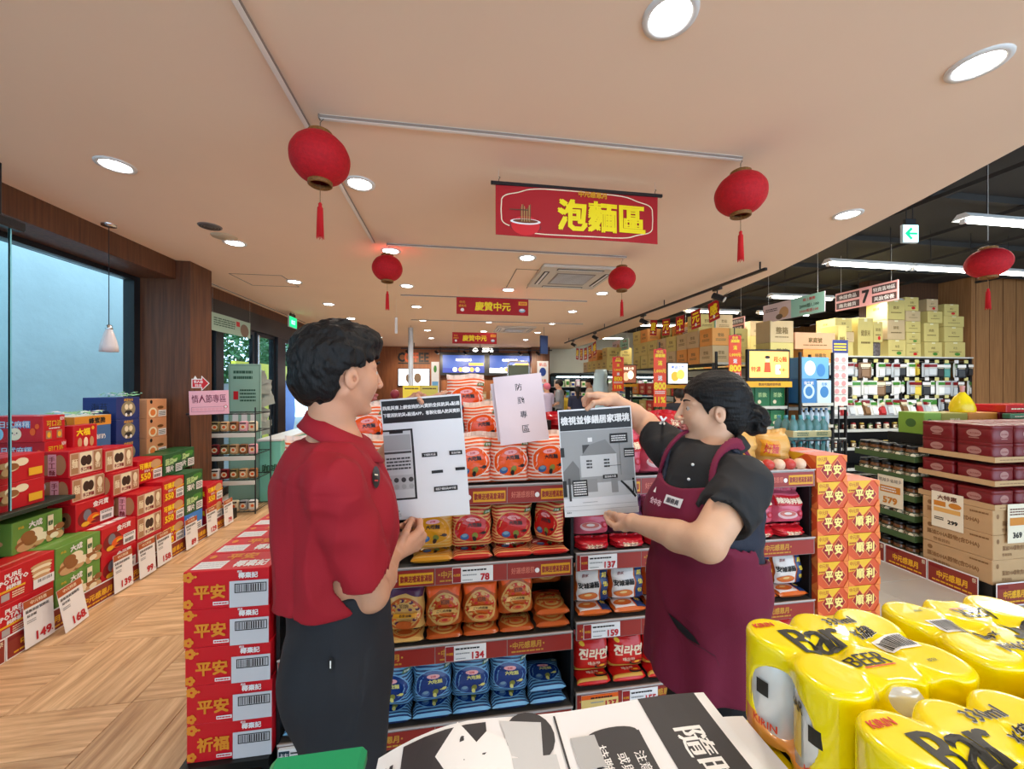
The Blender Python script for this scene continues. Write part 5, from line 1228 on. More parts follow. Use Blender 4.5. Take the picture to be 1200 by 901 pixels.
def shirtf(P_):
    d = st(P_)
    z = P_[:,2]; ti = ((P_-mC)@mR)
    d = smax(d, (1.052+.012*np.sin(ti*14)+.02*((P_-mC)@mF))-z, .004)
    d = smax(d, (z-1.437), .01)
    for S_, Cf, E_ in slv:
        ax_ = (E_-S_)/np.linalg.norm(E_-S_)
        s_ = cone(S_, Cf+ax_*.05, .064, .073)(P_) - limbfolds(P_, S_, E_, .0035, 60)
        s_ = smax(s_, (P_-Cf)@ax_, .003)
        inn = smax(cone(Cf-ax_*.03, Cf+ax_*.06, .062, .064)(P_), -((P_-Cf)@ax_+.025), .002)
        d = smin(d, s_, .009); d = smax(d, -inn, .002)
    # seam line at the armhole and yoke
    d = d - folds(P_, 1.15, 11)
    seam = np.abs((P_-SR)@(mR)+.018); d = d + .0022*np.exp(-(seam/.0035)**2)*((P_-SR)@mR > -.06)*((P_-mC)@mR > 0)
    yk = np.abs(z-1.345+.12*((P_-mC)@mF)); d = d + .0018*np.exp(-(yk/.003)**2)*(((P_-mC)@mF) < .05)
    return d
sh = sdfmesh('shirt', [(shirtf, ML(0,0,.96)-A(.32,.36,0), ML(0,0,1.5)+A(.32,.38,0), .0048)], [shirtm], man)
# collar
mb = MB(); n = 40; prof = []
for j in range(5):
    for i in range(n+1):
        a = -PI+2*PI*i/n*.985+.02; f_, r_ = -math.cos(a), math.sin(a); fr = (1+f_)/2             # a=0 is the back
        f_ = -f_; r_ = r_
        back = (1+math.cos(a))/2
        rad_t, rad_b = .070, .097+.014*(1-back)
        zt = 1.437+.072*back-.010*(1-back); zb_ = zt-.034-.024*(1-back)
        t = j/4
        if j == 0: rad, z = rad_t-.003, zt-.035
        elif j == 1: rad, z = rad_t, zt
        elif j == 2: rad, z = rad_t+.006, zt+.002
        else: rad, z = rad_t+(rad_b-rad_t)*((j-2)/2), zt+(zb_-zt)*((j-2)/2)
        p = mC+mF*(-.010+rad*f_*-1*-1*-1+.012)+mR*(rad*r_*.98); prof.append((p[0],p[1],z))
mb.add(prof, [(j*(n+1)+i,j*(n+1)+i+1,(j+1)*(n+1)+i+1,(j+1)*(n+1)+i) for j in range(4) for i in range(n)], shirtm, True)
co_ = kid(mb,'collar',man); sm_ = co_.modifiers.new('thick','SOLIDIFY'); sm_.thickness = .003
# chest mark
pj = Project(sh, tuple(ray(436,573,.95)), (1,0,0), (0,0,1), .02, .06, tuple(ray(442,588,1.1)-A(0,0,1.58)))
try:
    mb = MB().pr(PWarp(pj), [('e',.5,.5,.45,.48,black),('r',.3,.3,.4,.06,P('emblem_red',190,50,50)),('r',.3,.55,.4,.05,cream)], .002); kid(mb,'shirt_emblem',man)
except Exception as e_: print('emblem', e_)
# trousers
trm = M('trouser_charcoal', srgb(31,33,39), .8, noise=.15, nscale=5, bump=.1, bscale=500)
trp = [('+',0,cone(ML(.012,0,.90),ML(.005,0,1.06),.176,.172,(mF,.72))), ('+',.05,ell(ML(-.038,.06,.86),(.09,.09,.11))), ('+',.05,ell(ML(-.038,-.06,.86),(.09,.09,.11)))]
for q in (1,-1): trp += [('+',.05,cone(ML(.012,q*.085,.86),ML(.025,q*.10,.50),.108,.080)), ('+',.03,cone(ML(.012,q*.10,.50),ML(-.015,q*.112,.085),.080,.066))]
trf0 = field(trp)
def trf(P_):
    d = trf0(P_); d = smax(d, .045-P_[:,2], .003); d = smax(d, P_[:,2]-1.09, .003)
    q = vnoise(P_, (7,7,3), 21)*.005+vnoise(P_, (20,20,7), 22)*.003+.004*(1-2*np.abs(vnoise(P_, (11,11,5), 23)))*np.clip(1.2-P_[:,2], 0, 1)
    pk_ = np.abs((P_-mC)@mF-(.055-(P_[:,2]-.93)*-.25)); d = d - q*1.5 + .0035*np.exp(-(pk_/.004)**2)*((P_-mC)@mR > .05)*(P_[:,2] > .80)*(P_[:,2] < .97)
    return d
tr = sdfmesh('trousers', [(trf, ML(0,0,.03)-A(.3,.34,0), ML(0,0,1.11)+A(.3,.34,0), .0065)], [trm], man)
pj = Project(tr, tuple(ray(384,782,.86)), (1,0,0), (0,0,1), .014, .03, (-.2,1,0))
mb = MB().pr(PWarp(pj), [('e',.5,.5,.45,.48,P('tag_black',12,12,12)),('r',.4,.25,.2,.5,white)], .002); kid(mb,'trouser_tag',man)
shm = M('shoe_black', (.02,.02,.02), .4)
for q in (1,-1):
    f = field([('+',0,cone(ML(-.06,q*.112,.045),ML(.15,q*.125,.035),.046,.036)), ('+',.02,cone(ML(-.03,q*.112,.05),ML(-.03,q*.112,.09),.045,.045))])
    g = lambda P_, f=f: smax(f(P_), .002-P_[:,2], .004)
    c0 = ML(.04,q*.118,.05); sdfmesh('shoe', [(g, c0-A(.2,.2,.06), c0+A(.2,.2,.12), .006)], [shm], man)

# ---------------- the woman
wC = A(.785, 1.094, 0); az = math.radians(-103); wF = A(math.sin(az), math.cos(az), 0); wR = A(math.cos(az), -math.sin(az), 0)
WLc = lambda f, r_, z: wC + wF*f + wR*r_ + Uz*z
wom = empty('person', 'woman with black hair bun in maroon apron and black polo shirt, holding a printed sheet', 'person', (float(wC[0]), float(wC[1]), 0), 0)
hd = math.radians(-68); wh = A(math.sin(hd), math.cos(hd), 0); whc = A(.838, 1.150, 1.503)
hp2, HL2, hax2 = head_prims(whc, wh, .97)
SR2, SL2 = WLc(.0,.150,1.345), WLc(.01,-.125,1.305)
ER2, WR2 = ray(757,497,1.53), ray(719,468,1.50)
EL2, WL2 = ray(828,637,.97), ray(742,612,1.20)
wneck = [('+',.02,cone(WLc(-.025,0,1.33),whc+A(0,0,-.06)-wh*.02,.050,.050))]
warms = [('+',.03,cone(SR2,ER2,.052,.046)), ('+',.015,cone(ER2,ER2*.6+WR2*.4,.045,.041)), ('+',.015,cone(ER2*.6+WR2*.4,WR2,.041,.025)),
         ('+',.03,cone(SL2,EL2,.056,.044)), ('+',.015,cone(EL2,EL2*.65+WL2*.35+A(0,0,-.004),.043,.040)), ('+',.015,cone(EL2*.65+WL2*.35,WL2,.040,.024))]
RH2 = [([ray(711,471,1.475),ray(704,471,1.455),ray(696,472,1.43),ray(688,479.5,1.437)],[.0135,.011,.0095,.0078]),
       ([ray(699,463,1.475),ray(689,463,1.475),ray(684,468,1.49),ray(684.5,475,1.50)],[.0115,.0095,.0083,.0072]),
       ([ray(701,463,1.495),ray(692,463,1.505),ray(688,468,1.52),ray(688,476,1.525)],[.0115,.0097,.0085,.0072]),
       ([ray(703,465,1.515),ray(695,466,1.53),ray(691,471,1.54),ray(691,478,1.54)],[.011,.0093,.0082,.007]),
       ([ray(706,468,1.53),ray(699,470,1.545),ray(695,475,1.55),ray(695,481,1.55)],[.0098,.0083,.0074,.0064])]
LH2 = [([ray(732,617,1.235),ray(722,617,1.28),ray(714,612,1.335),ray(709.5,604.5,1.39)],[.0138,.0112,.0095,.0078]),
       ([ray(727,606,1.285),ray(720,603,1.33),ray(714,601,1.37),ray(710,601.5,1.405)],[.0115,.0097,.0085,.0072]),
       ([ray(728,608,1.30),ray(719,606,1.345),ray(715,609,1.375),ray(719,613,1.365)],[.0115,.0097,.0085,.0074]),
       ([ray(729,612,1.305),ray(720,611,1.345),ray(717,615,1.36),ray(722,617.5,1.345)],[.011,.0093,.0082,.007]),
       ([ray(731,616,1.295),ray(723,616,1.325),ray(721,619,1.335),ray(726,620,1.32)],[.0098,.0083,.0074,.0064])]
whands = handprims(1, WR2, [p[0][0] for p in RH2[1:]], RH2, .025)+[('+',.012,cone(WR2,RH2[0][0][0],.021,.014))]+handprims(-1, WL2, [p[0][0] for p in LH2[1:]], LH2, .025)+[('+',.012,cone(WL2,LH2[0][0][0],.021,.014))]
wt = [('+',0,cone(WLc(.0,0,.95),WLc(.0,0,1.22),.126,.128,(wF,.82))), ('+',.05,cone(SR2-wR*.02,SL2+wR*.02,.052,.052)), ('+',.05,cone(WLc(-.02,0,1.26),WLc(-.03,0,1.36),.075,.044))]
wl_ = []
for q in (1,-1): wl_ += [('+',.03,cone(WLc(-.01,q*.062,.90),WLc(-.005,q*.075,.50),.066,.055)), ('+',.02,cone(WLc(-.005,q*.075,.50),WLc(-.02,q*.09,.09),.05,.036)), ('+',.02,cone(WLc(-.03,q*.09,.05),WLc(.11,q*.10,.035),.036,.03))]
r1, r1h = box_of([WR2]+[p for s_ in RH2 for p in s_[0]]+[ER2], .055); r2, r2h = box_of([WL2]+[p for s_ in LH2 for p in s_[0]]+[EL2], .055)
wa = field(warms+whands)
sdfmesh('body', [(field(wt+wl_+wneck+warms), WLc(0,0,0)-A(.35,.45,0), WLc(0,0,0)+A(.35,.45,1.40), .010), (field(hp2+wneck), whc-A(.15,.15,.18), whc+A(.15,.15,.16), .0028), (wa, r1, r1h, .003), (wa, r2, r2h, .003)], [skin2, lip2], wom, lipsel(HL2, hax2, whc, .97))
eyes(wom, HL2, hax2, .97, browm)
def hair2(P_):
    q = (P_-whc)@hax2.T; f_, r_, u_ = q[:,0], q[:,1], q[:,2]
    d = ell(HL2(-.016,0,.032), A(.104,.087,.095), hax2)(P_)
    d = smin(d, ell(HL2(-.045,0,-.02), A(.070,.076,.075), hax2)(P_), .02)
    low = np.where(f_ < -.015, -.088+np.abs(f_+.06)*.1, np.where(f_ < .045, -.088+(f_+.015)*1.75, .017+(f_-.045)*.9))
    d = smax(d, low-u_, .006)
    d = smax(d, -(cone(HL2(.0,.105,-.010),HL2(.0,.07,-.014),.022,.026)(P_)), .004); d = smax(d, -(cone(HL2(.0,-.105,-.010),HL2(.0,-.07,-.014),.022,.026)(P_)), .004)
    bc = HL2(-.128,-.005,-.035)
    bn = ell(bc, A(.042,.046,.050), hax2)(P_); d = smin(d, bn, .010)
    an = np.arctan2(u_+.035, f_+.128)
    tw = np.where(bn < .02, .0028*np.sin(an*5+np.sqrt((f_+.128)**2+(u_+.035)**2)*160+r_*60), 0)
    sw = np.stack([f_*.35+u_*.2, r_*.9, u_], 1).astype(np.float32)
    return d - tw - vnoise(sw, (40,60,130), 31)*.0022 - vnoise(sw, (90,120,260), 33)*.0012 - vnoise(P_, (26,26,26), 35)*.0025
sdfmesh('hair', [(hair2, whc-A(.20,.20,.12), whc+A(.20,.20,.15), .0028)], [hairm], wom)
polom = M('polo_black', srgb(34,34,36), .8, noise=.2, nscale=7, bump=.15, bscale=480); vestm = M('vest_navy', srgb(30,34,52), .7, noise=.2, nscale=6, bump=.15, bscale=60); apm = M('apron_maroon', srgb(112,14,50), .8, noise=.1, nscale=5, bump=.1, bscale=450)
purp = M('vest_lining_purple', srgb(70,44,98), .6)
c1, c2 = SR2*.40+ER2*.60, SL2*.40+EL2*.60
wtor = field([('+',0,cone(WLc(.0,0,.80),WLc(.0,0,.98),.142,.142,(wF,.92))), ('+',.05,cone(WLc(.0,0,1.0),WLc(.0,0,1.22),.141,.142,(wF,.90))), ('+',.05,cone(SR2-wR*.02,SL2+wR*.02,.066,.064)), ('+',.05,cone(WLc(-.01,0,1.28),WLc(-.03,0,1.385),.100,.060)), ('+',.05,ell(WLc(.085,.0,1.17),(.075,.135,.08),np.stack([wF,wR,Uz])))])
def polof(P_):
    d = wtor(P_); d = smax(d, 1.0-P_[:,2], .005); d = smax(d, P_[:,2]-1.402, .008)
    for S_, Cf, E_, r_ in ((SR2,c1,ER2,.068),(SL2,c2,EL2,.074)):
        ax_ = (E_-S_)/np.linalg.norm(E_-S_)
        s_ = cone(S_, Cf+ax_*.05, r_, r_-.004)(P_)-limbfolds(P_, S_, E_, .004, 70)
        s_ = smax(s_, (P_-Cf)@ax_, .003)
        bnd = np.abs((P_-Cf)@ax_+.022); s_ = s_ + .0016*np.exp(-(bnd/.0025)**2)
        inn = smax(cone(Cf-ax_*.03, Cf+ax_*.06, r_-.015, r_-.017)(P_), -((P_-Cf)@ax_+.012), .002)
        d = smin(d, s_, .010); d = smax(d, -inn, .002)
    return d - folds(P_, .9, 41)
po = sdfmesh('polo_shirt', [(polof, WLc(0,0,.97)-A(.36,.40,0), WLc(0,0,1.42)+A(.32,.50,0), .0048)], [polom], wom)
def armhole(P_, r_=.082):
    return np.minimum(cone(SR2-wR*.0, SR2+(ER2-SR2)*1.2+wR*.05, r_, r_)(P_), cone(SL2, SL2+(EL2-SL2)*1.2, r_+.004, r_+.004)(P_))
def vestf(P_):
    q = P_-wC; f_, r_, z = q@wF, q@wR, P_[:,2]
    d = wtor(P_)-.009-folds(P_, .8, 51)-.002*np.sin(z*90)
    d = smax(d, 0-(-(.86-z)), .005) if False else smax(d, .86-z, .005)
    d = smax(d, z-(1.375+.02*(f_ < 0)), .008); d = smax(d, -armhole(P_), .004)
    opening = np.where(f_ > .0, .034+(z-1.10)*.20, 0); d = np.where((f_ > .0)&(z > 1.12)&(np.abs(r_) < opening), np.maximum(d, .004), d)
    return d
sdfmesh('vest', [(vestf, WLc(0,0,.84)-A(.30,.32,0), WLc(0,0,1.42)+A(.30,.32,0), .0050)], [vestm], wom)
skirt = field([('+',0,cone(WLc(.01,0.012,.70),WLc(.005,0.005,.96),.160,.154,(wF,.98))), ('+',.05,cone(WLc(.0,0,1.0),WLc(.0,0,1.22),.154,.154,(wF,.93))), ('+',.05,ell(WLc(.085,.0,1.17),(.085,.145,.09),np.stack([wF,wR,Uz]))), ('+',.04,cone(SR2-wR*.05,SL2+wR*.05,.074,.074))])
def apronf(P_):
    q = P_-wC; f_, r_, z = q@wF, q@wR, P_[:,2]
    an = np.arctan2(r_, f_)
    pleat = .006*np.sin(an*9+1)*np.clip((1.05-z)*3, 0, 1)+.004*vnoise(P_, (8,8,3), 61)+.003*vnoise(P_, (22,22,8), 62)+.004*(1-2*np.abs(vnoise(P_, (9,9,6), 63)))*np.clip((1.25-z)*4,0,1)
    o = skirt(P_)-.004-pleat
    sh_ = np.abs(o)-.0055
    low = .70+.008*np.sin(an*4); sh_ = smax(sh_, low-z, .002)
    half = .118+np.clip((1.32-z), 0, 1)**2*1.05+np.clip((1.085-z), 0, 1)**1.5*9         # bib with curved sides
    half = np.where(z > 1.285, .118, half)
    sh_ = smax(sh_, (np.abs(r_)-half)*.7, .002)
    sh_ = smax(sh_, (-f_-np.clip((1.09-z)*4, 0, .13))*.6, .002)               # open at the back, bib only in front
    top = 1.288-.012*np.cos(r_*22)
    bib = smax(sh_, z-top, .002)
    return bib
ap = sdfmesh('apron', [(apronf, WLc(0,0,.66)-A(.30,.32,0), WLc(0,0,1.31)+A(.30,.32,0), .004)], [apm], wom)
def strapf(P_):
    q = P_-wC; f_, r_, z = q@wF, q@wR, P_[:,2]
    o = wtor(P_)-.015; sh_ = np.abs(o)-.0045
    ctr = .108-.03*np.clip((z-1.28)*8, 0, 1); sh_ = smax(sh_, np.abs(np.abs(r_)-ctr)-.0075, .002)
    sh_ = smax(sh_, (1.262-z), .002); sh_ = np.where((f_ < .02)&(z < 1.33), .05, sh_)
    return sh_
for q_ in (1,-1): sdfmesh('apron_strap', [(lambda P_, q_=q_: np.where(((P_-wC)@wR)*q_ < 0, .05, strapf(P_)), WLc(0,0,1.24)-A(.26,.28,0), WLc(0,0,1.44)+A(.26,.28,0), .0034)], [apm], wom)
# polo collar, buttons, pocket, badge
mb = MB(); n = 36; prof = []
for j in range(4):
    for i in range(n+1):
        a = -PI+2*PI*i/n; back = (1+math.cos(a))/2; rad = (.060,.064,.078,.092)[j]; zt = 1.412+.02*back-.040*(1-back)**2; z = (zt-.03, zt, zt-.012, zt-.034)[j]
        p = WLc(-.032-rad*math.cos(a), rad*math.sin(a), z); prof.append(tuple(p))
mb.add(prof, [(j*(n+1)+i,j*(n+1)+i+1,(j+1)*(n+1)+i+1,(j+1)*(n+1)+i) for j in range(3) for i in range(n) if not (j > 1 and i in (0,n-1))], polom, True)
kid(mb,'collar',wom).modifiers.new('thick','SOLIDIFY').thickness = .003
pj = Project(po, tuple(WLc(.3,-.012,1.29)), tuple(-wR), (0,0,1), .024, .07, tuple(-wF)); mb = MB()
for t in (.15,.75):
    p = pj(.5, t, .001); mb.ball(tuple(p), (.0045,.0045,.0045), white, 10, 6)
kid(mb,'button',wom)
pj = PWarp(Project(ap, tuple(WLc(.35,.085,1.16)), tuple(-wR), (0,0,1), .17, .11, tuple(-wF)))
mb = MB().pr(pj, [('p',[(.13,.80),(.20,.80),(.165,.95)],white),('t','全中市',.28,.60,.16,P('apron_print',226,190,200),.30,.02)], .002); kid(mb,'apron_print',wom)
mb = MB().pr(pj, [('r',.50,.66,.34,.22,P('badge_white',214,210,210,rough=.3)),('t','服務員',.67,.77,.12,P('badge_ink',70,64,70),.26,.02)], .004); kid(mb,'name_badge',wom)
pj = PWarp(Project(ap, tuple(WLc(.4,-.03,.78)), tuple(-wR*.8+wF*-.0), (0,0,1), .20, .22, tuple(-wF*.9+wR*.25)))
seam = P('apron_seam',74,8,34); mb = MB()
pts = [(.05,.98),(.14,.80),(.24,.62),(.38,.46),(.55,.38),(.74,.36),(.86,.30),(.90,.18)]
for a, b in zip(pts, pts[1:]): mb.pr(pj, [('p',[(a[0],a[1]-.006),(b[0],b[1]-.006),(b[0],b[1]+.006),(a[0],a[1]+.006)],seam)], .0015)
mb.pr(pj, [('p',[(.24,.62),(.36,.475),(.52,.40),(.70,.385),(.62,.47),(.50,.53),(.36,.585)],P('pocket_dark',20,18,28))], .001); kid(mb,'pocket',wom)
d_ = ray(777,493,1.4)-A(0,0,1.58)
pj = PWarp(Project(po, tuple(ray(770.5,499,1.30)), (math.cos(YAW),-math.sin(YAW),0), (0,0,1), .036, .036, tuple(d_)))
mb = MB().pr(pj, [('p',[(.1,.2),(.3,.1),(.9,.75),(.8,.9)],white),('p',[(.2,.9),(.4,.95),(.75,.15),(.6,.05)],white)], .002); kid(mb,'sleeve_logo',wom)
# trousers and shoes
wtr = []
for q in (1,-1): wtr += [('+',.03,cone(WLc(-.01,q*.062,.92),WLc(-.005,q*.075,.50),.078,.070)), ('+',.03,cone(WLc(-.005,q*.075,.50),WLc(-.015,q*.09,.08),.070,.060))]
wtf = field(wtr)
sdfmesh('trousers', [(lambda P_: smax(wtf(P_), .045-P_[:,2], .003)-vnoise(P_, (9,9,4), 71)*.006, WLc(0,0,.03)-A(.28,.30,0), WLc(0,0,1.0)+A(.28,.30,0), .008)], [P('trouser_black',26,24,28,rough=.85)], wom)
for q in (1,-1):
    f = field([('+',0,cone(WLc(-.05,q*.09,.042),WLc(.13,q*.10,.034),.043,.034)), ('+',.02,cone(WLc(-.03,q*.10,.05),WLc(-.03,q*.10,.08),.04,.04))])
    c0 = WLc(.04,q*.105,.05); sdfmesh('shoe', [(lambda P_, f=f: smax(f(P_), .002-P_[:,2], .004), c0-A(.2,.2,.06), c0+A(.2,.2,.1), .006)], [shm], wom)

# ---------------- the two held posters
gpr = P('poster_grey',170,168,166); gdk = P('poster_dark_grey',70,68,68); gl = P('poster_light',206,204,202); bk = P('poster_black',36,34,34)
def corner(px,py,Y):
    r_ = ray(px,py,1)-A(0,0,1.58); t = Y/r_[1]; return r_*t+A(0,0,1.58)
a, b, c = corner(457,609.5,1.40), corner(551,602.5,1.355), corner(457.5,468,1.395)
w1 = float(np.linalg.norm(b-a)); h1 = float(np.linalg.norm(c-a))
ops = [('r',.015,.80,.97,.185,bk),('t','颱風災害上網查詢防災資訊全民防災e點通',.5,.925,.033,white,.95,.02),('t','下載消防防災e點通APP，客製化個人防災資訊',.5,.865,.033,white,.95,.02)]
ph = [('r',.0,.165,.37,.58,bk),('r',.0,.18,.345,.55,gl),('r',.0,.57,.335,.13,gpr),('r',.0,.545,.335,.018,gdk),('r',.08,.712,.17,.025,bk),('r',.0,.25,.335,.12,P('phone_grey',188,186,184)),('l',.02,.41,.3,.11,4,gdk)]
ph += [('e',.04+.09*i,.33,.03,.02,gdk) for i in range(4)]+[('e',.04+.09*i,.275,.03,.02,gpr) for i in range(4)]
lab = [('r',.46,.50,.19,.035,bk),('t','下載防災通',.555,.517,.018,white,.16),('r',.80,.50,.16,.035,bk),('t','查詢官網',.88,.517,.018,white,.13),('r',.58,.21,.29,.04,bk),('t','掃描下載防災APP下載',.725,.23,.02,white,.25)]
lab += [('r',.565,.36,.14,.024,bk),('r',.86,.37,.12,.024,bk)]
sheet('printed_poster', a, b-a, c-a, w1, h1, ops+ph+lab+[('t','臺南市政府',.09,.075,.014,bk,.12),('l',.02,.03,.14,.03,2,gpr)], 'black and white printed sheet with a phone drawing, held by the man', 'poster', .004)
a, b, c = corner(662,606,1.385), corner(748.5,600,1.345), corner(651,481,1.40)
w1 = float(np.linalg.norm(b-a)); h1 = float(np.linalg.norm(c-a))
ops = [('r',.015,.80,.97,.185,bk),('t','檢視並修繕居家環境',.5,.895,.075,white,.93,.022),('r',.015,.30,.97,.495,P('sky_print',160,158,156)),('p',[(.02,.42),(.16,.52),(.24,.44),(.24,.30),(.02,.30)],P('hill_print',120,118,116)),('p',[(.30,.56),(.42,.66),(.30,.66)],gdk),('p',[(.26,.56),(.76,.56),(.76,.36),(.26,.36)],gl),
  ('p',[(.40,.66),(.62,.70),(.76,.56),(.28,.56)],P('roof_print',136,134,132)),('r',.38,.685,.06,.04,white),('r',.0,.17,1,.13,gl),('r',.33,.22,.14,.12,P('door_print',150,148,146)),('r',.66,.2,.09,.14,P('door_print',150,148,146))]
ops += [('r',.34+.24*i+.02*(j%2),.44+.03*k,.025,.016,gdk) for i in range(2) for j in range(4) for k in range(3) if j < 2]+[('r',.39+.24*i,.44+.03*k,.025,.016,gdk) for i in range(2) for k in range(3)]
ops += [('r',.68,.66,.24,.09,bk),('l',.70,.675,.2,.06,3,white),('r',.86,.52,.14,.085,bk),('l',.87,.53,.12,.06,3,white),('r',.0,.56,.05,.085,bk),('r',.55,.335,.2,.035,bk),('t','屋頂排水溝',.65,.352,.02,white,.17),('r',.13,.19,.20,.15,bk),('l',.145,.2,.17,.13,6,white),('r',.0,.19,.05,.15,bk),('r',.075,.15,.03,.21,gdk),
  ('r',.80,.36,.004,.3,gdk),('r',.6,.45,.2,.004,gdk),('r',.25,.13,.2,.003,gdk),('r',.02,.10,.96,.003,gpr),('r',.02,.06,.96,.003,gpr)]
ops += [('p',[(.78+.028*k,.30-.02*k),(.80+.028*k,.31-.02*k),(.90+.02*k,.24-.02*k),(.88+.02*k,.225-.02*k)],bk) for k in range(5)]+[('e',.955,.315,.014,.012,black),('p',[(.945,.30),(.97,.30),(.975,.24),(.945,.24)],black),('p',[(.945,.24),(.96,.24),(.945,.17),(.93,.17)],black),('p',[(.96,.24),(.975,.24),(.99,.18),(.975,.18)],black),('t','臺南市',.06,.045,.014,bk,.08)]
sheet('printed_poster', a, b-a, c-a, w1, h1, ops, 'black and white printed sheet with a house drawing, held by the woman', 'poster', .003)
# ================================================================== FOREGROUND TABLE, SHEETS, BEER
tw = P('table_white',215,214,210,rough=.4); tgreen = P('tray_green',30,150,96,rough=.35)
root = empty('display_table','white low display table with green tray edge, nearest the camera','table',(0,0,0))
MB().box(-.30,.95,-.12,.485,1.00,1.03,tw,.006).build('tabletop', root)
for x,y in ((-.26,-.08),(.91,-.08),(-.26,.44),(.91,.44)): MB().box(x-.02,x+.02,y-.02,y+.02,0,1.0,blackmetal,.003).build('leg', root)
mb = MB(); n = 40; vs = []
def rr(a, hw, hd_): 
    c_, s_ = math.cos(a), math.sin(a); return (math.copysign(abs(c_)**.25,c_)*hw, math.copysign(abs(s_)**.25,s_)*hd_)
for z,k in ((1.031,.94),(1.138,1.0),(1.144,1.0),(1.144,.975),(1.135,.97)):
    vs += [(.04+rr(2*PI*i/n,.27*k,1)[0], .318+rr(2*PI*i/n,1,.125*k)[1], z) for i in range(n)]
mb.add(vs, [(j*n+i,j*n+(i+1)%n,(j+1)*n+(i+1)%n,(j+1)*n+i) for j in range(4) for i in range(n)]+[tuple(range(4*n,5*n))], tgreen, True)
gt = mb.build('green_tray'); MB().box(-.205,-.10,.40,.487,1.128,1.150,tgreen,.006).build('tray_handle', gt); tag(gt, 'bright green plastic tray with rounded corners under the printed sheets', 'tray')
# flat printed sheet, its title running down the right side
fn_ink = P('sheet_black',52,50,52)
def tsheet(name, x0, x1, y0, y1, z, ops, label, droop, yaw=0):
    def fn(x, y, off):                            # x runs towards the viewer, y to the right
        X = x0+(x1-x0)*y; Y = y1-(y1-y0)*x
        zz = z - droop*max(0,(.30-y))**2*3.2 + .003*math.sin(9*y+2*x)+.002*math.sin(7*x+4*y)
        return Vector((X+yaw*(.5-x)*.1, Y, zz+off))
    mb = MB(); n = 20
    for s_ in (0,-.0007):
        vs = [fn(i/n,j/n,s_) for j in range(n+1) for i in range(n+1)]
        mb.add(vs, [(j*(n+1)+i,j*(n+1)+i+1,(j+1)*(n+1)+i+1,(j+1)*(n+1)+i) for j in range(n) for i in range(n)], paper, True)
    mb.pr(Warp(fn, y1-y0, x1-x0), ops, .0003, .0001)
    return tag(mb.build(name), label, 'sheet')
ops = [('r',.0,.775,1,.19,fn_ink),('t','隨時掌握',.40,.87,.088,white,.66,.016),
  ('r',.13,.575,.62,.155,fn_ink),('e',.13,.65,.03,.075,fn_ink),('t','注意村(里)長廣播',.37,.697,.034,white,.44,.010),('t','或與村(里)長保',.345,.650,.034,white,.4,.010),('t','持聯繫',.235,.603,.034,white,.2,.010),
  ('p',[(.02,.30),(.02,.07),(.9,.07),(.9,.36),(.5,.36),(.3,.30)],fn_ink),
  ('p',[(-.0,.22),(.10,.27),(.06,.30),(.16,.44),(.30,.45),(.34,.36),(.26,.22),(.12,.16)],white),('e',.09,.42,.10,.07,fn_ink),('p',[(.02,.34),(.16,.36),(.20,.44),(.04,.46)],P('cow_grey',200,198,196)),
  ('r',.17,.36,.30,.12,P('cow_grey',200,198,196)),('r',.02,.50,.40,.006,fn_ink),('r',.12,.53,.12,.07,P('cow_grey2',180,178,176)),('e',.33,.29,.06,.05,white),('e',.30,.28,.016,.014,black),('r',.30,.20,.16,.01,fn_ink),('e',.46,.25,.08,.06,fn_ink),
  ('l',.08,.018,.5,.035,2,fn_ink),('t','The Agency',.33,.055,.014,fn_ink,.3,.0)]
tsheet('printed_sheet',-.082,.318,.155,.452,1.186,ops,'large black and white printed sheet with white title 隨時掌握 lying on the table',.09)
tsheet('blank_sheet',.12,.352,.10,.425,1.174,[],'plain white sheet sticking out under the large printed sheet',0)
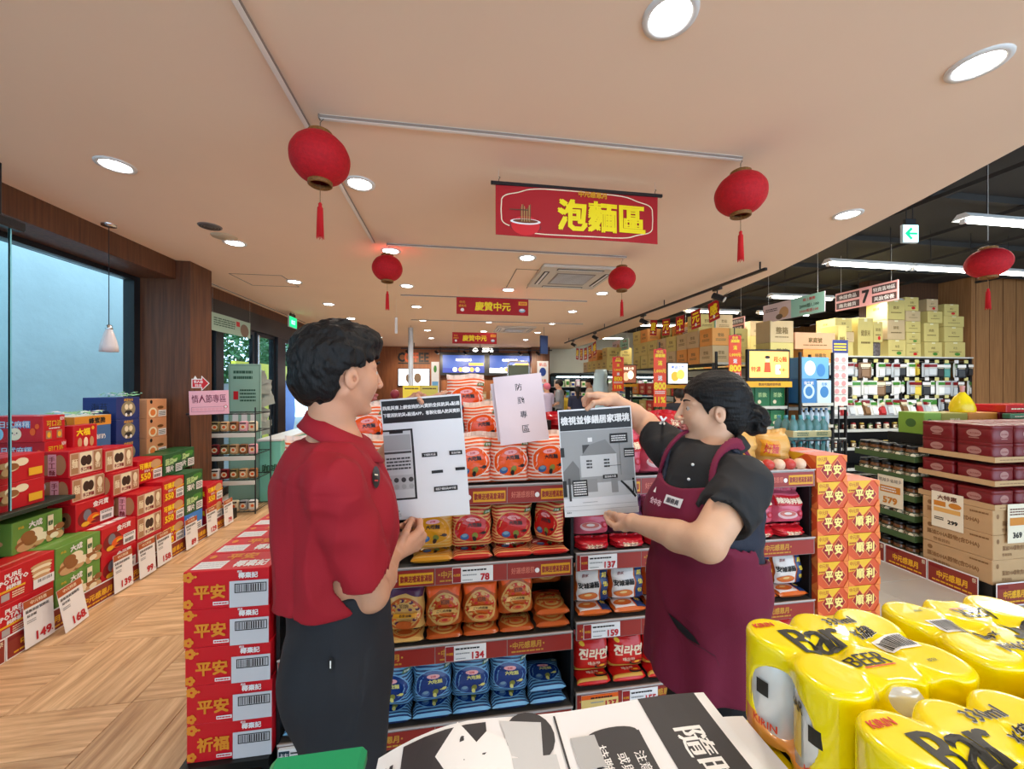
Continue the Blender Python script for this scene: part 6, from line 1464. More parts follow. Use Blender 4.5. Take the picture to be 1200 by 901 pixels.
# beer packs: six shrink wrapped cans
def film_mat():
    m = M('beer_film', srgb(246,220,0), .2, coat=.6, bump=.06, bscale=40); return m
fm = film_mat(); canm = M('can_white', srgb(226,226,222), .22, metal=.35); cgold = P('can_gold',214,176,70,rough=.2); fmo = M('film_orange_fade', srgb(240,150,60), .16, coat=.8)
CX = [(-.066,-.033),(0,-.033),(.066,-.033),(-.066,.033),(0,.033),(.066,.033)]
def beer(hole=True):
    pr = []
    for x,y in CX: pr.append(('+', .010, (lambda x,y: (lambda P_: (lambda d, z: np.minimum(np.maximum(d,z),0)+np.hypot(np.maximum(d,0),np.maximum(z,0))-.0065)(np.hypot(P_[:,0]-x,P_[:,1]-y)-.0265, np.abs(P_[:,2]-.0605)-.0535)))(x,y)))
    f0 = field(pr)
    def f(P_):
        d = f0(P_)
        # film stretched between cans
        w = smax(smax(np.abs(P_[:,0])-.088, np.abs(P_[:,1])-.055, .01), np.abs(P_[:,2]-.0605)-.052, .006); d = smin(d, w, .009)
        d = d - .0006*vnoise(P_, (60,60,26), 5)*(np.abs(P_[:,2]-.0605) < .05)
        for q in ((-1,) if hole else ()): d = smax(d, -ell(A(q*.106,-.002,.056), A(.055,.042,.044))(P_), .0015)
        d = smax(d, -ell(A(-.016,-.068,.110), A(.029,.015,.021))(P_), .0015); d = smax(d, -ell(A(.037,-.068,.112), A(.019,.012,.014))(P_), .0015)
        return d
    def mf(P_):
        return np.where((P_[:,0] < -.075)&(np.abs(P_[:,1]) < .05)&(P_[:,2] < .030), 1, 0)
    root = empty('beer_six_pack','x','beer pack')
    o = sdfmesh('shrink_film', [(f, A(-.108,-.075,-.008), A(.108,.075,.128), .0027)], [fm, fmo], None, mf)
    o.parent = root
    pj = PWarp(Project(o, (-.099,-.066,.2), (1,0,0), (0,1,0), .198, .132, (0,0,-1)))
    kr = P('beer_red',216,60,20); kb = P('beer_black',34,32,26)
    mb = MB().pr(pj, [('t','KIRIN',.13,.86,.055,kr,.2,.02),('t','B',.24,.62,.30,kb,.13,.016),('t','a',.365,.60,.23,kb,.12,.016),('t','r',.475,.60,.23,kb,.10,.016),('t','BEER',.45,.32,.13,kb,.24,.010),('r',.37,.235,.20,.012,kr),
        ('t','330ml',.64,.79,.10,white,.2,.016),('t','x6罐',.67,.63,.11,white,.17,.016),('r',.68,.37,.20,.18,white),('t','BEER',.80,.22,.03,kb,.1,.0)], .0004, .0)
    mb.pr(pj, [('t','330ml',.64,.79,.10,kb,.2,.01),('t','x6罐',.67,.63,.11,kb,.17,.01),('bar',.69,.39,.18,.14,kb)], .0007, .0)
    mb.build('film_print', root)
    mb = MB()
    for x,y in CX:
        mb.lathe([(.0005,.004),(.024,.004),(.0315,.012),(.0315,.105),(.026,.114),(.0005,.114)], canm, 22, (x,y,0))
    for x in (-1,1):
        for y in (-.033,.033):
            cyl = Warp(lambda u,v,off,x=x,y=y: Vector((x*(.066+(.0318+off)*math.cos((u-.5)*2.0)), y+x*(.0318+off)*math.sin((u-.5)*2.0), .015+.085*v)), .06, .085)
            mb.pr(cyl, [('r',.12,.2,.3,.6,cgold),('t','BAR',.3,.8,.14,kb,.3),('t','KIRIN',.68,.12,.10,kr,.4),('r',.55,.5,.2,.2,kb)], .0004)
    mb.build('cans', root)
    return root
BP1 = Once(beer); BP0 = Once(lambda: beer(False))
for p, rz, lab in (((.457,.382,1.159),.02,'upper left pack, nearest the woman'),((.450,.243,1.159),.03,'front pack, at the lower picture edge'),((.668,.386,1.159),PI-.03,'right pack, turned the other way round'),((.660,.247,1.159),.0,'front right pack, mostly outside the picture'),
        ((.443,.380,1.0315),.0,'lower layer, left'),((.450,.243,1.0315),.0,'lower layer, front'),((.664,.386,1.0315),.0,'lower layer, right'),((.660,.247,1.0315),0,'lower layer, front right')):
    (BP1 if 'left' in lab and 'lower' not in lab else BP0)(p, rz, 'yellow shrink-wrapped beer six-pack, '+lab, 'yellow beer six-packs')
# ================================================================== RIGHT SIDE: TIN ISLAND, SNACK WALL, GONDOLAS
kraft = P('kraft',196,158,112,rough=.75,noise=.08); kraftd = P('kraft_print',140,100,60); tinr = M('tin_red', srgb(112,8,16), .42, coat=.1); tinl = P('tin_logo',170,120,110)
def mk_dha(): return carton('x',.42,.42,.178,kraft,[('t','藻油DHA穀物(含DHA)',.5,.45,.22,kraftd,.6,.02),('t','營養穀粒',.3,.2,.12,kraftd,.3),('e',.1,.75,.03,.1,kraftd),('l',.7,.75,.2,.14,1,kraftd),('t','DHA',.82,.5,.2,kraftd,.2)],[('t','藻油DHA穀物(含DHA)',.45,.45,.24,kraftd,.75,.02),('t','營養穀粒',.3,.18,.14,kraftd,.35),('e',.12,.75,.04,.1,kraftd),('l',.7,.75,.25,.14,1,kraftd)],bev=.004)
DH = solid('grain_carton', mk_dha)
MB_ = MB().box(3.84,5.8,2.22,2.64,0,.135,plat); tag(MB_.build('floor_pallet'),'black floor pallet under the brown grain cartons','pallet')
lv3 = ('bottom','middle','top')
for k in range(3):
    for i in range(4):
        for j in range(1):
            x, y = 4.045+.424*i, 2.215+.424*j
            o = DH((x,y,.136+.1795*k),rnd.uniform(-.01,.01),'brown grain carton, %s layer, %s column from the left'%(lv3[k],ordn[i]),'brown grain cartons'); o['category']='carton'
def mk_tray():
    mb = MB(); w, d, h = .85, .46, .04
    mb.box(0,w,0,d,0,.006,kraft).box(0,w,0,.005,.006,h,kraft).box(0,w,d-.005,d,.006,h,kraft).box(0,.005,.005,d-.005,.006,h,kraft).box(w-.005,w,.005,d-.005,.006,h,kraft); mb.pr(Frame((0,0,0),(1,0,0),(0,0,1),w,h),[('l',.05,.3,.3,.3,1,kraftd),('l',.6,.3,.3,.3,1,kraftd)]); return mb
TR = solid('cardboard_tray', mk_tray)
def mk_tin():
    mb = MB(); N_ = 32
    def ring(k, z, e=.22): return [(math.copysign(abs(math.cos(2*PI*i/N_))**e,math.cos(2*PI*i/N_))*.097*k, math.copysign(abs(math.sin(2*PI*i/N_))**e,math.sin(2*PI*i/N_))*.105*k, z) for i in range(N_)]
    rs = [ring(.98,0),ring(1,.004),ring(1,.098),ring(.985,.100),ring(1.01,.102),ring(1.01,.122),ring(.98,.127)]
    mb.add([p for r_ in rs for p in r_], [(j*N_+i,j*N_+(i+1)%N_,(j+1)*N_+(i+1)%N_,(j+1)*N_+i) for j in range(6) for i in range(N_)]+[tuple(range(6*N_,7*N_))], tinr, True)
    for F_ in (Frame((-.097,-.1055,0),(1,0,0),(0,0,1),.194,.127),Frame((-.0975,.105,0),(0,-1,0),(0,0,1),.21,.127)):
        mb.pr(F_,[('e',.5,.52,.2,.22,tinl),('t','CROWN',.5,.5,.1,P('tin_ink',120,20,26),.3),('r',.36,.22,.28,.05,tinl)],.0006)
    return mb
TN = solid('biscuit_tin', mk_tin)
zz_ = [(.676,1),(.847,1),(1.018,2)]
for t_,(z,nn) in enumerate(zz_):
    for i in range(2):
        o = TR((3.835+.86*i,2.205,z),0,'flat cardboard tray, %s tier, %s'%(lv3[t_],('left','right')[i]),'cardboard trays between the red tins'); o['category']='tray'
    for i in range(8):
        for j in range(2):
            for k in range(nn):
                x, y = 3.945+.2125*i, 2.325+.224*j
                o = TN((x,y,z+.008+.128*k),rnd.uniform(-.02,.02),'red biscuit tin, %s tier%s, %s column, %s row'%(lv3[t_],(' lower',' upper')[k] if nn>1 else '',ordn[i],('front','back')[j]),'red biscuit tins'); o['category']='tin'
# printed kick strip
root = empty('kick_strip','red printed kick strip around the foot of the tin and jar island','kick strip',(0,0,0))
kb2 = mk_kick().build('printed_card', root); kb2.scale=(.8,1,1.2); kb2.location=(3.80,3.2-.155,0); kb2.rotation_euler=(0,0,-PI/2)
for i in range(1,3): o = kb2.copy(); C.objects.link(o); o.location=(3.80,3.045-.31*i,0)
for i in range(6): o = kb2.copy(); C.objects.link(o); o.location=(3.96+.31*i,2.18,0); o.rotation_euler=(0,0,0)
# price posters on the tin island
def poster2(lab, x, y, z, rot, ops, w=.17, h=.27):
    mb = MB().box(-w/2,w/2,0,.003,0,h,P('card_cream',236,224,196)); mb.pr(Frame((-w/2,0,0),(1,0,0),(0,0,1),w,h),ops); o = mb.build('price_poster'); o.location=(x,y,z); o.rotation_euler=(0,0,rot); tag(o,lab,'price card','price cards on the tin island'); return o
oc = P('card_ochre',206,130,40)
poster2('cream price card reading 579 on the jar stack',3.828,2.87,.50,-PI/2,[('t','買越多省越多',.5,.85,.12,black,.9,.0),('r',.1,.45,.8,.22,oc),('l',.15,.48,.6,.16,2,white),('t','579',.5,.2,.2,oc,.8,.022)],.2,.27)
poster2('cream price card with orange panels reading 299',3.825,2.47,.45,-PI/2+.05,[('t','大特惠',.5,.85,.13,P('card_brown',110,60,40),.8,.02),('r',.08,.60,.38,.14,oc),('e',.75,.67,.2,.08,oc),('r',.08,.44,.84,.12,P('card_light_ochre',226,170,90)),('l',.1,.2,.3,.1,2,black),('t','299',.68,.2,.1,black,.3,.02)],.19,.28)
poster2('pale price card at the right edge of the picture',4.02,2.195,.44,0,[('l',.1,.7,.8,.2,3,P('card_brown',110,60,40)),('r',.1,.45,.8,.2,oc),('t','369',.5,.2,.14,black,.6,.02)],.17,.28)
# jars on green trays
jarm = P('jar_nuts',120,78,44,rough=.15,noise=.5,nscale=60); jarl = P('jar_lid',20,20,20,rough=.3); lgreen = P('tray_dark_green',70,92,52)
def mk_jar():
    mb = MB(); mb.lathe([(.0005,0),(.040,0),(.045,.006),(.045,.088),(.038,.100),(.036,.104)],jarm,20); mb.lathe([(.040,.100),(.041,.102),(.041,.122),(.038,.125),(.0005,.125)],jarl,20)
    c = Warp(lambda u,v,off: Vector(((.0455+off)*math.cos((u-.5)*4.4-2.6),(.0455+off)*math.sin((u-.5)*4.4-2.6),.02+.055*v)),.2,.055)
    mb.pr(c,[('r',0,0,1,1,P('jar_label',60,66,46)),('l',.1,.2,.8,.6,3,cream),('e',.5,.5,.08,.3,cream)],.0003); return mb
JR = solid('nut_jar', mk_jar)
MB_ = MB().box(3.835,4.02,2.69,3.18,0,.08,plat); tag(MB_.build('floor_pallet'),'black floor pallet under the jars of nuts','pallet')
for lv_ in range(6):
    z = .082+.168*lv_ if lv_ < 5 else .082+.168*5
    o = MB().box(3.835,4.02,2.69,3.18,z,z+.006,lgreen).box(3.835,3.84,2.69,3.18,z+.006,z+.05,lgreen).box(3.84,4.02,2.69,2.695,z+.006,z+.05,lgreen).build('jar_tray'); tag(o,'dark green cardboard jar tray, %s from the floor'%ordn[lv_],'tray','green jar trays')
    for i in range(2):
        for j in range(5):
            o = JR((3.889+.088*i,2.742+.095*j,z+.007),rnd.uniform(-.3,.3),'glass nut jar with black lid, tray %s, %s across, %s deep'%(ordn[lv_],ordn[i],ordn[j]),'jars of nuts on green trays'); o['category']='jar'
    
# things on top behind the tins
def simple(name, lab, cat, x0,x1,y0,y1,z0,z1, m, front=(), side=(), bev=.004, grp=None, rot=0):
    w,d,h = x1-x0,y1-y0,z1-z0; o = carton('x',w,d,h,m,front,side,bev=bev).build(name); o.location=((x0+x1)/2,y0,z0); o.rotation_euler=(0,0,rot); tag(o,lab,cat,grp); return o
tag(MB().box(4.03,5.5,2.69,3.04,0,1.145,plat).build('display_block'),'black display block behind the red tins','display block')
simple('gift_box','light green gift box with leaf pattern, left end behind the tins','box',4.035,4.215,2.76,2.96,1.146,1.335,P('box_lime',130,170,60),[('e',.3,.6,.15,.12,P('leaf_tag',70,110,50)),('e',.7,.4,.15,.12,P('leaf_tag',70,110,50))],[('e',.5,.5,.2,.2,P('leaf_tag',70,110,50))])
simple('gift_box','olive and yellow gift box behind the tins','box',4.22,4.50,2.76,2.96,1.146,1.33,P('box_olive',150,140,50),[('t','蛋捲',.5,.6,.3,cream,.5)])
simple('gift_box','orange brown gift box behind the tins','box',4.51,4.83,2.76,2.96,1.146,1.33,P('box_amber',196,120,40),[('t','杏仁酥',.5,.55,.3,P('print_brown',110,70,30),.6),('e',.2,.2,.1,.1,P('leaf_tag',70,110,50))])
for i in range(3): simple('gift_box','dark red gift box behind the tins, %s of three'%ordn[i],'box',4.85+.21*i,5.05+.21*i,2.76,2.96,1.146,1.33,P('box_wine',120,14,26),[('r',.2,.3,.6,.4,tinl)])
simple('gift_box','flat red gift box with clear shine, on top of the wine red boxes','box',4.86,5.4,2.72,2.96,1.331,1.40,P('box_scarlet',190,30,40,rough=.2),[('l',.1,.3,.8,.3,1,cream)])
MB_ = MB().tube([(4.86,2.70,1.30),(5.3,2.70,1.30)],.022,P('roll_green',70,120,90,rough=.25),12); 
bpy.data.objects.remove(MB_.build('roll'))
simple('gift_box','long green wrapped box in front of the wine red boxes','box',4.80,5.25,2.66,2.715,1.281,1.325,P('roll_green',70,120,90,rough=.25),[('l',.1,.3,.8,.3,1,cream)])
mb = MB(); yb = P('bag_yellow',246,214,30,rough=.25); N_=20; prof=[(.095,0),(.10,.03),(.088,.08),(.06,.13),(.03,.165),(.018,.18)]
for j,(r_,z) in enumerate(prof): pass
vs=[(r_*(1+.10*math.sin(5*a+j))*math.cos(a), r_*.8*(1+.08*math.sin(7*a))*math.sin(a), z) for j,(r_,z) in enumerate(prof) for a in [2*PI*i/N_ for i in range(N_)]]
mb.add(vs,[(j*N_+i,j*N_+(i+1)%N_,(j+1)*N_+(i+1)%N_,(j+1)*N_+i) for j in range(5) for i in range(N_)],yb,True); mb.lathe([(.012,.175),(.015,.19),(.015,.215),(.02,.235),(.0005,.236)],P('bag_neck_pink',226,160,150),12)
o = mb.build('yellow_bag'); o.location=(4.60,2.86,1.3315); tag(o,'yellow plastic bag tied with a pink neck, standing on the gift boxes','bag')

# snack wall
root = empty('snack_shelf','tall black wall shelf with hooks of snack bags and rows of jars','shelf unit',(6.42,5.8,0))
for x in (0,1.56,3.12): MB().box(x-.02,x+.02,.0,.05,0,2.06,blackmetal).build('upright', root)
MB().box(0,3.12,.42,.44,0,2.06,plat).build('back_panel', root)
rails = (2.0,1.68,1.36); zsh = (1.02,.78,.46,.10)
MB().box(-.02,3.14,-.02,.42,2.062,2.085,P('shelf_top_pale',214,214,205)).build('top_board', root)
yt = P('tag_pale_yellow',226,216,140)
for z in rails:
    MB().tube([(0,.03,z),(3.12,.03,z)],.008,chrome,6).build('hook_rail', root)
    for i in range(14): MB().box(.08+.22*i,.17+.22*i,-.01,-.006,z-.03,z+.03,(yt if i%3 else white)).tube([(.125+.22*i,.4,z),(.125+.22*i,-.006,z)],.004,chrome,5).build('price_hook', root)
for z in zsh: MB().box(0,3.12,0,.42,z-.02,z,plat).box(0,3.12,-.012,-.001,z-.035,z+.015,P('rail_pale',205,205,196)).build('shelf', root)
hb = [('white',(232,230,224)),('silver',(186,190,192)),('dark green',(40,70,40)),('black',(30,30,30)),('red',(176,40,40)),('yellow',(220,190,60)),('brown',(120,84,50)),('teal',(70,140,130))]
def mk_hang(c, c2):
    def f():
        m = film('hang_'+c.replace(' ','_'), *c2); mb = MB(); nx, nz = 5, 8; w, h = .17, .25
        for sg in (1,-1):
            vs = [((i/nx-.5)*w, -sg*.022*math.sin(PI*i/nx)*math.sin(PI*j/nz)**.5, -h+h*j/nz) for j in range(nz+1) for i in range(nx+1)]
            mb.add(vs,[(j*(nx+1)+i,j*(nx+1)+i+1,(j+1)*(nx+1)+i+1,(j+1)*(nx+1)+i) for j in range(nz) for i in range(nx)],m,True)
        F_ = Frame((-w/2,-.026,-h),(1,0,0),(0,0,1),w,h); mb.pr(F_,[('r',.12,.70,.76,.2,MATS[{'white':'green_print','silver':'dark_red_print','yellow':'dark_red_print','dark green':'white_print','black':'white_print','red':'cream_print','brown':'cream_print','teal':'white_print'}[c]]),('r',.2,.1,.6,.45,P('bag_window_'+c.replace(' ','_'),*[min(255,v+25) for v in c2])),('l',.2,.6,.6,.08,1,cream)],.0005); return mb
    return f
HB = {c: solid('snack_bag', mk_hang(c,c2)) for c,c2 in hb}
rw = ('top','middle','lower'); r = random.Random(12)
for ri,z in enumerate(rails):
    for i in range(19):
        c = hb[(r.randrange(8) if r.random() < .35 else (0,1,3,0,1)[(i*3+ri)%5])][0]
        o = HB[c]((6.53+.163*i+(r.uniform(-.015,.015)),5.79+.02*(i%2),z-.03),r.uniform(-.45,.45),'%s snack bag hanging on the %s rail, %s hook from the left'%(c,rw[ri],ORD[i]),'snack bags on the wall hooks',(r.uniform(.85,1.15),1,r.uniform(.9,1.15))); o['category']='snack bag'
for i in range(14):
    c = hb[(0,4,1,0,6)[i%5]][0]; o = HB[c]((6.55+.16*i,5.80,1.285),r.uniform(-.1,.1),'%s snack bag standing in the fourth row, %s from the left'%(c,ORD[i]),'snack bags standing on the wall shelf',(1,1,1),(-.25,0,0)); o['category']='snack bag'
def mk_sj(c):
    def f():
        mb = MB(); mb.lathe([(.0005,0),(.036,0),(.04,.01),(.04,.085),(.034,.095)],M('glass_'+c,{'red':srgb(150,60,50),'green':srgb(90,120,60),'brown':srgb(110,80,50),'pale':srgb(220,210,190)}[c],.15),12); mb.lathe([(.036,.095),(.036,.118),(.0005,.12)],P('lid_'+c,*{'red':(230,225,220),'green':(30,30,30),'brown':(180,150,60),'pale':(160,40,40)}[c]),12)
        mb.pr(Warp(lambda u,v,off: Vector(((.0405+off)*math.cos((u-.5)*3-PI/2),(.0405+off)*math.sin((u-.5)*3-PI/2),.02+.055*v)),.12,.055),[('r',.1,0,.8,1,cream),('e',.5,.5,.2,.3,P('print_brown',110,70,30))],.0004); return mb
    return f
SJ = {c: solid('sauce_jar', mk_sj(c)) for c in ('red','green','brown','pale')}
for zi,z in enumerate(zsh[:3]):
    for i in range(17):
        c = ('pale','red','green','brown')[(i*7+zi*3)%4]
        o = SJ[c]((6.52+.175*i,5.87,z+.001),0,'small %s jar on the %s jar shelf, %s from the left'%(c,('upper','middle','lowest')[zi],ORD[i]),'small jars on the wall shelf'); o['category']='jar'
# cartons on top of the snack wall
kr1 = P('carton_straw',214,196,120,rough=.7,noise=.06); kr2 = P('carton_sand',206,180,136,rough=.7,noise=.06); inkb = P('carton_ink',120,96,50)
def topcarton(x0,x1,z0,z1,y=5.83,d=.36,word='餅乾',m=None,lab='',spot=None):
    ops = [('t',word,.5,.6,.16,inkb,.6),('l',.2,.3,.6,.1,1,inkb),('r',.4,.9,.2,.08,P('tape_pale',236,230,190))]
    if spot: ops.append(('e',.6,.2,.14,.10,spot))
    o = simple('brown_carton',lab,'carton',x0,x1,y,y+d,z0,z1,m or kr1,ops,ops[:1],grp='brown cartons on the snack wall'); return o
top_z = 2.086
T = [(6.50,7.0,0,.24,'餅'),(6.42,7.02,.245,.42,'米果'),(6.63,6.98,.425,.66,'堅果'),(7.10,7.42,0,.68,'健康米'),(7.43,7.62,.25,.62,'果乾'),(7.74,8.12,0,.30,'海苔'),(7.72,8.10,.305,.66,'餅乾'),(7.72,8.10,.665,1.02,'糖果'),(8.13,8.45,0,.24,'梅子'),(8.13,8.44,.245,.44,'梅子'),(8.12,8.44,.445,.64,'魷魚'),(8.12,8.44,.645,.83,'豆乾'),(8.10,8.40,.835,1.08,'豆乾'),
     (8.53,8.92,0,.27,'肉乾'),(8.52,8.85,.275,.62,'肉乾'),(8.60,8.93,.625,.84,'瓜子'),(8.58,8.83,.845,1.06,'瓜子'),(8.99,9.45,0,.28,'花生'),(8.97,9.40,.285,.56,'花生'),(8.96,9.42,.565,.76,'蠶豆'),(8.97,9.30,.765,.98,'蠶豆')]
posn = ['leftmost','second','third','fourth','fifth','sixth']
for i,(x0,x1,a_,b_,w_) in enumerate(T):
    stackn = 'first' if x0 < 7.05 else 'second' if x0 < 7.7 else 'third' if x1 < 8.13 else 'fourth' if x1 < 8.46 else 'fifth' if x1 < 8.95 else 'sixth'
    topcarton(x0,x1,top_z+a_,top_z+b_,word=w_,m=(kr2 if i%5==1 else kr1),lab='brown carton reading %s on the snack wall, %s stack, %s one%s'%(w_,stackn,ORD[sum(1 for q in T[:i] if abs(q[0]-x0)<.3 or abs(q[1]-x1)<.3)],(' carrying red dot','  carrying green dot','','')[i%4].replace('  ',' ')),spot=(red,greenp,None,None)[i%4])
tag(MB().box(7.46,7.60,5.84,5.95,2.087,2.335,P('foil_mixed',120,110,110,rough=.25,noise=.6,nscale=30),.02).build('snack_bag'),'shiny snack bag lying under the果乾 carton on the snack wall'.replace('的',''),'snack bag')

# endcap with advertising screen and blue endcap beside it
def shelfunit(name, lab, x0,x1,y0,y1,H_,zs,m=blackmetal):
    root = empty(name,lab,'shelf unit',(x0,y0,0)); w,d = x1-x0,y1-y0
    for x in (0,w-.03):
        for y in (0,d-.03): MB().box(x,x+.03,y,y+.03,0,H_,m).build('upright', root)
    for z in zs:
        sh = MB().box(.031,w-.031,0,d,z-.02,z,plat).build('shelf', root); MB().box(.031,w-.031,-.012,-.002,z-.03,z+.012,P('rail_pale',205,205,196)).build('label_rail', sh)
    return root
shelfunit('endcap_shelf','black end shelf with green cartons under the orange advertising screen',4.10,4.95,5.06,5.55,2.1,(.15,.6,.95,1.25,1.60))
sr = empty('advertising_screen','black framed screen showing an orange advertisement above the green cartons','screen',(4.20,4.98,1.63))
oe = M('screen_orange',srgb(246,176,84),.4,emit=.9); oi = M('screen_ink',srgb(206,70,30),.4,emit=.5); 
mb = MB().box(0,.70,0,.05,0,.46,blackmetal,.006); F_=Frame((.03,-.001,.05),(1,0,0),(0,0,1),.64,.38)
mb.pr(F_,[('r',0,0,1,1,oe),('t','超Q麵',.78,.70,.22,oi,.34,.02),('t','特濃',.16,.32,.2,oi,.24,.02),('e',.45,.66,.06,.12,M('screen_skin',srgb(236,170,130),.4,emit=.6)),('p',[(.36,.2),(.54,.2),(.52,.58),(.38,.58)],oi),('r',.66,.14,.12,.34,M('screen_white',srgb(240,230,220),.4,emit=.9)),('t','買一送一',.84,.3,.12,oi,.2,.02),('e',.45,.78,.07,.06,black)],.001)
mb.build('screen_panel', sr); mb = MB().box(-.02,.72,-.01,.02,-.09,-.005,P('shelf_sign_yellow',240,176,40)); mb.pr(Frame((-.02,-.0105,-.09),(1,0,0),(0,0,1),.74,.085),[('t','歡迎光臨超值特選',.5,.5,.5,P('print_brown',110,70,30),.8)]); mb.build('sign_strip', sr)
for x in (.05,.62): MB().box(x,x+.03,.02,.07,-.02,.0,blackmetal).build('bracket', sr)
sr.rotation_euler=(0,0,.0)
gx = P('pack_green',30,110,60,rough=.35)
for i in range(3):
    for k,z in enumerate((1.2515,.9515,.6015)):
        simple('green_carton','green drink carton on the end shelf, %s shelf, %s'%(('upper','middle','lower')[k],ordn[i]),'carton',4.15+.255*i,4.395+.255*i,5.08,5.4,z,z+(.29 if k==0 else .25),gx,[('t','茶飲',.5,.6,.24,P('pale_green',190,220,150),.6),('e',.3,.25,.12,.1,cream)],grp='green cartons on the end shelf')
shelfunit('blue_endcap','black end shelf with blue panels and water, right of the orange screen',4.98,5.56,4.9,5.3,2.05,(.15,.6,.98,1.30))
bluef = P('panel_blue',70,130,190,rough=.3)
bl_ = [('big pale blue',1.62,2.0,.03,.27),('blue drum',1.62,1.98,.30,.55)]
simple('blue_pack','large blue tissue pack, upper left on the blue end shelf','pack',5.02,5.28,4.92,5.2,1.3015,1.66,bluef,[('e',.5,.5,.36,.3,P('swirl_pale',200,224,240)),('e',.5,.5,.24,.2,bluef),('t','衛生紙',.5,.84,.14,white,.7)])
simple('blue_pack','large pale blue tissue pack, upper right on the blue end shelf','pack',5.29,5.53,4.92,5.2,1.3015,1.64,P('swirl_pale',200,224,240),[('e',.5,.5,.3,.25,bluef),('t','柔軟',.5,.84,.14,bluef,.5)])
simple('blue_pack','blue tissue pack stacked on top, blue end shelf','pack',5.04,5.50,4.93,5.2,1.662,1.98,P('panel_sky',110,170,214,rough=.3),[('e',.3,.5,.2,.34,white),('e',.7,.4,.16,.3,bluef)])
for k,z in enumerate((.9815,.6015)):
    for i in range(6):
        mb = MB().lathe([(.0005,0),(.036,0),(.038,.02),(.036,.1),(.038,.17),(.016,.21),(.014,.23)],P('bottle_pale',176,196,214,rough=.1),14).lathe([(.017,.225),(.017,.25),(.0005,.251)],(bluef,white)[k],12)
        o = mb.build('water_bottle'); o.location=(5.06+.085*i,4.96,z); tag(o,'small water bottle on the blue end shelf, %s shelf, %s from the left'%(('upper','lower')[k],ordn[i]),'bottle','bottles on the blue end shelf')
# tall narrow price list sign
mb = MB().box(0,.27,0,.008,0,.99,P('sign_offwhite',232,222,214)); mb.pr(Frame((0,0,0),(1,0,0),(0,0,1),.27,.99),[('r',0,.80,1,.2,P('sign_navy',50,60,120)),('l',.1,.83,.8,.13,3,yellow)]+[('e',.28+.44*(k%2),.70-.12*(k//2),.15,.04,P('list_pink',226,150,150)) for k in range(12)]+[('l',.1,.64-.12*k,.8,.02,1,grey) for k in range(5)])
o = mb.build('price_list_sign'); o.location=(5.64,5.0,1.26); MB().tube([(.13,.02,-1.26),(.13,.02,.4)],.01,blackmetal).build('sign_pole', o); tag(o,'tall narrow off-white price list sign with navy head','sign')
# wire rack with shrink wrapped water, just behind the island end
wroot = empty('wire_basket','black wire basket rack holding packs of water bottles behind the island','rack',(3.02,3.05,0))
for x in (0,.50):
    for y in (0,.4): MB().tube([(x,y,0),(x,y,1.05)],.01,blackmetal,6).build('post', wroot)
mb = MB()
for z in (.1,.6): mb.tube([(0,0,z),(.5,0,z),(.5,.4,z),(0,.4,z)],.008,blackmetal,5,closed=True)
for k in range(9): mb.tube([(0,.045*k+.02,.6),(.5,.045*k+.02,.6)],.004,blackmetal,4).tube([(0,.045*k+.02,.1),(.5,.045*k+.02,.1)],.004,blackmetal,4)
mb.build('wire_shelf', wroot); mb = MB()
for k in range(9): mb.tube([(.06*k+.01,-.02,.6),(.06*k+.01,-.04,1.08)],.004,blackmetal,4)
mb.tube([(-.02,-.04,1.08),(.52,-.04,1.08)],.007,blackmetal,5).tube([(-.02,-.02,.62),(.52,-.02,.62)],.007,blackmetal,5); mb.build('wire_front', wroot)
btm = M('bottle_teal', srgb(110,160,160), .08, trans=.3); capt = P('cap_teal',60,140,150)
def mk_wp():
    root = empty('water_pack','x','water pack'); mb = MB()
    for i in range(5):
        for j in range(3): mb.lathe([(.0005,0),(.036,0),(.038,.015),(.036,.06),(.038,.12),(.034,.16),(.014,.19),(.013,.205)],btm,12,(.04+.08*i,.04+.08*j,0)).lathe([(.016,.2),(.016,.222),(.0005,.223)],capt,10,(.04+.08*i,.04+.08*j,0))
    mb.build('bottles', root); m2 = MB().box(-.003,.403,-.003,.243,.035,.095,P('wrap_band',190,180,130,rough=.3),.004); m2.pr(Frame((-.003,-.003,.035),(1,0,0),(0,0,1),.406,.06),[('l',.1,.2,.3,.6,2,P('ink_green',50,90,70)),('l',.6,.2,.3,.6,2,P('ink_green',50,90,70))]); m2.build('wrap_band', root); return root
WP = Once(mk_wp)
for z,lab in ((.61,'lowest'),(.836,'middle'),(1.062,'top')): WP((3.06,3.08,z),0,'shrink-wrapped pack of water bottles with teal caps, %s of three'%lab,'packs of water bottles')
WP((3.06,3.08,.11),0,'shrink-wrapped pack of water bottles on the bottom wire shelf','packs of water bottles')

# gondolas towards the back
def gondola(lab, x0,x1,y0,y1,H_=1.95):
    return shelfunit('store_shelf',lab,x0,x1,y0,y1,H_,(.15,.55,.95,1.35,1.72,H_))
gondola('long black store shelf running back beside the curved ceiling edge',4.4,5.1,6.0,9.2); gondola('long black store shelf behind the blue end shelf',5.9,6.35,6.9,10.2); gondola('far store shelf beside the cooler',4.0,4.7,9.6,11.8)
gcol = [('green',(50,100,60)),('straw',(200,180,110)),('red',(180,50,40)),('white',(220,216,206)),('blue',(70,110,170)),('orange',(220,130,50))]
def mk_gc(c, c2): return lambda: carton('x',.30,.26,.26,P('goods_'+c,*c2),[('t','特價',.5,.6,.24,cream if c!='white' else black,.6),('e',.5,.25,.3,.14,tanp)],[('t','特價',.5,.6,.24,cream if c!='white' else black,.6),('e',.5,.25,.3,.14,tanp)])
GC = {c: solid('goods_carton', mk_gc(c,c2)) for c,c2 in gcol}
r = random.Random(4); lev5 = ('bottom','second','third','fourth','fifth','top')
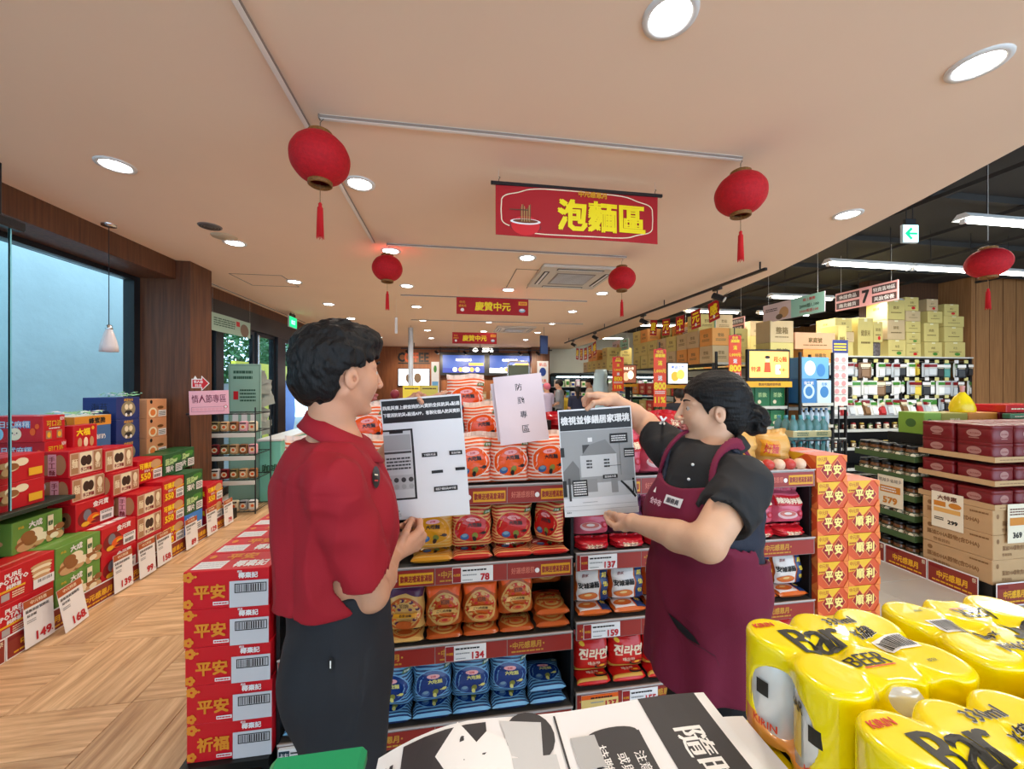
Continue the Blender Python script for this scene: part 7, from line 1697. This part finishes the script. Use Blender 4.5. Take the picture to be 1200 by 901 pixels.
for gi,(x0,y0,n_) in enumerate(((4.42,6.0,8),(4.02,9.6,4))):
    for li,z in enumerate((.151,.551,.951,1.351,1.721)):
        for i in range(n_):
            if li == 4: continue
            c = gcol[r.randrange(6)][0]
            o = GC[c]((x0+.02,y0+.50+.345*i,z),-PI/2+PI*1.0,'x'); o.rotation_euler=(0,0,-PI/2); o['label']='%s goods carton on the %s store shelf, %s level, %s from its near end'%(c,('long','far')[gi],lev5[li],ORD[i]); o['group']='goods on the %s store shelf'%('long','far')[gi]; o['category']='carton'
        for i in range(2 if li < 4 else 0):
            c = gcol[(i+li)%6][0]; o = GC[c]((x0+.19+.302*i,y0+.04,z),0,'%s goods carton at the end of the %s store shelf, %s level, %s'%(c,('long','far')[gi],lev5[li],('left','right')[i]),'goods at the shelf ends'); o['category']='carton'
KC = {c: solid('brown_carton', (lambda w,m: (lambda: carton('x',w,.34,.3,m,[('t','整箱',.5,.6,.2,inkb,.5),('l',.2,.25,.6,.16,2,inkb)],[('t','整箱',.5,.6,.2,inkb,.5),('l',.2,.25,.6,.16,2,inkb)],bev=.004)))(w,m)) for c,w,m in (('straw',.42,kr1),('sand',.38,kr2),('orange',.36,P('carton_orange',232,160,80,rough=.6)))}
for gi,(x0,x1,y0,y1,hh) in enumerate(((4.4,5.1,6.0,9.2,3),(4.0,4.7,9.6,11.8,2),(5.9,6.35,6.9,10.2,3))):
    yy = y0+.02; k = 0
    while yy < y1-.36:
        for i in range(2 if x1-x0 > .5 else 1):
            for l in range(hh - (1 if r.random() < .4 else 0)):
                c = ('straw','straw','sand','straw','orange')[r.randrange(5)]
                w_ = {'straw':.34,'sand':.34,'orange':.33}[c]
                o = KC[c]((x0+.17+.35*i+r.uniform(-.01,.01),yy,1.952+.3015*l),r.uniform(-.02,.02),'%s coloured carton on the %s shelf, %s row back, %s side, %s up'%(c,('long','far','rear')[gi],(ordn+['ninth','tenth','eleventh'])[k],('left','right')[i],ordn[l]),'cartons piled on the store shelves'); o.scale=(w_/{'straw':.42,'sand':.38,'orange':.36}[c],1,1); o['category']='carton'
        yy += .37; k += 1
# carton pile between screen and snack wall, on the rear end of the blue unit
for i,(x0,x1,y,z0,z1,w_,m_) in enumerate(((5.60,6.25,5.45,1.93,2.15,'特惠包',P('carton_orange',232,160,80,rough=.6)),(5.45,6.2,5.45,2.152,2.42,'家庭號',P('carton_peach',222,170,130,rough=.6)),(6.22,6.38,5.42,1.932,2.55,'家庭號',kr1),(5.0,5.42,5.45,1.93,2.25,'整箱',kr1),(5.0,5.42,5.45,2.252,2.6,'整箱',kr2))):
    simple('brown_carton','carton reading %s piled between the screen and snack wall, %s'%(w_,ordn[i]),'carton',x0,x1,y,y+.3,z0,z1,m_,[('t',w_,.5,.55,.3,inkb,.6,.02),('l',.2,.2,.6,.1,1,inkb)],grp='cartons piled by the snack wall')
tag(shelfunit('tall_shelf','tall black shelf behind the blue end shelf carrying peach cartons',4.98,6.37,5.40,5.8,1.92,(.2,.7,1.2,1.55,1.92)))
# hanging signs
def hsign(lab, x, z, w, h, y, ops, base, rot=0, tilt=0, top=HD):
    root = empty('hanging_sign',lab,'hanging sign',(x,y,z),rot,'hanging signs over the aisles'); mb = MB().box(0,w,0,.012,0,h,base,.002); mb.pr(Frame((0,0,0),(1,0,0),(0,0,1),w,h),ops,.0008); mb.build('sign_board', root)
    for q in (.1,.9): MB().tube([(w*q,.006,h),(w*q,.006,top-z)],.002,whitemetal,5).build('sign_string', root)
    return root
mintc = P('sign_mint',160,214,196); lilac = P('sign_lilac',226,206,206); brown_s = P('sign_brown',74,50,48); pk_s = P('sign_rose',232,170,166)
mops = [('r',.5,0,.5,1,mintc),('e',.38,.4,.08,.3,tanp),('e',.30,.2,.06,.15,P('poster_brown',120,100,80)),('t','線上購物',.78,.8,.16,red,.3),('t','2000抵1,100',.78,.48,.2,P('ink_green',50,90,70),.42,.02),('t','1000現抵100',.78,.22,.18,red,.4),('l',.05,.55,.22,.2,2,P('ink_brown',60,36,26))]
hsign('mint and lilac hanging sign with shopping offer, nearest of the mint signs',5.03,2.58,1.06,.28,5.63,mops,lilac,-PI/2)
hsign('mint and lilac hanging sign farther back over the aisle',4.71,2.47,1.02,.28,7.37,mops,lilac,-PI/2)
hsign('small far mint hanging sign near the white wall',4.4,2.47,1.0,.28,10.2,mops,lilac,-PI/2)
sops = lambda n_: [('r',.02,.55,.40,.35,brown_s),('r',.02,.08,.40,.35,brown_s),('r',.62,.55,.36,.35,brown_s),('r',.62,.08,.36,.35,brown_s),('t','休閒食品',.22,.72,.22,white,.34,.014),('t','南北雜貨',.22,.25,.22,white,.34,.014),('t','特賣落地區',.80,.72,.22,white,.32,.014),('t','美妝保養',.80,.25,.22,white,.32,.014),('t',n_,.52,.5,.62,black,.1,.03)]
hsign('nearest rose hanging aisle sign, number 7',6.03,2.74,.88,.28,5.30,sops('7'),pk_s,-PI/2)
hsign('second rose hanging aisle sign, number 8',5.25,2.55,.95,.28,7.25,sops('8'),pk_s,-PI/2)
hsign('farthest rose hanging aisle sign, number 9',4.9,2.5,.95,.28,9.9,sops('9'),pk_s,-PI/2)
# vertical orange promotion signs
def vsign(x, y, z, h, lab, w=.19):
    root = empty('promotion_sign',lab,'promotion sign',(x,y,0),0,'vertical orange promotion signs'); n_=h
    mb = MB().box(0,w,0,.006,z,z+h,P('promo_orange',232,70,20),.002)
    mb.pr(Frame((0,0,z),(1,0,0),(0,0,1),w,h),[('e',.5,.93,.44,.09,red),('t','中元',.5,.955,.06,yellow,.7,.02),('t','滿額贈',.5,.89,.06,yellow,.8,.02),('t','滿',.5,.76,.08,yellow,.5,.02),('t','1,000元',.5,.62,.07,yellow,.9,.02),('t','送',.5,.50,.08,white,.5,.02),('t','800',.5,.36,.12,yellow,.9,.03),('l',.1,.22,.8,.06,2,white),('t','11%',.5,.12,.1,yellow,.8,.02)],.0008)
    mb.build('sign_board', root); MB().tube([(w/2,.012,0),(w/2,.012,z+h+.1)],.008,blackmetal,6).build('sign_pole', root); MB().lathe([(.0005,0),(.12,0),(.12,.01),(.0005,.012)],blackmetal,16,(w/2,.012,0)).build('pole_base', root)
vsign(3.72,4.75,1.55,.70,'vertical orange promotion sign behind the woman, tallest and nearest')
vsign(2.76,5.0,1.27,.80,'vertical orange promotion sign left of the woman\'s head')
vsign(3.15,7.3,1.45,.68,'smaller vertical orange promotion sign by the cooler',.24)
# framed screens on stands
def stand(x,y,z,w,h,lab,cols_2):
    root = empty('advertising_screen',lab,'screen',(x,y,0)); mb = MB().box(0,w,0,.04,z,z+h,blackmetal,.005)
    mb.pr(Frame((.02,0,z+.02),(1,0,0),(0,0,1),w-.04,h-.04),[('r',0,0,1,1,cols_2[0]),('e',.35,.35,.2,.25,cols_2[1]),('e',.65,.45,.2,.25,cols_2[2]),('t','新品上市',.5,.82,.16,cols_2[3],.7,.02)],.001); mb.build('screen_panel', root)
    MB().box(w*.4,w*.6,.045,.075,.012,z+h*.8,blackmetal).build('stand_post', root); MB().box(w*.1,w*.9,-.1,.2,0,.01,blackmetal).build('stand_base', root)
    m = MB().box(0,w,-.005,.03,z-.07,z-.01,P('shelf_sign_yellow',240,176,40)); m.build('sign_strip', root)
SE = lambda n_,c,e=.8: M(n_,srgb(*c),.4,emit=e)
stand(3.82,6.45,1.58,.42,.40,'black framed screen with a white food advertisement left of the orange screen',(SE('ad_white',(230,230,225)),SE('ad_orange',(230,150,60)),SE('ad_yellow',(230,210,90)),SE('ad_blue',(60,90,170))))
stand(3.62,8.0,1.60,.40,.42,'small black framed screen with a brown food picture near the cooler',(SE('ad_brown',(120,70,50)),SE('ad_peach',(220,160,120)),SE('ad_cream',(240,220,190)),SE('ad_cream',(240,220,190))))

# ---------------- service counter and cooler at the back
bse = SE('menu_blue',(44,70,136),.7); bsw = SE('menu_white',(226,232,240),1.0); bso = SE('menu_orange',(226,150,60),.9)
root = empty('menu_board','wide lit menu board with two blue screens over the service counter','menu board',(0,13.6,0))
MB().box(-.42,2.86,.0,.28,1.90,2.70,blackmetal).build('board_frame', root)
for k,x0 in enumerate((-.36,1.27)):
    m = MB().box(x0,x0+1.5,-.02,-.002,1.97,2.62,blackf); F_=Frame((x0,-.021,1.97),(1,0,0),(0,0,1),1.5,.65)
    m.pr(F_,[('r',.02,.03,.96,.94,bse),('p',[(.02,.03),(.98,.03),(.98,.35),(.6,.5),(.3,.25),(.02,.3)],(bsw if k else SE('menu_navy',(30,46,120),.8))),('t','精選現煮咖啡',.5,.72,.13,bsw,.5,.02),('e',.55,.2,.1,.14,bsw),('r',.62,.42,.34,.14,bso)]+[('e',.3+.13*i,.2,.05,.12,bso if i%2 else bsw) for i in range(5)],.002); m.build('menu_screen', root)
m = MB(); m.pr(Frame((.70,.19,2.62),(1,0,0),(0,0,1),1.0,.26),[]) ; 
mb = MB().box(.60,1.66,13.80,13.84,2.73,2.89,P('sign_backing',60,34,22)); mb.pr(Frame((.60,13.8,2.73),(1,0,0),(0,0,1),1.06,.16),[('t','服務台',.62,.5,.78,SE('sign_lit',(255,255,245),3),.6,.03),('e',.2,.5,.09,.38,SE('sign_lit',(255,255,245),3)),('e',.2,.5,.05,.2,P('sign_backing',60,34,22))],.003); tag(mb.build('counter_sign'),'lit white sign reading 服務台 above the menu boards','sign')
mb = MB(); F_ = Frame((-1.86,13.88,2.36),(1,0,0),(0,0,1),1.08,.34); dkb = P('letter_dark',30,24,22); mb.pr(F_,[('t','C',.1,.5,.9,dkb,.2,.02),('t','OFF',.42,.5,.9,P('letter_orange',224,90,30),.42,.02),('t','EE',.81,.5,.9,dkb,.3,.02)],.012); mb.box(-1.86,-.78,13.87,13.885,2.30,2.34,dkb)
tag(mb.build('coffee_sign'),'dark and orange lettering COFFEE on the brown back wall','sign')
mb = MB().box(-1.86,-.78,13.82,13.88,1.52,2.14,blackmetal); mb.pr(Frame((-1.84,13.82,1.55),(1,0,0),(0,0,1),1.04,.57),[('r',0,0,1,1,bsw),('e',.35,.45,.12,.3,SE('cup_brown',(90,70,50),.6)),('e',.62,.45,.12,.3,SE('cup_brown',(90,70,50),.6)),('e',.35,.75,.14,.08,bsw),('r',.2,.1,.6,.05,SE('menu_grey',(150,150,160),.6))],.003); tag(mb.build('coffee_screen'),'wall screen showing two iced coffees below the coffee lettering','screen')
root = empty('service_counter','long pale service counter under the menu boards','counter',(0,12.6,0)); MB().box(-2.4,3.2,0,.6,0,1.02,P('counter_brown',120,80,56)).build('counter_body', root); MB().box(-2.45,3.25,-.05,.65,1.02,1.07,whitemetal).build('worktop', root)
r = random.Random(20)
for i in range(12):
    c = (white,bluep,yellow,red,greenp,tanp)[i%6]; nm_ = ('white','blue','yellow','red','green','tan')[i%6]; x = -.3+.27*i; hh = .2+.12*r.random()
    o = MB().box(-.07,.07,-.06,.06,0,hh,c,.01).box(-.05,.05,-.0605,-.06,hh*.3,hh*.7,cream).build('counter_pack'); o.location=(x,12.85,1.0705); tag(o,'%s pack on the service counter, %s'%(nm_,'%s from the left'%ORD[i]),'pack','packs on the service counter')
def standee(x,y,w,h,z0,lab,ops,base,cat='standing sign'):
    mb = MB().box(0,w,0,.02,z0,z0+h,base); mb.pr(Frame((0,0,z0),(1,0,0),(0,0,1),w,h),ops); 
    if z0 > .02: mb.box(w*.45,w*.55,.021,.04,0,z0+.3,blackmetal)
    o = mb.build('standing_sign'); o.location=(x,y,0); tag(o,lab,cat)
standee(2.22,10.0,.30,.95,1.25,'narrow white standing sign with blue pictures right of the menu boards',[('t','新品',.5,.9,.1,orange,.8),('e',.5,.7,.3,.12,bluep),('t','優惠',.5,.45,.1,orange,.8),('e',.5,.25,.3,.12,P('panel_sky',110,170,214,rough=.3))],white)
standee(-.52,9.9,.19,.90,1.25,'narrow pale blue standing sign left of the menu boards',[('e',.5,.8,.2,.1,greenp),('r',.1,.05,.8,.4,P('panel_sky',110,170,214,rough=.3))],white)
mb = MB(); 
for x in (1.52,2.12): mb.tube([(x,10.6,0),(x,10.6,2.15)],.02,chrome,8)
mb.tube([(1.52,10.6,2.15),(1.58,10.6,2.22),(2.06,10.6,2.22),(2.12,10.6,2.15)],.02,chrome,8).box(1.54,2.10,10.59,10.61,1.0,2.12,P('glass_olive',96,104,84)); F_=Frame((1.54,10.59,1.0),(1,0,0),(0,0,1),.56,1.12)
mb.pr(F_,[('l',.1,.3,.6,.4,5,P('list_green',150,190,60))]); tag(mb.build('notice_frame'),'chrome framed olive notice board right of the menu boards','notice board')
root = empty('poster_stand','pair of plain yellow posters on a stand left of the top noodle pack','poster stand',(-.92,7.5,0))
for k,(x,c) in enumerate(((0,P('poster_yellow',236,214,70)),(.33,P('poster_khaki',200,190,90)))):
    m = MB().box(x,x+.32,0,.012,1.12,1.56,c); m.pr(Frame((x,0,1.12),(1,0,0),(0,0,1),.32,.44),[('l',.1,.82,.8,.1,1,P('ink_brown',60,36,26)),('l',.15,.2,.7,.3,4,P('poster_ochre',200,160,40))]); m.build('poster_panel', root)
for x in (.1,.55): MB().tube([(x,.03,0),(x,.03,1.5)],.01,blackmetal,6).build('stand_post', root)
for i in range(5):
    hh=.16+.05*(i%3); o = MB().box(-.05,.05,-.04,.04,0,hh,(yellow,white,greenp,tanp,cream)[i],.008).lathe([(.02,hh),(.015,hh+.03),(.0005,hh+.04)],gold,10).build('small_bottle'); o.location=(-.80+.13*i,7.6,1.5615-.0); bpy.data.objects.remove(o)
# cooler
root = empty('open_cooler','long lit open cooler cabinet along the white wall','cooler',(3.5,13.0,0))
MB().box(0,4.4,.55,.7,0,1.95,P('cooler_dark',20,34,40)).build('cooler_back', root); MB().box(0,4.4,0,.55,0,.45,P('cooler_white',210,220,224)).build('cooler_base', root); MB().box(0,4.4,0,.55,1.86,1.98,P('cooler_dark',20,34,40)).build('cooler_canopy', root)
MB().tube([(.1,.1,1.84),(4.3,.1,1.84)],.02,M('cool_tube',(.8,.95,1),.3,emit=6),6).build('lamp_tube', root)
for z in (.8,1.15,1.5): MB().box(0,4.4,.1,.55,z-.02,z,P('cooler_white',210,220,224)).build('shelf', root)
r = random.Random(33)
for z,zn in ((.8,'lower'),(1.15,'middle'),(1.5,'upper')):
    for i in range(22):
        cI = r.randrange(5); c = (white,P('milk_blue',120,170,210),P('pale_green',190,220,150),cream,P('milk_pink',226,190,196))[cI]; nm_=('white','pale blue','pale green','cream','pale pink')[cI]; hh=r.uniform(.14,.26)
        o = MB().box(-.07,.07,-.07,.07,0,hh,c,.012).box(-.05,.05,-.0712,-.07,hh*.25,hh*.75,(bluep,white,greenp)[i%3]).build('chilled_pack'); o.location=(3.62+.195*i,13.2,z+.001); tag(o,'%s chilled pack on the %s cooler shelf, %s from the left'%(nm_,zn,ORD[i]),'pack','packs in the cooler')
bw = M('blue_wrap',srgb(196,226,236),.25,bump=.8,bscale=18); mb = MB(); N_=18; vs=[]; r=random.Random(3)
for j in range(14):
    z=.0+.150*j; w_=.19-.03*max(0,(j-9)/4)-.02*(j%2)
    for i in range(N_):
        a=2*PI*i/N_; k=1+.10*math.sin(3*a+j*1.7)+r.uniform(-.05,.05); vs.append((3.62+w_*k*math.cos(a),9.1+w_*k*math.sin(a),z))
mb.add(vs,[(j*N_+i,j*N_+(i+1)%N_,(j+1)*N_+(i+1)%N_,(j+1)*N_+i) for j in range(13) for i in range(N_)]+[tuple(range(13*N_,14*N_))],bw,True)
tag(mb.build('wrapped_stack'),'tall stack wrapped in crinkled pale blue film beside the orange promotion sign','stack')
mb = MB().lathe([(.0005,0),(.17,0),(.17,.02),(.0005,.021)],blackmetal,18).tube([(0,0,.02),(0,0,1.36)],.014,blackmetal).ball((0,0,1.43),(.07,.07,.075),P('maroon_ball',120,20,40,rough=.3)); o=mb.build('stanchion'); o.location=(-.85,6.0,0); tag(o,'maroon ball topped stand left of the yellow posters','stand')

# shoppers in the distance
def shopper(x, y, H_, face, shirt, hair, lab, hat=None, bunh=False):
    root = empty('person',lab,'person',(x,y,0),0,'shoppers in the distance'); s = H_/1.7; c = A(x,y,0); Fd = A(math.sin(face),math.cos(face),0); R_ = A(math.cos(face),-math.sin(face),0)
    Lc = lambda f,r_,z: c+(Fd*f+R_*r_+A(0,0,1)*z)*s
    ax = np.stack([Fd,R_,A(0,0,1)]); hc_ = Lc(.02,0,1.56)
    hp_, HLL, axx = head_prims(hc_, Fd, s)
    pr = hp_+[('+',.02,cone(Lc(-.01,0,1.38),Lc(0,0,1.5),.055*s,.05*s)),('+',.04,cone(Lc(0,0,1.0),Lc(0,0,1.3),.14*s,.15*s,(Fd,.65))),('+',.05,cone(Lc(0,.15,1.36),Lc(0,-.15,1.36),.055*s,.055*s))]
    for q in (1,-1): pr += [('+',.02,cone(Lc(0,q*.2,1.36),Lc(.02,q*.23,1.08),.045*s,.036*s)),('+',.015,cone(Lc(.02,q*.23,1.08),Lc(.2,q*.2,1.0),.035*s,.025*s)),('+',.01,ell(Lc(.26,q*.19,.99),A(.06,.035,.02)*s,ax)),('+',.04,cone(Lc(0,q*.09,.9),Lc(0,q*.1,.5),.075*s,.055*s)),('+',.02,cone(Lc(0,q*.1,.5),Lc(0,q*.1,.06),.05*s,.04*s)),('+',.02,cone(Lc(0,q*.1,.04),Lc(.14,q*.1,.035),.035*s,.03*s))]
    for q in (1,-1):
        for k in range(4): pr.append(('+',.004,cone(Lc(.29,q*.19+(k-1.5)*.018,.99),Lc(.36-.01*abs(k-1.5),q*.19+(k-1.5)*.02,.97),.009*s,.007*s)))
    sdfmesh('body',[(field(pr),c-A(.45,.45,0),c+A(.45,.45,1.75*s),.014)],[skin2],root)
    sf = field([('+',0,cone(Lc(0,0,.9),Lc(0,0,1.3),.165*s,.17*s,(Fd,.68))),('+',.05,cone(Lc(0,.15,1.36),Lc(0,-.15,1.36),.065*s,.065*s))]+[('+',.03,cone(Lc(0,q*.2,1.36),Lc(.015,q*.222,1.16),.058*s,.056*s)) for q in (1,-1)])
    sdfmesh('shirt',[(lambda P_: smax(smax(sf(P_),.86*s-P_[:,2],.01),P_[:,2]-1.43*s,.01),c-A(.4,.4,0)+A(0,0,.8*s),c+A(.4,.4,1.5*s),.014)],[shirt],root)
    lf = field([('+',.04,cone(Lc(0,q*.09,.88),Lc(0,q*.1,.08),.095*s,.065*s)) for q in (1,-1)])
    sdfmesh('trousers',[(lambda P_: smax(lf(P_),.05-P_[:,2],.01),c-A(.35,.35,0),c+A(.35,.35,1.0),.016)],[P('trouser_black',26,24,28,rough=.85)],root)
    def hf(P_):
        q = (P_-hc_)@ax.T; d = ell(HLL(-.014,0,.034),A(.11,.092,.10)*s,ax)(P_); low = np.where(q[:,0] < 0,-.07*s,.02*s)
        d = smax(d, low-q[:,2], .01)
        if bunh: d = smin(d, cone(HLL(-.1,0,-.02),HLL(-.1,0,-.2),.06*s,.04*s)(P_), .02)
        return d
    sdfmesh('hat' if hat else 'hair',[(hf,hc_-A(.25,.25,.25),hc_+A(.25,.25,.2),.012)],[hat or hair],root)
hb_ = P('hair_dark',28,22,20,rough=.6)
shopper(2.36,9.5,1.63,-.6,P('shirt_lilac',214,200,226,rough=.8),hb_,'distant shopper in pink hat and lilac top',hat=P('hat_pink',226,120,140,rough=.8))
shopper(2.80,9.9,1.72,-1.2,P('shirt_grey',150,155,160,rough=.8),hb_,'distant man in grey shirt right of the pink hat')
shopper(3.10,9.3,1.55,.3,P('shirt_navy2',40,46,70,rough=.8),hb_,'distant dark-haired shopper seen from behind, bent dark hair',bunh=True)
shopper(3.72,10.1,1.76,-1.5,P('shirt_beige',214,200,184,rough=.8),hb_,'distant man in beige shirt before the cooler')
shopper(3.20,10.9,1.42,1.0,P('shirt_yellow2',226,196,70,rough=.8),hb_,'distant short shopper in yellow top before the cooler')
shopper(3.72,5.9,1.52,.2,P('shirt_charcoal',50,50,56,rough=.8),hb_,'dark-haired shopper in charcoal shirt between the orange promotion signs')
